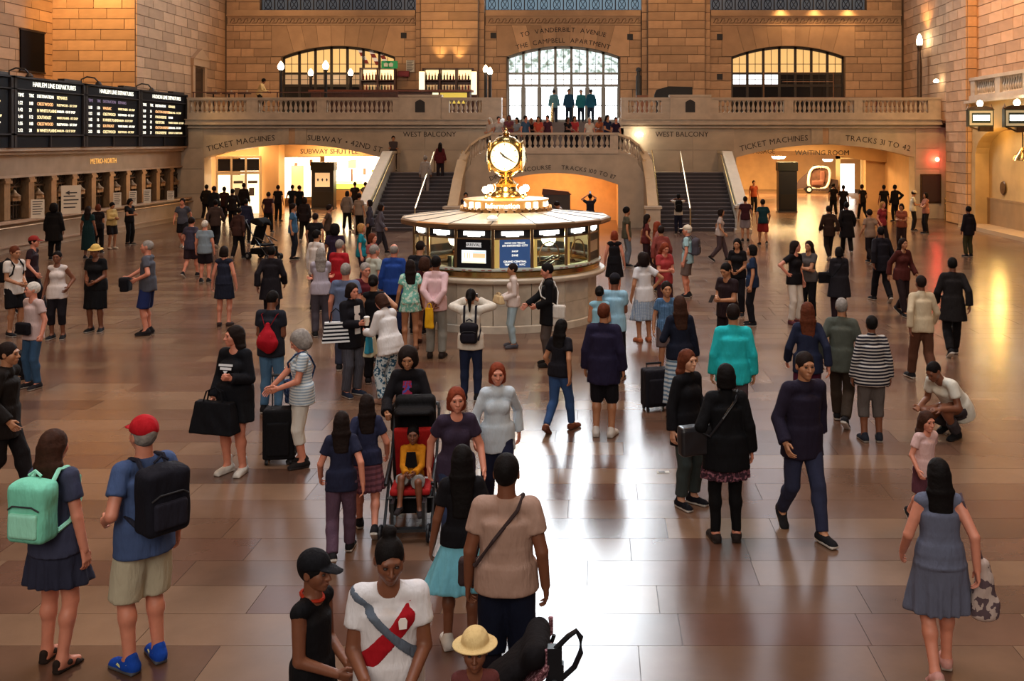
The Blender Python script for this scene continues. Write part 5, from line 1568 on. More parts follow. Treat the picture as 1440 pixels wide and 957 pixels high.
for i in range(NB_):
    a, b = angs[i], angs[i] + 2 * PI / NB_
    MB().tube([ring(1.96, a, 1.2), ring(1.96, a, 2.06)], .032, 8).build('post', postm, booth)
    m_ = (a + b) / 2; r_ = 1.95 * math.cos(PI / NB_); hw = 1.95 * math.sin(PI / NB_) - .035
    k = round(math.degrees(m_) % 360, 1); kk = k if k < 180 else k - 360
    rot = (0, 0, m_); org = ring(r_, m_, 0)
    def P(name, x0, x1, y0, y1, z0, z1, m):
        o = MB().box(x0, x1, y0, y1, z0, z1).build(name, m, booth, loc=org, rot=rot); return o
    P('sign_panel', -hw, hw, -.01, .04, 1.86, 2.05, signb)
    MB().prism([(-hw * .62, 1.91), (-hw * .36, 1.91), (-hw * .36, 1.885), (hw * .36, 1.885), (hw * .36, 1.91), (hw * .62, 1.91), (hw * .62, 1.985), (-hw * .62, 1.985)], -.03, -.01).build('lit_sign', white_lit, booth, loc=org, rot=rot)
    P('transom', -hw, hw, -.03, .03, 1.83, 1.86, postm)
    # index by angle
    if -26 < kk < -3:
        P('screen_case', -hw, hw, -.03, .12, 1.28, 1.83, black)
        P('screen', -hw * .72, hw * .72, -.04, -.03, 1.37, 1.62, mat('arrivals_screen', (.9, .9, .9), .4, emit=(.85, .95, 1.0), estr=1.5))
        P('screen_rows', -hw * .05, hw * .70, -.045, -.04, 1.47, 1.56, mat('screen_orange', (.9, .4, .2), .4, emit=(1.0, .48, .26), estr=1.1))
        P('screen_rows', -hw * .70, hw * .70, -.045, -.04, 1.37, 1.41, mat('screen_yellow', (.9, .8, .4), .4, emit=(1.0, .92, .6), estr=1.1))
        for u in (-.55, -.4, -.25): P('screen_rows', hw * u, hw * (u + .06), -.045, -.04, 1.46, 1.57, MATS['screen_orange'])
        P('screen_rows', -hw * .05, hw * .70, -.045, -.04, 1.56, 1.60, mat('screen_blue', (.4, .6, .9), .4, emit=(.5, .72, 1.0), estr=1.1))
        P('title_plate', -hw * .45, hw * .45, -.045, -.03, 1.68, 1.77, mat('title_plate', (.7, .7, .68), .5, emit=(1, 1, 1), estr=.35))
        link('lettering', text_mesh('ARRIVALS', .085, .003), booth, signb, loc=Vector(org) + Matrix.Rotation(m_, 3, 'Z') @ Vector((0, -.05, 1.725)), rot=(PI / 2, 0, m_))
    elif -3 < kk < 20:
        P('poster', -hw * .72, hw, -.03, .02, 1.28, 1.83, mat('poster_blue', (.02, .045, .12), .4, emit=(.05, .14, .38), estr=.35, noise=.25, nscale=3))
        P('brass_jamb', -hw, -hw * .74, -.02, .02, 1.28, 1.83, mat('lit_brass_jamb', (.8, .6, .2), .3, metal=.8, emit=(1, .7, .2), estr=.3))
        for s_, z, sz, mm in (('NOW ON TRACK', 1.76, .05, lw), ('AN INFORMED CITY', 1.71, .055, lw), ('SHOP', 1.60, .05, lw), ('DINE', 1.52, .055, lw), ('GRAND CENTRAL', 1.40, .055, lw), ('TERMINAL  NYC', 1.34, .055, lw)):
            link('lettering', text_mesh(s_, sz, .002), booth, mm, loc=Vector(org) + Matrix.Rotation(m_, 3, 'Z') @ Vector((hw * .14, -.033, z)), rot=(PI / 2, 0, m_))
    elif kk < -68 or kk > 64:
        P('panel', -hw, hw, -.02, .02, 1.28, 1.45, signb); P('panel', -hw, hw, -.015, .02, 1.45, 1.68, cream_pan); P('panel', -hw, hw, -.02, .02, 1.68, 1.83, signb)
    else:
        P('pane', -hw, hw, -.006, .006, 1.28, 1.83, clear)
        if kk < -40:
            for q in (-.33, .33): P('glazing_bar', hw * q - .008, hw * q + .008, -.02, .02, 1.28, 1.83, postm)
            for z in (1.45, 1.64): P('glazing_bar', -hw, hw, -.02, .02, z - .008, z + .008, postm)
        if kk > 10:
            P('brass_jamb', -hw, -hw * .80, -.02, .02, 1.28, 1.83, mat('lit_brass_jamb', (.8, .6, .2), .3))
            pts = [Vector((hw * .62 * math.cos(t_), -.012, 1.52 + .24 * math.sin(t_))) for t_ in np.linspace(0, PI, 13)] + [Vector((-hw * .62, -.012, 1.40)), Vector((hw * .62, -.012, 1.40))]
            MB().tube(pts, .014, 6, closed=True).build('speak_hole_frame', postm, booth, loc=org, rot=rot)
# inner counter, equipment
MB().lathe([(1.1, .9), (1.72, .9), (1.72, .95), (1.1, .95)], 32).build('inner_desk', mat('inner_desk', (.35, .22, .12), .5), booth)
MB().lathe([(.62, 0), (.62, 2.1)], 24).build('core', mat('booth_core', (.30, .16, .09), .5), booth, True)
for a_, col in ((-.62, (.05, .05, .05)), (.55, (.03, .03, .04)), (.95, (.05, .05, .05))):
    o = MB().box(-.2, .2, -.02, .02, 1.12, 1.42).box(-.03, .03, 0, .05, .95, 1.15).build('monitor', mat('monitor_black', col, .4), booth, loc=ring(1.5, a_, 0), rot=(0, 0, a_ + PI))
for a_, z in ((-.55, 1.27), (-.48, 1.27), (-.42, 1.27)):
    MB().box(-.05, .05, -.03, .03, 0, .17 + .04 * ((a_ * 100) % 2)).build('leaflet_stack', mat('leaflet', (.7, .75, .7), .6), booth, loc=ring(1.83, a_, z), rot=(0, 0, a_))
cab = MB()
for j in range(5):
    cab.tube([ring(1.72, .42 + .05 * j, 1.29), ring(1.70, .62 + .05 * j, 1.42 + .03 * (j % 2)), ring(1.72, .84 + .05 * j, 1.30)], .016, 6)
cab.build('cable_coil', black, booth)
point('booth_light', (BX - .95, BY - .9, 1.75), 60, (1.0, .80, .50), .15)
point('booth_light', (BX + .95, BY - .9, 1.75), 80, (.95, 1.0, .62), .15)
point('booth_light', (BX, BY + 1.2, 1.8), 14, (1.0, .8, .5), .15)
# roof
roof_m = mat('roof_copper_cream', (.66, .52, .34), .45, metal=.0, noise=.12, nscale=6)
for i in range(NB_):
    a, b = angs[i] + .006, angs[i] + 2 * PI / NB_ - .006
    MB().add([ring(2.20, a, 2.15), ring(2.20, b, 2.15), ring(.9, b, 2.285), ring(.9, a, 2.285), ring(2.20, a, 2.10), ring(2.20, b, 2.10), ring(.9, b, 2.23), ring(.9, a, 2.23)],
             [(0, 1, 2, 3), (4, 7, 6, 5), (0, 4, 5, 1), (1, 5, 6, 2), (2, 6, 7, 3), (3, 7, 4, 0)]).build('roof_panel', roof_m, booth)
    MB().tube([ring(2.21, angs[i], 2.15), ring(.9, angs[i], 2.285)], .011, 6).build('roof_rib', signb, booth)
ngon_ring(MB(), [(1.9, 2.04), (2.22, 2.04), (2.24, 2.08), (2.24, 2.13), (2.20, 2.155), (2.1, 2.15)]).build('roof_edge', postm, booth)
MB().lathe([(0, 2.06), (1.95, 2.05)], 32).build('ceiling', cream_pan, booth)
# clock on its pedestal
ck = empty('clock', (BX, BY, 2.27), 0, 'brass four faced globe clock on the roof of the information booth', 'clock')
MB().lathe([(.92, .0), (.96, .04), (.98, .06), (.95, .07)], 40).build('drum_base', postm, ck, True)
leafm = mat('gilt_leafwork', (.55, .30, .12), .4, metal=.8)
for i in range(36):
    a = 2 * PI * i / 36
    MB().prism([(-.055, 0), (.055, 0), (.07, .05), (.035, .09), (0, .13), (-.035, .09), (-.07, .05)], -.015, .015).build('leaf', leafm, ck, loc=ring(.97, a, -.02), rot=(-.12, 0, a))
MB().lathe([(.88, .07), (.88, .21), (.91, .22), (.91, .25), (.85, .26), (.0, .28)], 40).build('sign_drum', mat('drum_amber', (.5, .25, .08), .4, emit=(1, .5, .12), estr=.35), ck, True)
# 'Information' lettering round the drum
tm = text_mesh('Information', .125, .004); xs = [v.co.x for v in tm.vertices]
def wrap(s_, ang, size, name='lettering'):
    me = text_mesh(s_, size, .004); mb = MB()
    mb.add([ring(.893 + v.co.z, ang + v.co.x / .893, .14 + v.co.y) for v in me.vertices], [tuple(p.vertices) for p in me.polygons])
    return mb.build(name, white_lit, ck)
for a in (0, PI / 2, PI, -PI / 2): wrap('Information', a, .155)
for a in (.62, .85, -.62, -.85): MB().box(-.05, .05, -.015, .015, .085, .205).build('lit_panel', white_lit, ck, loc=ring(.895, a, 0), rot=(0, 0, a))
MB().lathe([(.30, .26), (.34, .30), (.30, .38), (.24, .42), (.22, .50), (.26, .56), (.20, .60), (.14, .66), (.13, .72), (.19, .76), (.21, .80), (.12, .83), (.12, .86), (.20, .88), (.22, .90)], 24).build('pedestal', brass, ck, True)
for i in range(4):
    a = PI / 4 + i * PI / 2 + PI / 4 * 0
    MB().lathe([(.03, 0), (.05, .03), (.02, .06), (.02, .12)], 10).build('lamp_stem', brass, ck, loc=ring(.55, a, .27))
    MB().lathe([(0, 0), (.055, .02), (.085, .08), (.055, .145), (0, .16)], 14).build('lamp_globe', bulb, ck, True, loc=ring(.55, a, .37))
point('booth_top_light', (BX, BY - .75, 2.95), 30, (1.0, .66, .28), .12)
# globe case
cz = 1.15; RG = .43
gb = mat('clock_gold', (.80, .55, .18), .2, metal=1.0)
F = Field().ball((0, 0, cz), (RG, RG, RG * .98))
for i in range(4):
    a = i * PI / 2; c = V3(*ring(RG + .34, a, cz)); F.ball(c, .505, .01, sub=True)
V_, Q_ = F.mesh(.016)
link('case', mesh_np('clock_case', V_, Q_), ck, gb)
opal = mat('opal_clock_glass', (.95, .9, .75), .35, emit=(1.0, .88, .58), estr=1.15)
for i in range(4):
    a = i * PI / 2
    f_ = empty('clock_dial', ring(RG - .09, a, cz), a); f_.parent = ck
    MB().lathe([(0, .075), (.12, .065), (.22, .04), (.30, .0)], 40).build('dial_glass', opal, f_, True, rot=(PI / 2, 0, 0))
    MB().tube([(.315 * math.cos(t_), -.005, .315 * math.sin(t_)) for t_ in np.linspace(0, 2 * PI, 41)[:-1]], .022, 8, closed=True).build('dial_ring', gb, f_, True)
    num = MB()
    for k in range(12):
        t_ = PI * k / 6; c_, s_ = math.cos(t_), math.sin(t_)
        num.tube([(.235 * s_, -.052, .235 * c_), (.275 * s_, -.036, .275 * c_)], .007, 4)
    num.build('hour_marks', mat('clock_marks', (.25, .16, .06), .5), f_)
    hd = mat('clock_hand', (.03, .025, .02), .5)
    t_ = math.radians(120); MB().tube([(-.05 * math.sin(t_), -.085, -.05 * math.cos(t_)), (.24 * math.sin(t_), -.085, .24 * math.cos(t_))], [.02, .011], 6).build('minute_hand', hd, f_)
    t_ = math.radians(310); MB().tube([(-.03 * math.sin(t_), -.082, -.03 * math.cos(t_)), (.12 * math.sin(t_), -.082, .14 * math.cos(t_))], [.022, .014], 6).build('hour_hand', hd, f_)
MB().lathe([(.24, cz + .36), (.20, cz + .40), (.10, cz + .43), (.06, cz + .46), (.09, cz + .49), (.05, cz + .52), (.025, cz + .55), (.03, cz + .58), (0, cz + .62)], 16).build('finial', brass, ck, True)
MB().lathe([(.22, cz - .25 - .03), (.26, cz - .24), (.30, cz - .20), (.25, cz - .30), (.22, cz - .28)], 24).build('collar', brass, ck, True)
o = MB().lathe([(0, 0), (.10, .01), (.12, .05), (.08, .10), (0, .12)], 10).build('camera_dome', mat('dome_white', (.85, .85, .8), .3, emit=(1, 1, .95), estr=.3), booth, True, loc=ring(1.9, -.05, 2.19))

# ------------------------------------------------------------------ bar on the balcony
bar = empty('bar_counter', (wx(540, 51), 51, ZB), 0, 'long dark wood bar counter behind the balcony balustrade', 'bar')
x0, x1 = wx(440, 51) - wx(540, 51), wx(662, 51) - wx(540, 51)
darkw = mat('bar_wood', (.07, .025, .018), .35, noise=.2, nscale=5)
MB().box(x0, x1, -.35, .35, 0, 1.55).build('bar_front', darkw, bar)
MB().box(x0 - .1, x1 + .1, -.5, .45, 1.55, 1.65).build('bar_top', mat('bar_top', (.16, .05, .03), .25), bar)
MB().box(x1 - 1.5, x1 - .15, -.38, -.35, .95, 1.5).build('lit_panel', mat('bar_yellow_panel', (.5, .38, .05), .4, emit=(1.0, .75, .12), estr=.45), bar)
MB().box(x1 - 1.9, x1 - 1.6, -.38, -.35, 1.0, 1.5).build('lit_panel', mat('bar_cream_panel', (.9, .8, .5), .4, emit=(1, .85, .5), estr=1.2), bar)
def bottle_mesh():
    me = MB().lathe([(0, 0), (.045, 0), (.045, .20), (.016, .26), (.016, .34), (0, .34)], 8).mesh('bottle', True); me.materials.append(None); return me
bot = bottle_mesh()
bcols = [mat('bottle_%d' % i, c, .15, noise=0) for i, c in enumerate([(.05, .02, .015), (.30, .14, .04), (.02, .06, .03), (.55, .42, .30), (.25, .02, .02), (.10, .10, .12)])]
def backbar(label, xa, xb, Y, ztop, ncol, lab2):
    c = (xa + xb) / 2; w_ = xb - xa
    s_ = empty('back_bar', (c, Y, ZB), 0, label, 'shelf')
    MB().box(-w_ / 2, w_ / 2, .1, .2, 0, ztop).build('back_panel', darkw, s_)
    for z in (1.15, 1.72, 2.30, ztop):
        block('shelf_board', -w_ / 2, w_ / 2, -.2, .15, z - .05, z, darkw, s_)
    for i in range(ncol + 1):
        x = -w_ / 2 + w_ * i / ncol; block('upright', x - .05, x + .05, -.22, .15, 0, ztop, darkw, s_)
    for i in range(ncol):
        x = -w_ / 2 + w_ * (i + .5) / ncol
        block('lit_back', x - w_ / ncol * .4, x + w_ / ncol * .4, .08, .10, 2.34, ztop - .08, mat('bar_glow', (1, .7, .4), .4, emit=(1.0, .68, .32), estr=1.7), s_)
        block('lit_back', x - w_ / ncol * .4, x + w_ / ncol * .4, .08, .10, 1.76, 2.05, mat('bar_glow_dim', (1, .7, .4), .4, emit=(1.0, .6, .28), estr=.35), s_)
    nb = int(w_ / .17)
    for z in (1.15, 1.72, 2.30):
        for i in range(nb):
            o = link('bottle', bot, None, rs.choice(bcols), loc=(c - w_ / 2 + .14 + (w_ - .2) * i / nb, Y - .08, ZB + z), scl=(1.1, 1.1, rs.uniform(.9, 1.25)))
            setp(o, lab2, 'bottle', 'bottles ' + lab2[12:])
    return s_
backbar('tall back bar with glowing shelves of bottles against the pilaster', wx(596, 53.2), wx(665, 53.2), 53.2, 2.92, 3, 'dark bottle on the glowing shelves against the pilaster')
backbar('back bar with bottles in front of the amber arched window', wx(508, 53.3), wx(556, 53.3), 53.3, 2.95, 2, 'dark bottle on the shelves before the amber arched window')
for px, nm in ((594, 'glowing cream column lamp at the near end of the back bar'), (667, 'glowing cream column lamp at the doors end of the back bar')):
    o = MB().box(-.16, .16, -.16, .16, 0, 2.75).build('column_lamp', darkw, None, loc=(wx(px, 52.9), 52.9, ZB)); setp(o, nm, 'lamp')
    MB().box(-.15, .15, -.175, -.16, 1.5, 2.72).build('lit_face', mat('column_glow', (1, .8, .5), .4, emit=(1.0, .78, .45), estr=1.6), o)
for px, p in ((618, 1), (645, 1)):
    spot('bar_uplight', (wx(px, 53.1), 53.1, 7.75), (wx(px, 53.1), 53.5, 12), 170, (1.0, .62, .22), 70, .9, .06)
flame = mat('lantern_glass', (1, .85, .6), .4, emit=(1.0, .80, .48), estr=14)
def post_lamp(label, px, py, Y, r, zbase=ZB):
    zl = wz(py, Y)
    e = empty('post_lamp', (wx(px, Y), Y, zbase), 0, label, 'lamp', 'post lamps of the bar')
    h_ = zl - zbase
    MB().lathe([(.0, 0), (.2, 0), (.2, .06), (.08, .14), (.075, h_ - r - .1), (.11, h_ - r - .05), (.13, h_ - r)], 12).build('post', iron, e, True)
    MB().lathe([(.08, -r), (r * .75, -r * .5), (r * .8, 0), (r * .55, r * .6), (r * .2, r * 1.1), (0, r * 1.25)], 14).build('globe', flame, e, True, loc=(0, 0, h_))
    point('post_lamp_light', (wx(px, Y), Y - .3, zl), 22, WARM, .12)
post_lamp('tall post lamp with a flame globe at the near end of the bar', 395, 93, 49.5, .20)
post_lamp('tall post lamp with a flame globe before the middle of the amber window', 458, 92, 49.5, .20)
post_lamp('shorter globe lamp between the two tall flame lamps', 437, 102, 51.8, .17)
post_lamp('shorter globe lamp between the tall lamps and the bottle shelves', 493, 102, 51.8, .17)
post_lamp('first of a pair of post lamps beside the glass doors', 683, 97, 50.2, .17)
post_lamp('second of a pair of post lamps, nearest the glass doors', 689, 100, 49.6, .17)
# furniture of the bar
rail_m = mat('bar_rail', (.10, .035, .03), .4)
o = MB().tube([(wx(270, 49.2), 49.2, ZB + 1.45), (wx(560, 49.2), 49.2, ZB + 1.45)], .03, 6)
for px in (272, 330, 390, 450, 510, 558): o.tube([(wx(px, 49.2), 49.2, ZB), (wx(px, 49.2), 49.2, ZB + 1.45)], .03, 6)
o.tube([(wx(270, 49.2), 49.2, ZB + 1.15), (wx(560, 49.2), 49.2, ZB + 1.15)], .02, 6)
o = o.build('bar_railing', rail_m); setp(o, 'thin dark railing behind the balustrade of the bar terrace', 'railing')
lt = mat('table_linen', (.55, .45, .35), .6)
for i, px in enumerate((300, 322, 344)):
    e = empty('cafe_table', (wx(px, 50), 50, ZB + .5), 0, ['small dark cafe table nearest the side pier', 'small dark cafe table in the middle of three by the side pier', 'small dark cafe table nearest the waiter'][i], 'table', 'cafe tables of the bar')
    MB().lathe([(0, .9), (.33, .9), (.33, .94), (0, .94)], 16).build('table_top', darkw, e); MB().lathe([(0, 0), (.25, 0), (.25, .04), (.04, .06), (.04, .9)], 10).build('stem', iron, e)
    MB().lathe([(0, 0), (.05, .01), (.06, .14), (.05, .14), (0, .02)], 8).build('table_glass', lt, e, loc=(.15, -.1, .94))
for px, py, w_, c, lab in ((550, 91, .7, '#2f8a52', 'green banner hanging over the bottles beside the flag'), (543, 91, .5, '#2f8a52', 'narrow green banner hanging over the bottle shelves')):
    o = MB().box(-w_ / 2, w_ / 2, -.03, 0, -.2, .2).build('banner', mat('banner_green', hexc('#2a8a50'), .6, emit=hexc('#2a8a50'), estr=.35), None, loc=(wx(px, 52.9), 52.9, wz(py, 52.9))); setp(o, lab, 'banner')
    MB().prism([(-.1, -.1), (.1, -.1), (.12, .06), (0, .12), (-.12, .06)], -.04, -.03).build('emblem', mat('banner_emblem', (.75, .85, .75), .6), o)
fl_ = empty('flag', (wx(507, 54.24), 54.24, wz(79, 54.24)), 0, 'red and white striped flag hanging inside the amber window', 'flag')
for i in range(4):
    for j, u in enumerate((0, .62, 1.15)):
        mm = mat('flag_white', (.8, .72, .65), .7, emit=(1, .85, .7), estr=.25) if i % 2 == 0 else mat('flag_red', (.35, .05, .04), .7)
        MB().prism([(u - .18 + .10 * i, .40 - .2 * i - .08 * j), (u + .06 + .10 * i, .40 - .2 * i - .08 * j), (u + .16 + .10 * i, .20 - .2 * i - .08 * j), (u - .08 + .10 * i, .20 - .2 * i - .08 * j)], -.02, .0).build('stripe', mm, fl_)
for px, py, w_, h_, c, lab in ((436, 96, 1.0, .18, '#8c2a24', ''),):
    pass
o = MB().box(-.22, .22, -.05, 0, -.32, .32).build('wall_notice', paper, None, loc=(wx(577, YU - .1), YU - .08, wz(93, YU))); setp(o, 'grey printed notice on the wall beside the back bar', 'sign')
nb_ = MB()
for i in range(9): nb_.box(-.18, .18 - .05 * (i % 3), -.06, -.05, .26 - .065 * i, .285 - .065 * i)
nb_.build('print', inkm, o)
o = MB().box(-.3, .3, -.1, .1, -.15, .15).build('red_cabinet', mat('red_paint', (.25, .02, .03), .5), None, loc=(wx(568, 53.8), 53.75, wz(104, 53.8))); setp(o, 'small red box on the wall beside the back bar', 'box')
MB().box(-.25, .25, -.12, -.1, -.1, .1).build('front_plate', mat('red_plate', (.35, .04, .05), .4), o)
# doors side of the balcony
o = MB().box(-1.0, .9, -.2, .2, 0, .35).prism([(-1.0, .35), (.9, .35), (.9, .75), (-.3, .78), (-.9, .6)], -.2, .2).build('folded_awning', mat('black_canvas', (.02, .018, .018), .7), None, loc=(wx(948, 50), 50, ZB + 1.0)); setp(o, 'black folded equipment lying behind the balustrade beside the doors', 'equipment')
MB().box(-.9, -.8, -.1, .1, -1.0, 0).box(.7, .8, -.1, .1, -1.0, 0).build('support', iron, o)
o = MB().box(-.28, .28, -.15, .15, 0, 1.3).box(-.3, .3, -.17, .17, 1.3, 1.36).build('podium', mat('podium_wood', (.30, .11, .05), .5), None, loc=(wx(903, 50.5), 50.5, ZB)); setp(o, 'small reddish wooden stand behind the balustrade beside the doors', 'stand')
o = MB().lathe([(.0, 0), (.3, 0), (.3, .05), (.16, .1), (.15, 2.5), (.1, 2.6), (.1, 2.75), (.16, 2.8), (.12, 2.95), (0, 3.0)], 12).build('dark_column', mat('verdigris', (.035, .04, .045), .4), None, True, loc=(wx(898, 53.3), 53.3, ZB)); setp(o, 'slim dark standing lamp column beside the glass doors', 'lamp')
# restaurant screen before the other window
e = empty('restaurant_screen', (WC[2], 53.2, ZB), 0, 'low dark slatted screen before the window over the tracks arch', 'screen')
MB().box(-3.0, 3.0, -.05, .05, .1, .2).box(-3.0, 3.0, -.05, .05, 1.15, 1.25).build('frame', iron, e)
for i in range(19): block('slat', -3.0 + .33 * i - .03, -3.0 + .33 * i + .03, -.04, .04, 0, 1.2, iron, e)
o = MB().tube([(wx(1100, 53), 53, ZB + 2.2), (wx(1172, 53), 53, ZB + 2.2)], .02, 4).tube([(wx(1074, 53), 53, ZB + 2.7), (wx(1074, 53), 53, ZB)], .03, 5).tube([(wx(1172, 53), 53, ZB + 2.7), (wx(1172, 53), 53, ZB)], .03, 5).tube([(wx(1074, 53), 53, ZB + 2.68), (wx(1172, 53), 53, ZB + 2.68)], .02, 4).build('awning_frame', mat('frame_brown', (.25, .12, .06), .5), None); setp(o, 'thin brown pole frame before the window over the tracks arch', 'frame')
o = MB().box(wx(1080, 48.9), wx(1240, 48.9), 48.8, 49.0, ZB + 1.0, ZB + 1.2).box(wx(1085, 48.9), wx(1090, 48.9), 48.85, 48.95, ZB, ZB + 1).box(wx(1232, 48.9), wx(1237, 48.9), 48.85, 48.95, ZB, ZB + 1).build('planter_rail', mat('rail_red', (.14, .04, .03), .6), None); setp(o, 'long low reddish barrier behind the balustrade over the tracks arch', 'barrier')
# wall-washing lights along the ledges and on the piers
for px in (1100, 1148, 1195): spot('ledge_light', (wx(px, 53.4), 53.5, 10.95), (wx(px, 53.4), 54, 9.0), 70, (1.0, .60, .24), 120, .9)
spot('pier_wash', (-21.2, 40.3, 13.0), (-22.0, 43.6, 8.0), 2400, (1.0, .55, .18), 70, .8, .3)
spot('gate_wash', (13.0, 38.0, 14.0), (XR, 40.5, 8.5), 3000, (1.0, .50, .16), 85, .8, .3)
for x in (-16.5, -8.0, 4.3, 13.0):
    spot('balcony_wash', (x, 49.5, 14.5), (x, 54, 8), 420, (1.0, .60, .28), 90, .9, .4)
# ------------------------------------------------------------------ bags, prams and other things people carry
def at(p, local):
    o, S, s = p; r = o.rotation_euler.z; c, sn = math.cos(r), math.sin(r)
    x, y, z = (v * s for v in local)
    return (o.location.x + c * x - sn * y, o.location.y + sn * x + c * y, o.location.z + z)
def onp(p): return dict(rz=p[0].rotation_euler.z)
def lodh(Y, a=.009, b=.014, c=.024): return a if Y < 12.2 else (b if Y < 24 else c)
def root(name, label, cat, p, local, group=None, tilt=0):
    e = empty(name, at(p, local), p[0].rotation_euler.z, label, cat, group); e.scale = (p[2],) * 3
    if tilt: e.rotation_euler.x = tilt
    return e
def cmat(c): return c if isinstance(c, bpy.types.Material) else (cloth(c) if isinstance(c, str) else cloth(*c))
def backpack(label, p, col, pocket=None, size=(.15, .075, .20), z=1.20):
    S = p[1]; Y = p[0].location.y; h = lodh(Y)
    bw = .115 * S.w
    e = root('backpack', label, 'backpack', p, (0, bw + size[1] + .012, z))
    w_, d_, h_ = size
    field_obj('body', Field().box((0, 0, 0), (w_ - .05, d_ - .04, h_ - .05), .045).ball((0, .0, h_ * .6), (w_ * .95, d_ * .95, h_ * .5), .04), h, cmat(col), e, noise=.003)
    field_obj('pocket', Field().box((0, d_ * .95, -h_ * .35), (w_ * .6, .012, h_ * .32), .02), h, cmat(pocket or col), e)
    strapm = cmat(pocket or col)
    MB().tube([(-.05, -.02, h_ + .03), (0, -.02, h_ + .065), (.05, -.02, h_ + .03)], .010, 6).build('top_handle', strapm, e)
    MB().tube([(-w_ * .8, d_ + .005, h_ * .15), (-w_ * .5, d_ + .02, h_ * .3), (w_ * .5, d_ + .02, h_ * .3), (w_ * .8, d_ + .005, h_ * .15)], .006, 5).build('zip', mat('zip_dark', (.03, .03, .035), .5), e)
    zs = 1.44 - z
    for sx in (-1, 1):
        x = sx * .088
        MB().tube([(x, -d_ + .01, h_ * .8), (x, -d_ - .06, zs + .01), (x, -d_ - .14 * S.w, zs + .0), (x * 1.05, -d_ - .25 * S.w, zs - .10), (x * 1.35, -d_ - .23 * S.w, zs - .25), (x * 1.7, -d_ - .10, zs - .36), (x * 1.5, -d_ + .01, -h_ * .75)], .017, 6).build('shoulder_strap', strapm, e)
    return e
def tote(label, p, local, col, w_=.36, h_=.32, d_=.10, drop=.22, rz=0, col2=None, stripes=0):
    e = root('tote_bag', label, 'bag', p, local); e.rotation_euler.z += rz
    F = Field().box((0, 0, 0), (w_ / 2 - .02, d_ / 2 - .015, h_ / 2 - .02), .02)
    if stripes:
        for i in range(stripes):
            z0 = -h_ / 2 + h_ * i / stripes; z1 = -h_ / 2 + h_ * (i + 1) / stripes - .0005
            q = lambda z: w_ / 2 * (1.12 - .24 * (z + h_ / 2) / h_)
            mb = MB(); v = []
            for z in (z0, z1):
                for x, y in ((-1, -1), (1, -1), (1, 1), (-1, 1)): v.append((x * q(z), y * d_ / 2 * (1.2 - .5 * (z + h_ / 2) / h_), z))
            mb.add(v, [(0, 3, 2, 1), (4, 5, 6, 7), (0, 1, 5, 4), (1, 2, 6, 5), (2, 3, 7, 6), (3, 0, 4, 7)])
            mb.build('stripe', cmat(col if i % 2 else col2), e)
    else:
        V_, Q_ = F.mesh(lodh(p[0].location.y), .004)
        k = (V_[:, 2] + h_ / 2) / h_; V_[:, 0] *= 1.08 - .18 * k; V_[:, 1] *= 1.3 - .7 * k
        link('bag_body', mesh_np('bag_body', V_, Q_), e, cmat(col))
    for sy in (-1, 1):
        MB().tube([(-w_ * .25, sy * d_ * .25, h_ * .45), (-w_ * .18, sy * d_ * .15, h_ / 2 + drop * .7), (0, 0, h_ / 2 + drop), (w_ * .18, sy * d_ * .15, h_ / 2 + drop * .7), (w_ * .25, sy * d_ * .25, h_ * .45)], .009, 6).build('handle', cmat(col), e)
    return e
def satchel(label, p, local, col, w_=.30, h_=.22, d_=.09, strap=True, side=1, rz=0):
    """shoulder bag with its strap up to the opposite shoulder"""
    e = root('shoulder_bag', label, 'bag', p, local); e.rotation_euler.z += rz
    h = lodh(p[0].location.y)
    field_obj('bag_body', Field().box((0, 0, 0), (w_ / 2 - .03, d_ / 2 - .025, h_ / 2 - .03), .03), h, cmat(col), e, noise=.003)
    field_obj('flap', Field().box((0, -d_ * .12, h_ * .2), (w_ / 2 - .03, d_ / 2 - .018, h_ * .25), .028), h, cmat(col), e)
    if strap:
        q = -rz; c_, s_ = math.cos(q), math.sin(q)
        def L(pt):
            x, y, z = pt[0] - local[0], pt[1] - local[1], pt[2] - local[2]
            return (c_ * x - s_ * y, s_ * x + c_ * y, z)
        w0 = p[1].w
        pts = [(local[0], local[1], local[2] + h_ * .4), (side * .17, -.13 * w0, 1.18), (side * .02, -.155 * w0, 1.30), (-side * .10, -.085, 1.425), (-side * .11, 0, 1.45), (-side * .08, .09, 1.38), (side * .06, .145 * w0, 1.22), (side * .18, .12 * w0, 1.05), (local[0], local[1], local[2] + h_ * .4)]
        MB().tube([L(t_) for t_ in pts], .012, 6).build('strap', cmat(col), e)
    return e
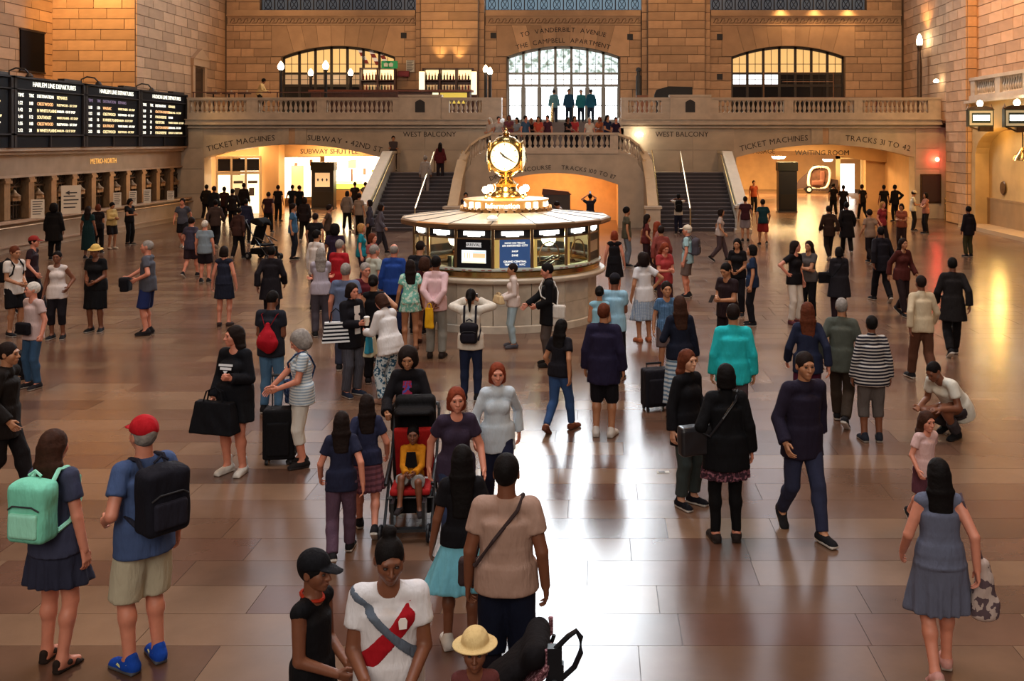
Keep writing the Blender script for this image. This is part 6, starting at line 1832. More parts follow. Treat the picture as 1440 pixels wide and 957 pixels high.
def suitcase(label, X, Y, rz, col, w_=.36, d_=.24, h_=.56, handle=.42, lean=0.0):
    e = empty('suitcase', (X, Y, 0), rz, label, 'suitcase'); e.rotation_euler.x = lean
    h = lodh(Y)
    field_obj('shell', Field().box((0, 0, .06 + h_ / 2), (w_ / 2 - .03, d_ / 2 - .03, h_ / 2 - .03), .03), h, cmat(col), e)
    field_obj('front_pocket', Field().box((0, -d_ / 2, .06 + h_ * .42), (w_ / 2 - .07, .008, h_ * .30), .02), h, cmat(col), e)
    mh = mat('handle_metal', (.10, .10, .11), .4, metal=.6)
    for sx in (-1, 1): MB().tube([(sx * w_ * .28, d_ * .35, h_ * .9), (sx * w_ * .28, d_ * .35, .06 + h_ + handle)], .009, 6).build('handle_post', mh, e)
    MB().tube([(-w_ * .30, d_ * .35, .06 + h_ + handle), (w_ * .30, d_ * .35, .06 + h_ + handle)], .016, 8).build('grip', black, e)
    for sx in (-1, 1):
        for sy in (-1, 1): MB().lathe([(0, -.015), (.032, -.014), (.034, 0), (.032, .014), (0, .015)], 12).build('wheel', black, e, loc=(sx * w_ * .38, sy * d_ * .36, .034), rot=(0, PI / 2, 0))
    return e
def stroller(label, X, Y, rz, col, seat, scale=1.0, hood=True, shell=None):
    e = empty('pushchair', (X, Y, 0), rz, label, 'pushchair'); e.scale = (scale,) * 3
    fm = mat('pushchair_frame', (.02, .02, .022), .4, metal=.4)
    h = lodh(Y, .012, .016, .026)
    for sx in (-1, 1):
        x = sx * .22
        MB().tube([(x, -.42, .10), (x, -.18, .34), (x, .16, .66), (x, .42, 1.02)], .014, 7).build('frame_tube', fm, e)
        MB().tube([(x, .34, .10), (x, .10, .40), (x, -.05, .50)], .012, 7).build('rear_leg', fm, e)
        MB().tube([(x, -.30, .50), (x, -.02, .60), (x, .12, .62)], .018, 7).build('arm_bar', fm, e)
        for yy, r_ in ((-.42, .085), (.34, .10)):
            for dx in (-.028, .028):
                w_ = MB().lathe([(r_ * .55, -.014), (r_ * .9, -.016), (r_, -.008), (r_, .008), (r_ * .9, .016), (r_ * .55, .014)], 16).build('wheel', black, e, True, loc=(x + dx, yy, r_), rot=(0, PI / 2, 0))
                MB().lathe([(0, -.01), (r_ * .55, -.008), (r_ * .55, .008), (0, .01)], 10).build('hub', mat('grey_hub', (.2, .2, .2), .5), w_)
        MB().tube([(x, .42, 1.02), (x * .95, .47, 1.06), (x * .55, .49, 1.07)], .02, 7).build('push_handle', fm, e)
    for yy, zz in ((-.20, .34), (.2, .30)): MB().tube([(-.22, yy, zz), (.22, yy, zz)], .012, 6).build('cross_bar', fm, e)
    field_obj('seat_base', Field().box((0, -.08, .40), (.17, .15, .008), .022), h, cmat(seat), e)
    field_obj('seat_back', Field().box((0, .17, .66), (.17, .012, .27), .02, R=rotx(math.radians(22)).T), h, cmat(seat), e)
    MB().box(-.17, .17, -.44, -.36, .10, .125).box(-.16, -.13, -.40, -.22, .12, .36).box(.13, .16, -.40, -.22, .12, .36).build('footrest', fm, e)
    field_obj('basket', Field().box((0, .12, .22), (.17, .18, .06), .02), h, cmat(col), e)
    if hood:
        F = Field().ell((-.16, .12, .92), (.16, .12, .92), (.26, .22), (.26, .22), (0, 1, 0), (0, 0, 1), .06).plane((0, .0, .93), (0, .25, -1))
        F.ball((0, -.02, .80), (.18, .30, .20), .02, sub=True)
        field_obj('hood', F, h, cmat(col), e)
    return e
def small(name, label, cat, loc, mb, m, rz=0, parts=()):
    o = mb.build(name, m, None, loc=loc, rot=(0, 0, rz)); setp(o, label, cat)
    return o
def phone(p, label, local=(0, -.40, 1.13), rx=-.6):
    e = empty('phone', at(p, local), p[0].rotation_euler.z, label, 'phone'); e.scale = (p[2],) * 3; e.rotation_euler.x = rx
    MB().box(-.036, .036, -.005, .005, -.07, .07).build('case', black, e)
    MB().box(-.032, .032, .005, .0065, -.062, .062).build('screen', mat('phone_screen', (.3, .35, .4), .2, emit=(.7, .8, 1), estr=.4), e)
    return e
# ------------------------------------------------------------------ the crowd
# px, head top and feet row of each person in the photograph give the spot on the floor and the height
def pp(label, px, yt, yf=None, H=None, face=0, pose='stand', build='m', Y=None, Z=0.0, **k):
    if Y is None:
        if yf is not None: Y = EYE * FPX / (yf - PPY)
        else: Y = (EYE - Z - H) * FPX / (yt - PPY)
    if H is None: H = (yf - yt) * Y / FPX
    return person(label, wx(px, Y), Y, H, face, pose, build, Z=Z, **k)
J = 'jeans'; T = 'trousers'
BLK = '#0d0c10'; NVY = '#171a2c'
# --- foreground ---------------------------------------------------------------------------------
a = pp('woman seen from behind in slate top and skirt with a mint backpack', 78, 605, 938, None, 168, 'relaxed', 'f', top=('tee', '#3b3f56'), bottom=('skirt', '#2c2f42', .60, .07), hair=('long', 'brown'), skin='pink', shoe=('sandal', '#2a201c'))
backpack('mint green backpack worn by the woman in slate', a, '#7fd8bc', '#a2ecd2', (.155, .085, .21))
b = pp('man in red cap, blue shirt and khaki shorts beside the mint backpack woman', 203, 588, 936, None, 232, 'bag', 'm', top=('tee', '#43567f', .14), bottom=('shorts', '#b9b39c', .98), hair=('short', 'grey'), skin='pink', shoe=('low', '#1444a8', '#5a5e66'), hat=('cap', '#b01420'), w=1.12)
backpack('dark navy backpack worn by the man in the red cap', b, '#15151f', '#22222e', (.16, .10, .22))
for s_, sh in zip('LR', [c for c in b[0].children if c.name.startswith('shoe')]):
    sx = 1 if s_ == 'L' else -1
    for q in (-1, 1): MB().prism([(-.05, .0), (.0, -.018), (.06, .022), (.0, -.006), (-.04, .012)], -.002, .002).build('shoe_mark', mat('shoe_mark_pale', (.75, .8, .35), .5), sh, loc=(q * .047, -.03, .055), rot=(0, 0, q * PI / 2))
c = pp('woman in black sweatshirt with white print and white high-top sneakers', 331, 458, 664, None, 345, dict(POSES['strap'], hy=-40, LH=(.10, -.24, 1.15), RH=(-.22, -.10, .88)), 'f', top=('sweater', '#0f1016', .18), bottom=('skirt', '#0c0d12', .62, .05), hair=('long', 'dark'), skin='pink', shoe=('high', '#d8d6d0', '#e8e4dc'), w=1.15)
MB().box(-.09, .09, -.004, .004, .02, .045).box(-.07, .075, -.004, .004, -.02, .008).prism([(-.03, -.03), (.03, -.03), (.0, -.07)], -.004, .004).build('print', mat('white_print', (.8, .85, .9), .6), c[0], loc=(-.0, -.185, 1.25), rot=(-.12, 0, 0))
tote('big black bag held in front by the woman in the black sweatshirt', c, (-.10, -.24, .70), '#0b0c12', .52, .36, .16, .16)
d = pp('man in charcoal t-shirt and jeans with a red drawstring bag on his back', 381, 420, 580, 1.68, 172, dict(POSES['front'], hp=30), 'm', top=('tee', '#1e2029', .13), bottom=(J, '#4d7396'), hair=('short', 'black'), skin='brown', w=1.05)
e = root('drawstring_bag', 'red drawstring bag with a white emblem on the man in charcoal', 'bag', d, (-.04, .20, 1.09))
field_obj('sack', Field().ball((0, 0, -.06), (.15, .075, .15)).cone((0, 0, -.05), (0, -.03, .17), .11, .03, .05), .011, cloth('#a01020'), e, noise=.006)
MB().tube([(-.03, -.03, .15), (-.10, -.10, .30), (-.10, -.20, .31), (-.10, -.32, .18)], .006, 5).build('cord', cloth('#7a0c18'), e); MB().tube([(.05, -.03, .15), (.13, -.10, .30), (.13, -.20, .31), (.13, -.32, .18)], .006, 5).build('cord', cloth('#7a0c18'), e)
MB().tube([(-.035, 0, .025), (-.02, 0, .0), (.02, 0, .0), (.035, 0, .025)], .006, 5).tube([(-.035, 0, -.03), (-.02, 0, -.005), (.02, 0, -.005), (.035, 0, -.03)], .006, 5).build('emblem', mat('white_print', (.8, .85, .9), .6), e, loc=(0, .078, -.07))
MB().tube([(-.08, .05, .03), (0, .068, .01), (.08, .05, .03)], .005, 5).build('piping', mat('white_print', (.8, .85, .9), .6), e)
f = pp('grey haired woman in striped top and white capris beside a suitcase', 425, 470, 654, 1.56, 292, dict(POSES['front'], hp=28, RH=(-.15, -.36, .98), LH=(.12, -.30, 1.02)), 'f', top=('tee', ('#c9d2d6', 'stripe', '#8ea2b4', 1.2), .14), bottom=('capri', '#cfccc4', 1.45), hair=('curly', 'grey'), skin='pink', shoe=('low', '#1a1718', '#241f20'), w=1.12)
satchel('navy patterned shoulder bag at the hip of the grey haired woman', f, (-.26, -.08, .86), ('#22365c', 'blot', '#4a6a94'), .30, .30, .10, True, -1, rz=.4)
suitcase('black upright suitcase beside the woman in white capris', wx(393, 11.6), 11.62, .12, '#0e0d11', .36, .24, .58, .36)
g_ = pp('woman in black cardigan with a striped tote, holding a paper cup', 494, 402, 556, 1.66, 52, dict(POSES['bag'], LH=(.06, -.28, 1.13), RH=(-.05, -.27, 1.12), hp=8), 'f', top=('jacket', '#121118', .20), bottom=(T, ('#2e2e36', 'plaid', '#565660', 2.5)), hair=('bob', 'dark'), skin='pink', shoe=('low', '#1e2638', '#c8c4bc'), w=1.08)
MB().box(-.05, .05, -.006, .0, .0, .42).build('blouse_front', cloth('#d8d2cc'), g_[0], loc=(0, -.150, .95), rot=(-.05, 0, 0))
tote('black and white striped tote on the shoulder of the woman in the black cardigan', g_, (-.27, .02, 1.0), '#10121c', .36, .30, .12, .20, rz=-.62, col2='#dfe2e4', stripes=11)
o = MB().lathe([(0, 0), (.030, 0), (.040, .11), (.042, .115), (.036, .125), (0, .128)], 14).build('paper_cup', mat('paper_cup', (.75, .66, .52), .6), None, True, loc=at(g_, (0, -.36, 1.10))); setp(o, 'paper coffee cup held by the woman in the black cardigan', 'cup')
MB().lathe([(.043, .112), (.044, .122), (.036, .132), (0, .134)], 14).build('lid', mat('cup_lid', (.85, .82, .78), .5), o, True)
h_ = pp('woman in white cardigan and floral trousers bending over her bag', 545, 424, 566, 1.60, 236, dict(POSES['lean'], lean=14, hp=30, LH=(.10, -.36, 1.05), RH=(-.12, -.36, 1.02)), 'f', top=('jacket', '#d9d6d6', .16), bottom=(T, ('#c2d2da', 'blot', '#2f5a78', 1.0)), hair=('bob', 'brown'), skin='pink', shoe=('flat', '#8a6a5a'), w=1.15)
tote('pale cream handbag between the striped tote and the white cardigan', h_, (-.05, -.42, .80), '#cbc3a4', .30, .28, .12, .16, rz=.5)
tote('small turquoise bag held against the white cardigan', h_, (.10, -.30, .86), '#2f8aa6', .16, .26, .06, .10, rz=.3)
k_ = pp('woman in black sleeveless top with her hand on her hip, seen from behind', 527, 386, None, 1.68, 185, 'hip', 'f', top=('tank', '#0b0a0f', .12), bottom=(T, '#141318'), hair=('lowbun', 'black'), skin='tan', w=1.1)
# photographer and the people round the booth
q = pp('woman in white blouse and dark jeans holding up a camera, seen from behind', 662, 406, 563, None, 180, 'photo', 'f', top=('jacket', '#d6d0c4', .14), bottom=(J, '#1d2742'), hair=('pony', 'black'), skin='tan')
backpack('small black backpack worn low by the woman with the camera', q, '#14121a', '#1c1a24', (.13, .075, .15), z=1.06)
cm = empty('camera', at(q, (0, -.30, 1.54)), q[0].rotation_euler.z, 'black camera held up in front of the booth', 'camera')
MB().box(-.065, .065, -.03, .03, -.04, .04).box(-.025, .025, -.025, .025, .04, .06).build('camera_body', black, cm); MB().lathe([(.03, 0), (.034, .06), (.03, .07), (0, .06)], 14).build('lens', black, cm, True, loc=(0, -.03, 0), rot=(PI / 2, 0, 0))
r = pp('man in pale pink shirt with hands behind his back at the booth', 613, 360, 503, None, 178, 'behind', 'm', top=('long', '#d9b8bc', .13), bottom=(T, '#84847e'), hair=('short', 'black'), skin='brown', shoe=('low', '#2a211e', '#1a1614'))
tote('bright yellow bag held behind the man in the pink shirt', r, (.05, .30, .72), '#d9a41a', .14, .34, .07, .08)
pp('woman in mint patterned dress waiting at the booth', 577, 367, 492, 1.62, 195, 'stand', 'f', top=None, dress=('tee', ('#7cc4b4', 'blot', '#d2e8da', .8), .72, .03), hair=('long', 'dark'), skin='tan', shoe=('flat', '#6a4a3a'))
pp('woman in maroon dress between the mint dress and the pink shirt', 597, 368, None, 1.58, 178, 'front', 'f', Y=18.5, dress=('tank', '#4a1a22', .70, .03), hair=('curly', 'brown'), skin='tan', shoe=('flat', '#3a2018'))
pp('man in black t-shirt leaning on the booth counter', 588, 339, None, 1.80, 165, 'reach2', 'm', Y=19.35, top=('tee', '#15151b', .12), bottom=(T, '#17161b'), hair=('short', 'dark'), skin='tan', w=1.12)
pp('bald man in blue shirt waiting on the near side of the booth', 554, 341, None, 1.76, 182, 'stand', 'm', Y=19.2, top=('long', '#1f3f88', .16), bottom=(T, '#1a2444'), hair=('fringe', 'grey'), skin='pink', w=1.1)
s1 = pp('short haired woman in white blouse holding a straw bag at the booth', 722, 375, 488, 1.52, 282, dict(POSES['front'], hp=6), 'f', top=('long', '#d4c6c0', .10), bottom=(J, '#9fb8c4'), hair=('short', 'dark'), skin='tan', shoe=('flat', '#4a4a52'))
tote('straw coloured folded bag held by the woman in the white blouse', s1, (-.02, -.30, .98), '#cdb58a', .36, .16, .10, .06, rz=.3)
s2 = pp('man in black suit jacket walking past the booth counter', 772, 370, 514, None, 276, dict(POSES['front'], hp=16, RH=(-.10, -.36, 1.0)), 'm', top=('jacket', '#0c0b0f', .24), bottom=(T, '#4e4440'), hair=('short', 'black'), skin='pink', shoe=('low', '#15110f', '#15110f'), w=1.05)
MB().box(-.04, .04, -.004, .004, 0, .2).build('shirt_front', cloth('#d8d4d0'), s2[0], loc=(0, -.138, 1.20), rot=(-.12, 0, 0))
satchel('white shoulder bag hanging behind the man in the black suit', s2, (.20, .16, .86), '#cfc9c0', .22, .34, .07, True, 1, rz=1.2)
pp('long haired girl in black top and blue jeans behind the black suit', 787, 452, 607, 1.46, 150, dict(POSES['walk2'], LH=(.22, -.12, .9)), 'f', top=('tee', '#131118', .08), bottom=(J, '#33507e'), hair=('verylong', 'black'), skin='tan', shoe=('flat', '#6a3a28'))
pp('person in purple navy hooded coat, shorts and white sneakers', 849, 427, 613, None, 168, 'stand', 'm', top=('coat', '#1f1a33', .24), bottom=('shorts', '#121118', 1.0), hair=('short', 'auburn'), skin='tan', shoe=('low', '#cfcac4', '#d8d4cc'), w=1.12)
pp('black haired girl in pale blue strapped top near the booth', 843, 402, None, 1.50, 180, 'front', 'f', top=('tank', '#86b4c6', .10), bottom=(T, '#141218'), hair=('lowbun', 'black'), skin='tan')
pp('man in light blue shirt and dark cap near the booth', 864, 385, None, 1.66, 170, 'phone', 'm', top=('tee', '#8fb9d0', .14), bottom=(T, '#1b1922'), hair=('short', 'black'), skin='brown', hat=('cap', '#181820'), w=1.05)
pp('woman in white t-shirt and pale plaid skirt with her arm out', 906, 352, None, 1.66, 200, 'hip', 'f', Y=18.6, top=('tee', '#d6d6da', .16), bottom=('skirt', ('#b8c4cc', 'plaid', '#6f86a4', 1.2), .42, .09), hair=('curly', 'dark'), skin='tan', shoe=('flat', '#b06a4a'))
pp('person in red t-shirt behind the white t-shirt and plaid skirt', 934, 350, None, 1.66, 25, 'phone', 'f', Y=20.6, top=('tee', '#a03a3c', .12), bottom=(T, '#3a2028'), hair=('long', 'red'), skin='pink')
pp('child in blue plaid shirt facing the camera beside the plaid skirt', 937, 399, None, 1.46, 10, 'stand', 'k', top=('tee', ('#6f94b8', 'plaid', '#28466a', 1.4), .12), bottom=('shorts', '#5a4a48'), hair=('short', 'dark'), skin='tan')
t1 = pp('brown haired woman in navy top and white striped long skirt', 956, 416, None, 1.66, 190, 'strap', 'f', top=('long', '#141828', .10), bottom=('skirt', ('#b9c4cc', 'stripe', '#5f7c96', .7), .22, .04), hair=('long', 'brown'), skin='tan', shoe=('sandal', '#5a3a2a'))
suitcase('dark suitcase standing beside the white striped skirt', wx(922, 13.9), 13.9, .3, '#17151c', .38, .24, .52, .05)
pp('man in bright turquoise shirt seen from behind', 1031, 428, None, 1.74, 178, 'stand', 'm', top=('long', '#22b2b8', .16), bottom=(T, '#5a4c52'), hair=('short', 'dark'), skin='tan', w=1.18)
t2 = pp('man in dark maroon t-shirt looking down at his phone', 1023, 369, None, 1.70, 312, 'phone', 'm', top=('tee', '#221418', .14), bottom=(T, '#1c1418'), hair=('short', 'black'), skin='tan', w=1.12)
phone(t2, 'phone held by the man in the dark maroon t-shirt')
pp('long haired woman in black t-shirt facing the camera', 1037, 335, None, 1.66, 340, 'front', 'f', top=('tee', '#100e12'), bottom=(T, '#15131a'), hair=('long', 'black'), skin='tan')
pp('woman in navy t-shirt turned towards her long haired friend', 1058, 344, None, 1.64, 262, 'stand', 'f', top=('tee', '#1b2a44', .12), bottom=(T, '#121118'), hair=('bob', 'black'), skin='tan')
# --- right ----------------------------------------------------------------------------------------
pp('woman in black top and white trousers talking beside a grey top', 1117, 336, 455, 1.70, 40, dict(POSES['hip'], hy=25), 'f', top=('tee', '#100d11', .12), bottom=(T, '#d2c8bc'), hair=('long', 'dark'), skin='pink', shoe=('flat', '#5a3038'))
pp('woman in grey top and black trousers talking to the white trousers', 1138, 338, 450, 1.66, 318, 'folded', 'f', top=('tee', '#4e4a4a', .10), bottom=(T, '#0c0b0e'), hair=('long', 'dark'), skin='tan', shoe=('flat', '#15110f'))
u = pp('person in long dark coat with a black handbag, seen from behind', 1180, 347, 452, None, 182, 'front', 'f', top=('coat', '#1c1a20', .36), bottom=(T, '#2a1a20'), hair=('bob', 'black'), skin='tan', w=1.15)
satchel('black handbag at the side of the long dark coat', u, (.34, .02, 1.0), '#0c0b0f', .28, .24, .10, True, 1, rz=.2)
v = pp('auburn haired woman in black jacket and grey green trousers', 966, 509, 710, 1.60, 42, 'bag', 'f', top=('jacket', '#0d0c11', .24), bottom=(T, '#3d4747', 1.86), hair=('long', 'auburn'), skin='pale', shoe=('low', '#10111a', '#c6c2bc'), w=1.05)
w1 = pp('woman in black blazer, floral skirt and black tights seen from behind', 1021, 512, 760, None, 183, 'bag', 'f', top=('jacket', '#09090d', .22), bottom=('skirt', ('#3a2530', 'blot', '#8a5a68', 1.3), .60, .02), hose='#08080b', hair=('bob', 'black'), skin='pink', shoe=('flat', '#2a2220'), w=1.14)
satchel('black leather shoulder bag on the woman in the black blazer', w1, (.30, .04, .98), mat('black_leather', (.012, .012, .015), .35), .34, .26, .12, True, 1, rz=.3)
pp('woman in navy and white striped sweater seen from behind', 1226, 444, 620, None, 180, 'stand', 'f', top=('long', ('#191926', 'stripe', '#b9b4b0', .95), .16), bottom=('capri', '#5c5654', 1.42), hair=('short', 'black'), skin='brown', shoe=('low', '#20242e', '#a8a49c'), w=1.25)
pp('man in white t-shirt crouching on the floor', 1338, 518, 612, 1.72, 300, 'crouch', 'm', top=('tee', '#d6d4c8', .13), bottom=(T, '#3a3438'), hair=('buzz', 'black'), skin='brown', shoe=('low', '#121114', '#121114'), w=1.2)
x = pp('woman in grey blue dress with long black hair walking away', 1322, 645, 948, None, 176, dict(POSES['walk2'], LF=(.08, .16, .10), RF=(-.08, -.12, .085)), 'f', dress=('tank', '#5f6478', .50, .07), hair=('verylong', 'black'), skin='pink', shoe=('flat', '#c8948c', '#c0b4a8'), w=1.12)
e = root('shaggy_bag', 'shaggy white and brown bag hanging beside the grey blue dress', 'bag', x, (-.33, .02, .72))
field_obj('bag_body', Field().ell((0, 0, -.22), (0, 0, .16), (.12, .08), (.06, .05), (1, 0, 0), (0, 1, 0), .05), .011, cloth('#b6a49c', 'blot', '#5a4a50', .5), e, noise=.008)
MB().tube([(0, 0, .16), (.06, .02, .36), (.16, .0, .66), (.16, -.06, .70)], .010, 6).build('strap', cloth('#5a4a50'), e)
pp('girl with long brown hair in white and pink top behind the grey blue dress', 1300, 587, 738, 1.10, 20, 'walk', 'k', top=('tee', '#d8b4b0', .14), bottom=('shorts', '#5a3440'), hair=('long', 'brown'), skin='pink')
pp('man in cream shirt walking away past the floor edge', 1297, 391, 536, 1.66, 185, 'walk', 'm', top=('long', '#c7b79a', .12), bottom=(T, '#5a3a2c'), hair=('short', 'dark'), skin='brown')
pp('tall dark figure in black coat beside the cream shirt', 1340, 366, 500, 1.72, 170, 'walk2', 'm', top=('coat', '#1a1718', .30), bottom=(T, '#121012'), hair=('short', 'black'), skin='brown')
pp('person in dark purple jacket and jeans walking in front of the striped sweater', 1128, 486, 750, 1.76, 15, 'walk', 'm', top=('jacket', '#211b2c', .18), bottom=(J, '#2c3048'), hair=('short', 'dark'), skin='tan', w=1.05)
pp('woman in navy top and plum trousers behind the dark purple jacket', 1136, 424, None, 1.68, 175, 'walk2', 'f', top=('long', '#1d2238', .14), bottom=('wide', '#4a1830'), hair=('long', 'auburn'), skin='pink')
pp('person in grey green jacket between the plum trousers and the striped sweater', 1183, 418, None, 1.68, 160, 'walk', 'm', top=('jacket', '#4c5048', .2), bottom=(T, '#3a3028'), hair=('short', 'grey'), skin='tan')
pp('tall person in black walking beyond the striped sweater', 1240, 318, 424, 1.76, 190, 'walk', 'm', top=('jacket', '#15121a', .22), bottom=(T, '#0f0e14'), hair=('short', 'black'), skin='brown', w=1.05)
pp('person in dark red sweater beside the tall person in black', 1268, 326, None, 1.68, Y=21.4, face=20, pose='walk2', build='f', **dict(top=('sweater', '#4a1f1c', .14), bottom=(T, '#221618'), hair=('long', 'dark'), skin='tan')) if True else pp('', 1262, 326, None, 1.68, 20, 'walk2', 'f', top=('sweater', '#4a1f1c', .14), bottom=(T, '#221618'), hair=('long', 'dark'), skin='tan')
pp('dark figure with pale trousers near the side wall', 1362, 290, 361, None, 200, 'stand', 'm', top=('jacket', '#16121a', .20), bottom=(T, '#3c3a24'), hair=('short', 'black'), skin='brown')
pp('large figure in long black coat walking towards the waiting room', 1191, 275, 358, 1.75, 180, 'walk', 'm', top=('coat', '#0f0c10', .36), bottom=(T, '#100d10'), hair=('short', 'black'), skin='brown', w=1.1)
pp('person in brown jacket beside the long black coat', 1166, 289, None, 1.70, 185, 'walk2', 'm', top=('jacket', '#2a1a14', .2), bottom=(T, '#1c1412'), hair=('short', 'dark'), skin='tan')
pp('person in black t-shirt at the edge of the tracks arch', 1243, 257, None, 1.68, 180, 'stand', 'm', Y=46.6, top=('tee', '#0f0d0f'), bottom=(T, '#0f0d0f'), hair=('short', 'black'), skin='brown')
pp('person in black jacket with a wide bag at the edge of the tracks arch', 1259, 257, None, 1.70, 200, 'hip', 'm', Y=46.4, top=('jacket', '#0c0a0c'), bottom=(T, '#0c0a0c'), hair=('short', 'black'), skin='brown')
pp('attendant in white shirt and pale cap beside the low brass rail', 1284, 270, None, 1.68, 80, 'phone', 'm', Y=41.5, top=('tee', '#cfc4ac'), bottom=(T, '#1a1616'), hair=('short', 'dark'), skin='tan', hat=('cap', '#c4b49c'))
pp('person in pink top with a white sash beside the attendant', 1302, 274, None, 1.66, 280, 'folded', 'f', Y=40.2, top=('tee', '#a06a5a'), bottom=(T, '#161214'), hair=('bob', 'black'), skin='tan')
pp('person in rose red top near the attendant', 1240, 283, None, 1.64, 30, 'walk', 'f', Y=35, top=('tee', '#8a2c34'), bottom=(T, '#1c1418'), hair=('long', 'blond'), skin='pink')
pp('person in pale top walking beside the rose red top', 1224, 297, None, 1.66, 200, 'walk2', 'm', Y=30.5, top=('tee', '#8a7464'), bottom=(T, '#1a1418'), hair=('short', 'dark'), skin='tan')
pp('woman in orange brown top near the low brass rail', 1268, 290, None, 1.62, 330, 'phone', 'f', Y=34.0, top=('tee', '#8a4a34'), bottom=(T, '#2a1a18'), hair=('bob', 'dark'), skin='tan')
for px, Y_, col, fc, lab in ((1048, 37.0, '#3a1a24', 175, 'person in plum top and pale shorts at the end of the parapet'), (1073, 35.5, '#12343c', 182, 'person in teal top and red shorts walking into the tracks arch'), (1172, 49.0, '#1a1210', 180, 'dark figure standing in the tracks arch beside the pod'), (1186, 46.5, '#14100f', 165, 'dark figure standing in the tracks arch under the waiting room sign'), (1213, 47.5, '#1a1412', 200, 'dark figure at the stone edge of the tracks arch'), (1060, 52.0, '#a04a2c', 10, 'person in orange top deep inside the tracks arch')):
    pp(lab, px, 0, None, 1.68, fc, 'walk' if fc > 176 else 'stand', 'm', Y=Y_, top=('tee', col), bottom=(('shorts', '#8c2a26') if 'red shorts' in lab else ('shorts', '#8a8288') if 'pale shorts' in lab else (T, '#15110f')), hair=('short', 'dark'), skin='tan')
# --- beyond the booth -------------------------------------------------------------------------------
pp('man in olive t-shirt and pale jeans at the side of the booth', 881, 291, None, 1.78, 100, 'stand', 'm', top=('tee', '#4c4a3c', .12), bottom=(J, '#6a7480'), hair=('short', 'black'), skin='tan')
pp('strawberry blond woman in black dress at the side of the booth', 864, 320, None, 1.62, 175, 'stand', 'f', Y=23.6, dress=('tank', '#121014', .55, .04), hair=('bob', 'red'), skin='pink', shoe=('flat', '#2a1a18'))
y_ = pp('person in white t-shirt with a black backpack at the foot of the stair', 954, 273, 329, None, 180, 'photo', 'm', top=('tee', '#c8c4bc', .12), bottom=(T, '#1a1d30'), hair=('short', 'black'), skin='brown')
backpack('black backpack on the white t-shirt at the foot of the stair', y_, '#0c0c10', None, (.15, .08, .24))
z = pp('white haired man in pale blue t-shirt with a grey backpack', 967, 317, None, 1.72, 252, 'stand', 'm', top=('tee', '#9cc0c8', .12), bottom=('shorts', '#6a5c58'), hair=('short', 'white'), skin='pink', hat=('cap', '#cfc6b4'))
backpack('grey backpack on the white haired man in pale blue', z, '#4a4650', None)
pp('person in maroon top walking past the foot of the stair', 908, 300, None, 1.66, 90, 'walk', 'f', top=('tee', '#5a2424'), bottom=(T, '#2a1a20'), hair=('long', 'dark'), skin='tan')
pz = pp('woman in dusty pink top carrying an orange bag', 922, 303, None, 1.64, 100, 'walk2', 'f', top=('tee', '#8a5a54'), bottom=(T, '#3a2228'), hair=('long', 'red'), skin='pink', Y=26.3)
tote('orange bag carried by the woman in dusty pink', pz, (-.26, -.05, .84), '#b85a2c', .40, .36, .14, .16)
pp('person in brick red top in the crush beyond the plaid skirt', 930, 330, None, 1.66, 190, 'walk', 'm', Y=24.6, top=('long', '#7c3a34'), bottom=(T, '#3a242c'), hair=('short', 'dark'), skin='tan')
pp('person in white top crossing before the stair beside the tracks arch', 1012, 292, None, 1.66, 80, 'walk', 'f', Y=31.0, top=('tee', '#b4a8a4'), bottom=(T, '#4a3c40'), hair=('bob', 'dark'), skin='tan')
pp('man in dark t-shirt leaning near the newel behind the booth', 655, 263, None, 1.68, 10, 'folded', 'm', Y=39.8, top=('tee', '#2a2430'), bottom=(T, '#1c1a22'), hair=('short', 'black'), skin='tan')
rr = pp('person in dark t-shirt raising a phone under the low arch', 830, 270, None, 1.66, 185, 'raise', 'm', Y=39.2, top=('tee', '#22202c'), bottom=(T, '#1c1a22'), hair=('short', 'black'), skin='tan')
phone(rr, 'pale phone raised under the low arch', (-.02, -.28, 1.74), 0)
pp('person in white shirt stooping before the dark box under the arch', 795, 283, None, 1.66, 280, dict(POSES['lean'], lean=34), 'm', Y=36.5, top=('long', '#c4c0c0', .12), bottom=(T, '#2a2628'), hair=('short', 'dark'), skin='tan')
cl = pp('clerk in white shirt inside the information booth', 644, 0, None, 1.62, 330, 'phone', 'm', Y=20.35, top=('long', '#b8c0c0'), bottom=(T, '#1a1a22'), hair=('short', 'dark'), skin='tan', lod=1)
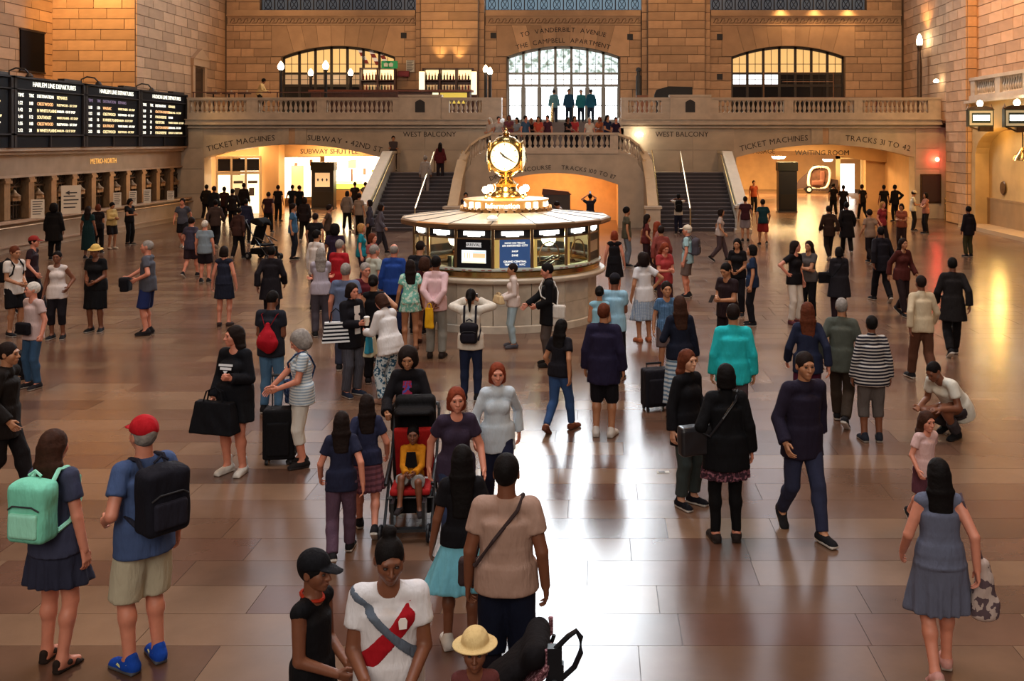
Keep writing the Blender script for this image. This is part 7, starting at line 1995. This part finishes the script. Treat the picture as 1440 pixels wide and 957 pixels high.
# --- stair, landing and balcony ----------------------------------------------------------------------
pp('person in grey leaning on the wall at the top of the dark steps', 553, 0, None, 1.68, 15, 'folded', 'm', Y=47.1, Z=2.3, top=('jacket', '#4a4244'), bottom=(T, '#4a4240'), hair=('short', 'black'), skin='tan')
pp('person in pale clothes climbing the steps beside the shuttle arch', 598, 0, None, 1.70, 178, 'stand', 'm', Y=44.25, Z=1.38, top=('long', '#a09a98', .2), bottom=(T, '#8c8484'), hair=('short', 'grey'), skin='tan')
pp('person in dark red on the steps beside the shuttle arch', 619, 0, None, 1.68, 185, 'stand', 'f', Y=45.5, Z=1.993, top=('long', '#5a2028', .2), bottom=(T, '#2a2228'), hair=('long', 'dark'), skin='tan')
land = [(689, '#b8b0ac', 'white', 'white top at the near corner of the landing'), (701, '#c2bab4', 'dark', 'cream top leaning on the near corner of the landing'), (716, '#6a3a4a', 'dark', 'plum top on the landing behind the clock'), (727, '#9aa4a8', 'black', 'pale grey top and black hair on the landing'),
        (739, '#3c5878', 'dark', 'steel blue top on the landing'), (747, '#141218', 'blond', 'black top and blond hair on the landing'), (757, '#b84a38', 'dark', 'orange red top on the landing beside the blond hair'), (770, '#4a2a3a', 'dark', 'dim mauve top on the landing beside the slim handrail'),
        (798, '#0f0e14', 'black', 'black top on the landing below the doors'), (808, '#b03a40', 'dark', 'crimson top on the landing below the doors'), (829, '#c8beb4', 'white', 'off white top and pale hair on the landing'), (843, '#b0603c', 'red', 'rust orange top on the landing'),
        (854, '#1c2444', 'black', 'navy top on the landing beside the rust orange'), (866, '#2c1c34', 'black', 'dark violet top at the far corner of the landing')]
for i, (px, col, hc, lab) in enumerate(land):
    Y_ = 44.25 + .5 * (i % 2)
    pp('person in ' + lab, px, 0, None, 1.60 + .03 * (i * 7 % 5), (i * 67) % 90 - 45, ('front', 'stand', 'folded')[i % 3], 'f' if i % 2 else 'm', Y=Y_, Z=ZP, top=('tee', col), bottom=(T, '#1c1a22'), hair=(('long', 'short', 'bob')[i % 3], hc), skin=('tan', 'pink', 'brown')[i % 3])
for px, Y_, col, lab, fc in ((779, 52.3, '#5a8c9c', 'person tinted pale teal by backlight, standing in the doorway', 180), (800, 51.8, '#1f4a6a', 'person tinted deep blue by backlight, standing in the doorway', 10), (817, 52.4, '#2a7a86', 'person tinted turquoise by backlight, standing highest in the doorway', 0), (831, 51.9, '#1c5a78', 'person tinted ocean blue by backlight, nearest the far jamb of the doors', 190)):  # teal-blue of the clothes is the door backlight put into the cloth
    pp(lab, px, 0, None, 1.74, fc, 'stand', 'm', Y=Y_, Z=ZB, top=('jacket', col), bottom=(T, '#1f2c40'), hair=('short', 'dark'), skin='tan')
pp('waiter in white shirt leaning over a table on the bar terrace', 366, 0, None, 1.75, 90, dict(POSES['lean'], lean=18), 'm', Y=50.2, Z=ZB + .5, top=('long', '#c4a878'), bottom=(T, '#1a1414'), hair=('short', 'black'), skin='brown')
pp('bartender in white behind the long bar counter', 616, 0, None, 1.72, 0, 'front', 'm', Y=52.2, Z=ZB, top=('long', '#c0b090'), bottom=(T, '#1a1414'), hair=('short', 'dark'), skin='tan')
# --- middle and left ------------------------------------------------------------------------------------
pp('grey haired man in slate blue shirt in the queue', 486, 369, None, 1.74, 182, 'stand', 'm', Y=16.3, top=('tee', '#5c6884', .14), bottom=(T, '#34384a'), hair=('short', 'grey'), skin='pink', w=1.15)
pp('man with glasses in wine red shirt in the queue', 513, 376, None, 1.68, 40, 'front', 'm', Y=16.9, top=('tee', '#5a1c26', .12), bottom=(T, '#2a2228'), hair=('short', 'grey'), skin='pink')
pp('long haired woman in pale grey top and grey trousers in the queue', 451, 341, 468, 1.70, 195, 'folded', 'f', Y=19.1, top=('tee', '#a8a2b0', .12), bottom=(T, '#48444e'), hair=('long', 'grey'), skin='pink')
pp('man in white shirt in the queue', 445, 322, None, 1.78, 150, 'stand', 'm', Y=22.0, top=('long', '#d2ccc8', .16), bottom=(T, '#3c3438'), hair=('short', 'black'), skin='tan')
pp('grey haired person in red shirt in the queue', 477, 335, None, 1.70, 160, 'front', 'm', Y=20.6, top=('tee', '#a31c26', .14), bottom=(T, '#3a2830'), hair=('short', 'grey'), skin='pink', w=1.1)
pp('black haired person in dark plum top in the queue', 471, 315, None, 1.72, 190, 'stand', 'm', Y=24.3, top=('tee', '#281c30', .12), bottom=(T, '#1c1820'), hair=('curly', 'black'), skin='brown')
pp('blond woman in teal t-shirt looking towards the booth', 508, 313, None, 1.66, 100, 'stand', 'f', Y=25.2, top=('tee', '#167a8c', .10), bottom=(T, '#2a2430'), hair=('bob', 'blond'), skin='pink')
pp('woman in rose top beside the blond woman in teal', 523, 330, None, 1.62, 70, 'front', 'f', Y=23.0, top=('tee', '#8c4a48', .10), bottom=(T, '#3a2a30'), hair=('bob', 'auburn'), skin='pink')
aa = pp('grey haired man in pale green shirt with a dark backpack in the queue', 526, 347, None, 1.70, 140, 'stand', 'm', Y=19.6, top=('tee', '#a8aca0', .12), bottom=(T, '#4a4040'), hair=('short', 'grey'), skin='pink', w=1.1)
pp('dark figure walking alone on the open floor beyond the red drawstring bag', 381, 345, None, 1.66, 190, 'walk', 'm', Y=19.9, top=('coat', '#161218', .3), bottom=(T, '#141118'), hair=('short', 'black'), skin='brown')
pp('man in blue t-shirt and dark jeans standing beside a black pram', 412, 286, 365, None, 95, 'stand', 'm', top=('tee', '#3c6488', .12), bottom=(J, '#161a26'), hair=('short', 'dark'), skin='tan', shoe=('low', '#1a1614', '#b0a898'))
stroller('large black pram on the open floor beside the man in blue', wx(376, 32.0), 31.6, math.radians(60), '#0b0b0d', '#121216', 1.15)
for px, Y_, H_, col, fc, lab in ((290, 46.8, 1.70, '#120f10', 180, 'first dark figure of the group at the bright doors, by the last ticket window'), (301, 43.2, 1.78, '#16181c', 170, 'dark green coated figure in the group at the bright doors'), (315, 45.6, 1.66, '#2a1416', 185, 'dark figure before the bright doors with a reddish top'), (327, 42.4, 1.72, '#191214', 200, 'dark figure before the bright doors in a brown top'), (343, 46.9, 1.76, '#141012', 175, 'last dark figure of the group at the bright doors'),
                                 (303, 35.0, 1.70, '#3c302e', 190, 'person in dull brown jacket walking towards the bright doors'), (335, 31.5, 1.66, '#3a2420', 175, 'woman in rust brown dress walking towards the bright doors'), (346, 36.5, 1.62, '#20243c', 185, 'person in dim blue top walking towards the bright doors')):
    pp(lab, px, 0, None, H_, fc, ('walk', 'stand', 'walk2')[px % 3], 'f' if 'woman' in lab else 'm', Y=Y_, top=('jacket', col), bottom=(T, '#141012'), hair=('short', 'black'), skin='brown')
for px, Y_, col, fc, lab in ((377, 40.5, '#2c141c', 180, 'slim person in dark plum standing in the shuttle arch glow'), (391, 46.5, '#171214', 175, 'person in black walking into the shuttle arch beside the slanting posters'), (411, 47.2, '#14161e', 190, 'first of two dark figures before the slanting posters'), (421, 46.2, '#101218', 170, 'second of two dark figures before the slanting posters'), (428, 37.0, '#1d1416', 182, 'person in brown black coat beyond the man in blue'),
                             (443, 28.6, '#121014', 185, 'person in black jacket beyond the white shirt of the queue'), (461, 32.5, '#4c3c34', 95, 'person in grey brown top crossing before the dark kiosk'), (488, 41.6, '#7c7068', 180, 'person in pale grey shirt before the white poster'), (505, 39.3, '#8c7c70', 160, 'person in beige shirt before the foot of the parapet'), (499, 50.0, '#1a1618', 200, 'dark figure under the white poster'), (513, 50.6, '#221a1c', 150, 'dark figure at the edge of the white poster'),
                             (534, 33.0, '#54525e', 100, 'person in grey striped top passing the foot of the dark steps'), (520, 35.0, '#3c3a48', 280, 'person in slate top passing the foot of the dark steps')):
    pp(lab, px, 0, None, 1.68, fc, ('walk', 'stand', 'walk2')[px % 3], 'm' if px % 2 else 'f', Y=Y_, top=('tee' if px % 2 else 'jacket', col), bottom=(T, '#16130f' if px % 3 else '#2a2830'), hair=('short' if px % 2 else 'bob', 'dark'), skin='tan')
pp('woman in dark navy dress standing alone on the open floor', 315, 346, 458, None, 185, 'stand', 'f', dress=('tank', '#1e2232', .58, .02), hair=('bob', 'dark'), skin='pink', shoe=('flat', '#3a2a28'))
ab = pp('man in grey t-shirt and blue shorts holding a dark bag', 208, 338, 470, None, 278, dict(POSES['bag'], RH=(-.12, -.38, 1.02)), 'm', top=('tee', '#4c4e58', .14), bottom=('shorts', '#1f2c5c', .98), hair=('buzz', 'grey'), skin='pink', shoe=('low', '#1a1618', '#2a2628'), w=1.05)
satchel('dark bag held in front by the man in blue shorts', ab, (-.08, -.40, .90), '#0f0d12', .28, .24, .14, False)
pp('person in straw hat, black shirt and black skirt facing the camera', 135, 347, 466, 1.70, 2, 'front', 'f', top=('tee', '#0e0d10', .12), bottom=('skirt', '#0b0b0e', .46, .0), hair=('short', 'dark'), skin='brown', hat=('panama', '#cfae62'), shoe=('low', '#121214', '#c8c4bc'), w=1.15)
pp('woman in white sleeveless top and dark capris facing the camera', 81, 353, None, 1.66, 8, dict(POSES['bag'], LH=(.22, -.10, 1.0)), 'f', top=('tank', '#d6ccc8', .14), bottom=('capri', '#18141a', 1.5), hair=('lowbun', 'black'), skin='brown')
ac = pp('person in white t-shirt and black shorts with a backpack at the edge of the picture', 20, 346, None, 1.72, 68, 'front', 'm', top=('tee', '#d8d0c8', .14), bottom=('shorts', '#0f0e12'), hair=('short', 'auburn'), skin='tan')
backpack('black backpack on the white t-shirt at the edge of the picture', ac, '#0d0c10')
ad = pp('white haired person in pale shirt and jeans with a dark waist bag', 47, 405, 545, 1.60, 335, dict(POSES['pull'], hy=-30), 'm', top=('tee', '#c2aaa6', .14), bottom=(J, '#33506e'), hair=('short', 'white'), skin='pink', shoe=('low', '#1d1a1e', '#a8a29a'))
satchel('dark waist bag on the white haired person in jeans', ad, (.03, -.19, .98), '#121016', .28, .18, .08, False)
suitcase('small dark wheeled case pulled by the white haired person in jeans', wx(24, 15.6), 15.75, -.5, '#121014', .34, .22, .36, .34)
pp('person in red cap and dark top behind the white t-shirt', 44, 347, None, 1.70, 100, 'walk', 'm', Y=21.6, top=('tee', '#2a1a20'), bottom=(T, '#18141a'), hair=('short', 'dark'), skin='pink', hat=('cap', '#8c2a26'))
pp('large dark figure walking at the edge of the picture above the mint backpack', 4, 497, None, 1.66, 95, 'walk', 'm', Y=10.4, top=('jacket', '#17110f', .22), bottom=(T, '#120e10'), hair=('short', 'dark'), skin='tan', w=1.1)
pp('tall figure in black at the ticket counter beside the arrow notice', 76, 289, None, 1.78, 190, 'stand', 'm', Y=31.4, top=('coat', '#0d0b0d', .36), bottom=(T, '#0d0b0d'), hair=('curly', 'black'), skin='brown', w=1.1)
pp('woman in long dark teal dress at the ticket counter', 124, 291, None, 1.68, 180, 'stand', 'f', Y=31.6, dress=('tee', '#0c2a2e', .30, .06), hair=('long', 'dark'), skin='brown')
pp('person with dark red hair at the ticket counter beside the teal dress', 138, 291, None, 1.64, 200, 'front', 'f', Y=33.2, top=('tee', '#171114'), bottom=(T, '#131012'), hair=('bob', 'auburn'), skin='tan')
pp('person in pale yellow blouse and dark shorts reading at the ticket counter', 157, 284, 350, None, 60, 'phone', 'f', top=('long', '#c4ac72'), bottom=('shorts', '#171216'), hair=('lowbun', 'black'), skin='tan', shoe=('flat', '#c8b8a4'))
pp('person all in black reading at the ticket counter', 182, 279, 344, None, 70, 'phone', 'm', top=('tee', '#0e0c0f'), bottom=(T, '#0c0a0d'), hair=('bob', 'black'), skin='tan')
ae = pp('person in grey blue shirt and dark shorts walking along the counter', 257, 278, 348, None, 10, 'walk', 'm', top=('tee', '#4a4e5c'), bottom=('shorts', '#15141a'), hair=('short', 'dark'), skin='pink', shoe=('low', '#b0a8a0', '#b0a8a0'))
pp('person in pale blue t-shirt and dark shorts seen from behind', 288, 310, 397, None, 182, 'stand', 'm', top=('tee', '#7c8c98', .14), bottom=('shorts', '#1b161c'), hair=('short', 'white'), skin='pink', w=1.15)
pp('person in mauve t-shirt beside the pale blue t-shirt', 268, 306, None, 1.66, 170, 'walk2', 'm', Y=27.4, top=('tee', '#3c3848', .14), bottom=('shorts', '#2c2028'), hair=('short', 'dark'), skin='pink')
# --- pushchair group and the front row --------------------------------------------------------------------
pp('woman in black cardigan over a bright print pushing the pushchair', 575, 500, None, 1.58, 4, 'push', 'f', Y=10.55, top=('jacket', '#121015', .18), bottom=(T, '#1a161c'), hair=('curly', 'dark'), skin='tan')
MB().prism([(-.07, .0), (.07, 0), (.045, .36), (-.045, .36)], -.005, .0).build('scarf', cloth('#a03050', 'blot', '#4a58b0', 1.2), bpy.data.objects[[o.name for o in C.objects if o.get('label', '').startswith('woman in black cardigan over')][0]], loc=(0, -.185, .98), rot=(-.10, 0, 0))
sx_, sy_ = wx(581, 9.75), 9.72
stroller('black and red pushchair with a small boy in it', sx_, sy_, math.radians(4), '#0d0c0f', '#a01c1c', 1.0, hood=False)
pc = [o for o in C.objects if o.get('label', '').startswith('black and red pushchair')][0]
field_obj('tall_hood', Field().box((0, .30, .98), (.15, .02, .18), .05, R=rotx(math.radians(15)).T).cone((-.17, .24, .9), (-.17, .14, 1.06), .03, .03).cone((.17, .24, .9), (.17, .14, 1.06), .03, .03).ell((-.14, .14, 1.08), (.14, .14, 1.08), (.14, .035), (.14, .035), (0, 1, 0), (0, 0, 1), .04), .012, cloth('#0c0b0e'), pc)
kid = person('small boy in yellow and black top sitting in the pushchair', sx_ + .005, sy_ - .06, 1.04, 4, dict(POSES['sit'], pel=(0, .10, .76), LH=(.06, -.22, .93), RH=(-.06, -.24, .93), LF=(.16, -.36, .42), RF=(-.14, -.42, .50), lean=-10, hp=6), 'k', top=('long', '#c07a14', .05), bottom=('shorts', '#8c8a88'), hair=('short', 'black'), skin='brown', shoe=('flat', '#2a2426'), lod=0)
MB().prism([(-.10, .0), (.10, .0), (.07, .26), (-.07, .26)], -.012, .0).build('bib_front', cloth('#121014'), kid[0], loc=(0, -.09, .98), rot=(.12, 0, 0))
af = pp('girl in black top and pale blue tulle skirt holding hands', 650, 632, 912, 1.50, 188, dict(POSES['stand'], RF=(-.08, .05, .085), LF=(.12, -.04, .085)), 'f', top=('tee', '#0f0d12', .04), bottom=('skirt', '#74bcd0', .52, .16), hair=('verylong', 'black'), skin='brown', shoe=('low', '#dedad4', '#e4e0da'), w=.92)
ag = pp('person in tan t-shirt and long navy skirt with a crossed strap, seen from behind', 712, 640, None, 1.72, 178, 'stand', 'm', top=('tee', '#a8897a', .08), bottom=('shorts', '#0d1428', 1.15), hose='#17121c', hair=('short', 'black'), skin='brown', w=1.12)
satchel('dark strapped pouch worn across the tan t-shirt', ag, (.22, -.06, .92), '#3a2c2c', .20, .16, .07, True, 1)
ah = pp('person in white jersey with a red sash, hair in a top knot', 547, 752, None, 1.64, 8, dict(POSES['front'], hy=10, hp=14, RH=(-.10, -.26, 1.02), LH=(.12, -.24, .98)), 'm', top=('tee', '#dcdade', .16), bottom=(T, '#2a201e'), hair=('bun', 'black'), skin='brown', w=1.08)
def band(p, m, name, c, n, half, g):
    S = p[1]; F = Field(); torso(F, S, g)
    n = nrm(n); F.plane(np.array(c) + n * half, n); F.plane(np.array(c) - n * half, -n)
    F.plane(S.P - S.U * .14, -S.U)
    V_, Q_ = F.mesh(.012); return link(name, mesh_np(name, V_, Q_), p[0], m)
band(ah, cloth('#a81622'), 'red_sash', (0, 0, 1.17), (-.62, 0, .60), .050, .0205)
band(ah, cloth('#5c6674'), 'grey_strap', (-.02, 0, 1.24), (.62, 0, .62), .024, .028)
MB().prism([(-.02, 0), (.02, 0), (.024, .04), (.014, .055), (-.014, .055), (-.024, .04)], -.004, .004).build('crest', mat('crest_white', (.85, .8, .75), .6), ah[0], loc=(.085, -.170, 1.255), rot=(-.1, 0, .15))
ai = pp('boy in black cap and black vest turned to the white jersey', 439, 776, None, 1.48, 72, dict(POSES['front'], hp=4), 'm', top=('tank', '#0d0c10', .20), bottom=('shorts', '#121116'), hair=('short', 'black'), skin='brown', hat=('cap', '#0c0c12'), w=.92)
MB().tube([(.06 * math.cos(t_), .075 * math.sin(t_) - .0, .0) for t_ in np.linspace(0, 2 * PI, 17)[:-1]], .012, 6, closed=True).build('red_collar', cloth('#a8301c'), ai[0], loc=tuple(ai[1].neck + V3(0, 0, .012)), rot=(.25, 0, 0))
pp('small child in straw hat at the bottom of the picture', 668, 896, None, 1.12, 5, 'stand', 'k', top=('tank', '#6a3a3a'), bottom=('shorts', '#3a3a4a'), hair=('short', 'brown'), skin='brown', hat=('panama', '#d8bc84'))
pp('person in bluish white shirt and navy trousers behind the tan t-shirt', 699, 524, None, 1.56, 10, 'walk', 'f', Y=9.95, top=('long', '#c4d0da', .18), bottom=(T, '#20243c'), hair=('bob', 'red'), skin='pink')
pp('woman in dark mauve top beside the pushchair', 641, 537, None, 1.56, 15, 'walk2', 'f', Y=8.95, top=('tee', '#33283a', .14), bottom=(T, '#2a3450'), hair=('bob', 'red'), skin='pink')
pp('girl in navy top and pink skirt walking beside the pushchair', 516, 596, None, 1.34, 195, 'walk', 'f', Y=9.5, top=('tee', '#262a44', .06), bottom=('skirt', ('#8c5a68', 'stripe', '#6a4452', .6), .52, .05), hair=('long', 'dark'), skin='pink', w=.92)
pp('girl in dark navy shirt and mauve leggings walking away beside the pink skirt', 480, 604, None, 1.32, 190, 'walk2', 'f', Y=8.95, top=('tee', '#1f2238', .12), bottom=(T, '#5a4456'), hair=('long', 'dark'), skin='pink', w=.92)
# black pushchair with pink piping at the bottom of the picture
st_ = empty('pushchair', (wx(748, 5.75), 5.75, 0), 0, 'black pushchair with pink dotted piping and a looped handle', 'pushchair')
hoodm = cloth('#0f0c10')
field_obj('hood', Field().ell((-.26, 0, .58), (.03, 0, .84), (.19, .075), (.17, .065), (0, 1, 0), (.66, 0, -.75), .05).cone((.03, -.14, .86), (.03, .14, .86), .07, .07, .05), .011, hoodm, st_, noise=.003)
pk = cloth('#6a4048', 'blot', '#b88a94', 3.0)
for yy in (-.19, .19):
    MB().tube([(-.26, yy, .50), (-.10, yy, .63), (.02, yy, .72), (.10, yy, .82), (.10, yy, .91)], .016, 7).build('piping', pk, st_)
field_obj('dotted_edge', Field().ell((-.22, 0, .48), (.10, 0, .76), (.18, .03), (.18, .025), (0, 1, 0), (.66, 0, -.75), .04), .012, pk, st_)
MB().tube([(.145, -.2, .92), (.215, -.2, .99), (.26, -.2, 1.02), (.285, -.2, .985), (.285, -.2, .90), (.25, -.2, .82), (.19, -.2, .765), (.14, -.2, .74)], .016, 8).build('looped_handle', black, st_)
MB().box(.10, .18, -.22, -.16, .84, .93).box(.11, .19, -.22, -.17, .72, .84).build('buckle', black, st_)
MB().lathe([(0, -.02), (.024, -.02), (.024, .02), (0, .02)], 12).build('rivet', mat('handle_metal', (.3, .3, .3), .4), st_, loc=(.14, -.22, .735), rot=(PI / 2, 0, 0))
for yy in (-.2, .2):
    MB().tube([(.12, yy, .80), (.0, yy, .45), (-.12, yy, .11)], .013, 6).tube([(-.2, yy, .5), (.1, yy, .11)], .013, 6).build('frame_tube', black, st_)
    for xx in (-.13, .12): MB().lathe([(.04, -.02), (.10, -.018), (.105, 0), (.10, .018), (.04, .02)], 16).build('wheel', black, st_, True, loc=(xx, yy, .105), rot=(PI / 2, 0, 0))
# a scrap of paper on the floor
o = MB().box(-.07, .07, -.035, .035, 0, .004).build('paper_scrap', mat('scrap', (.5, .48, .42), .6), None, loc=(wx(933, 11.2), 11.27, .001), rot=(0, 0, .1)); setp(o, 'small crumpled ticket lying on the shiny floor', 'litter')
MB().box(-.05, .02, -.02, .02, .004, .006).build('print', inkm, o)
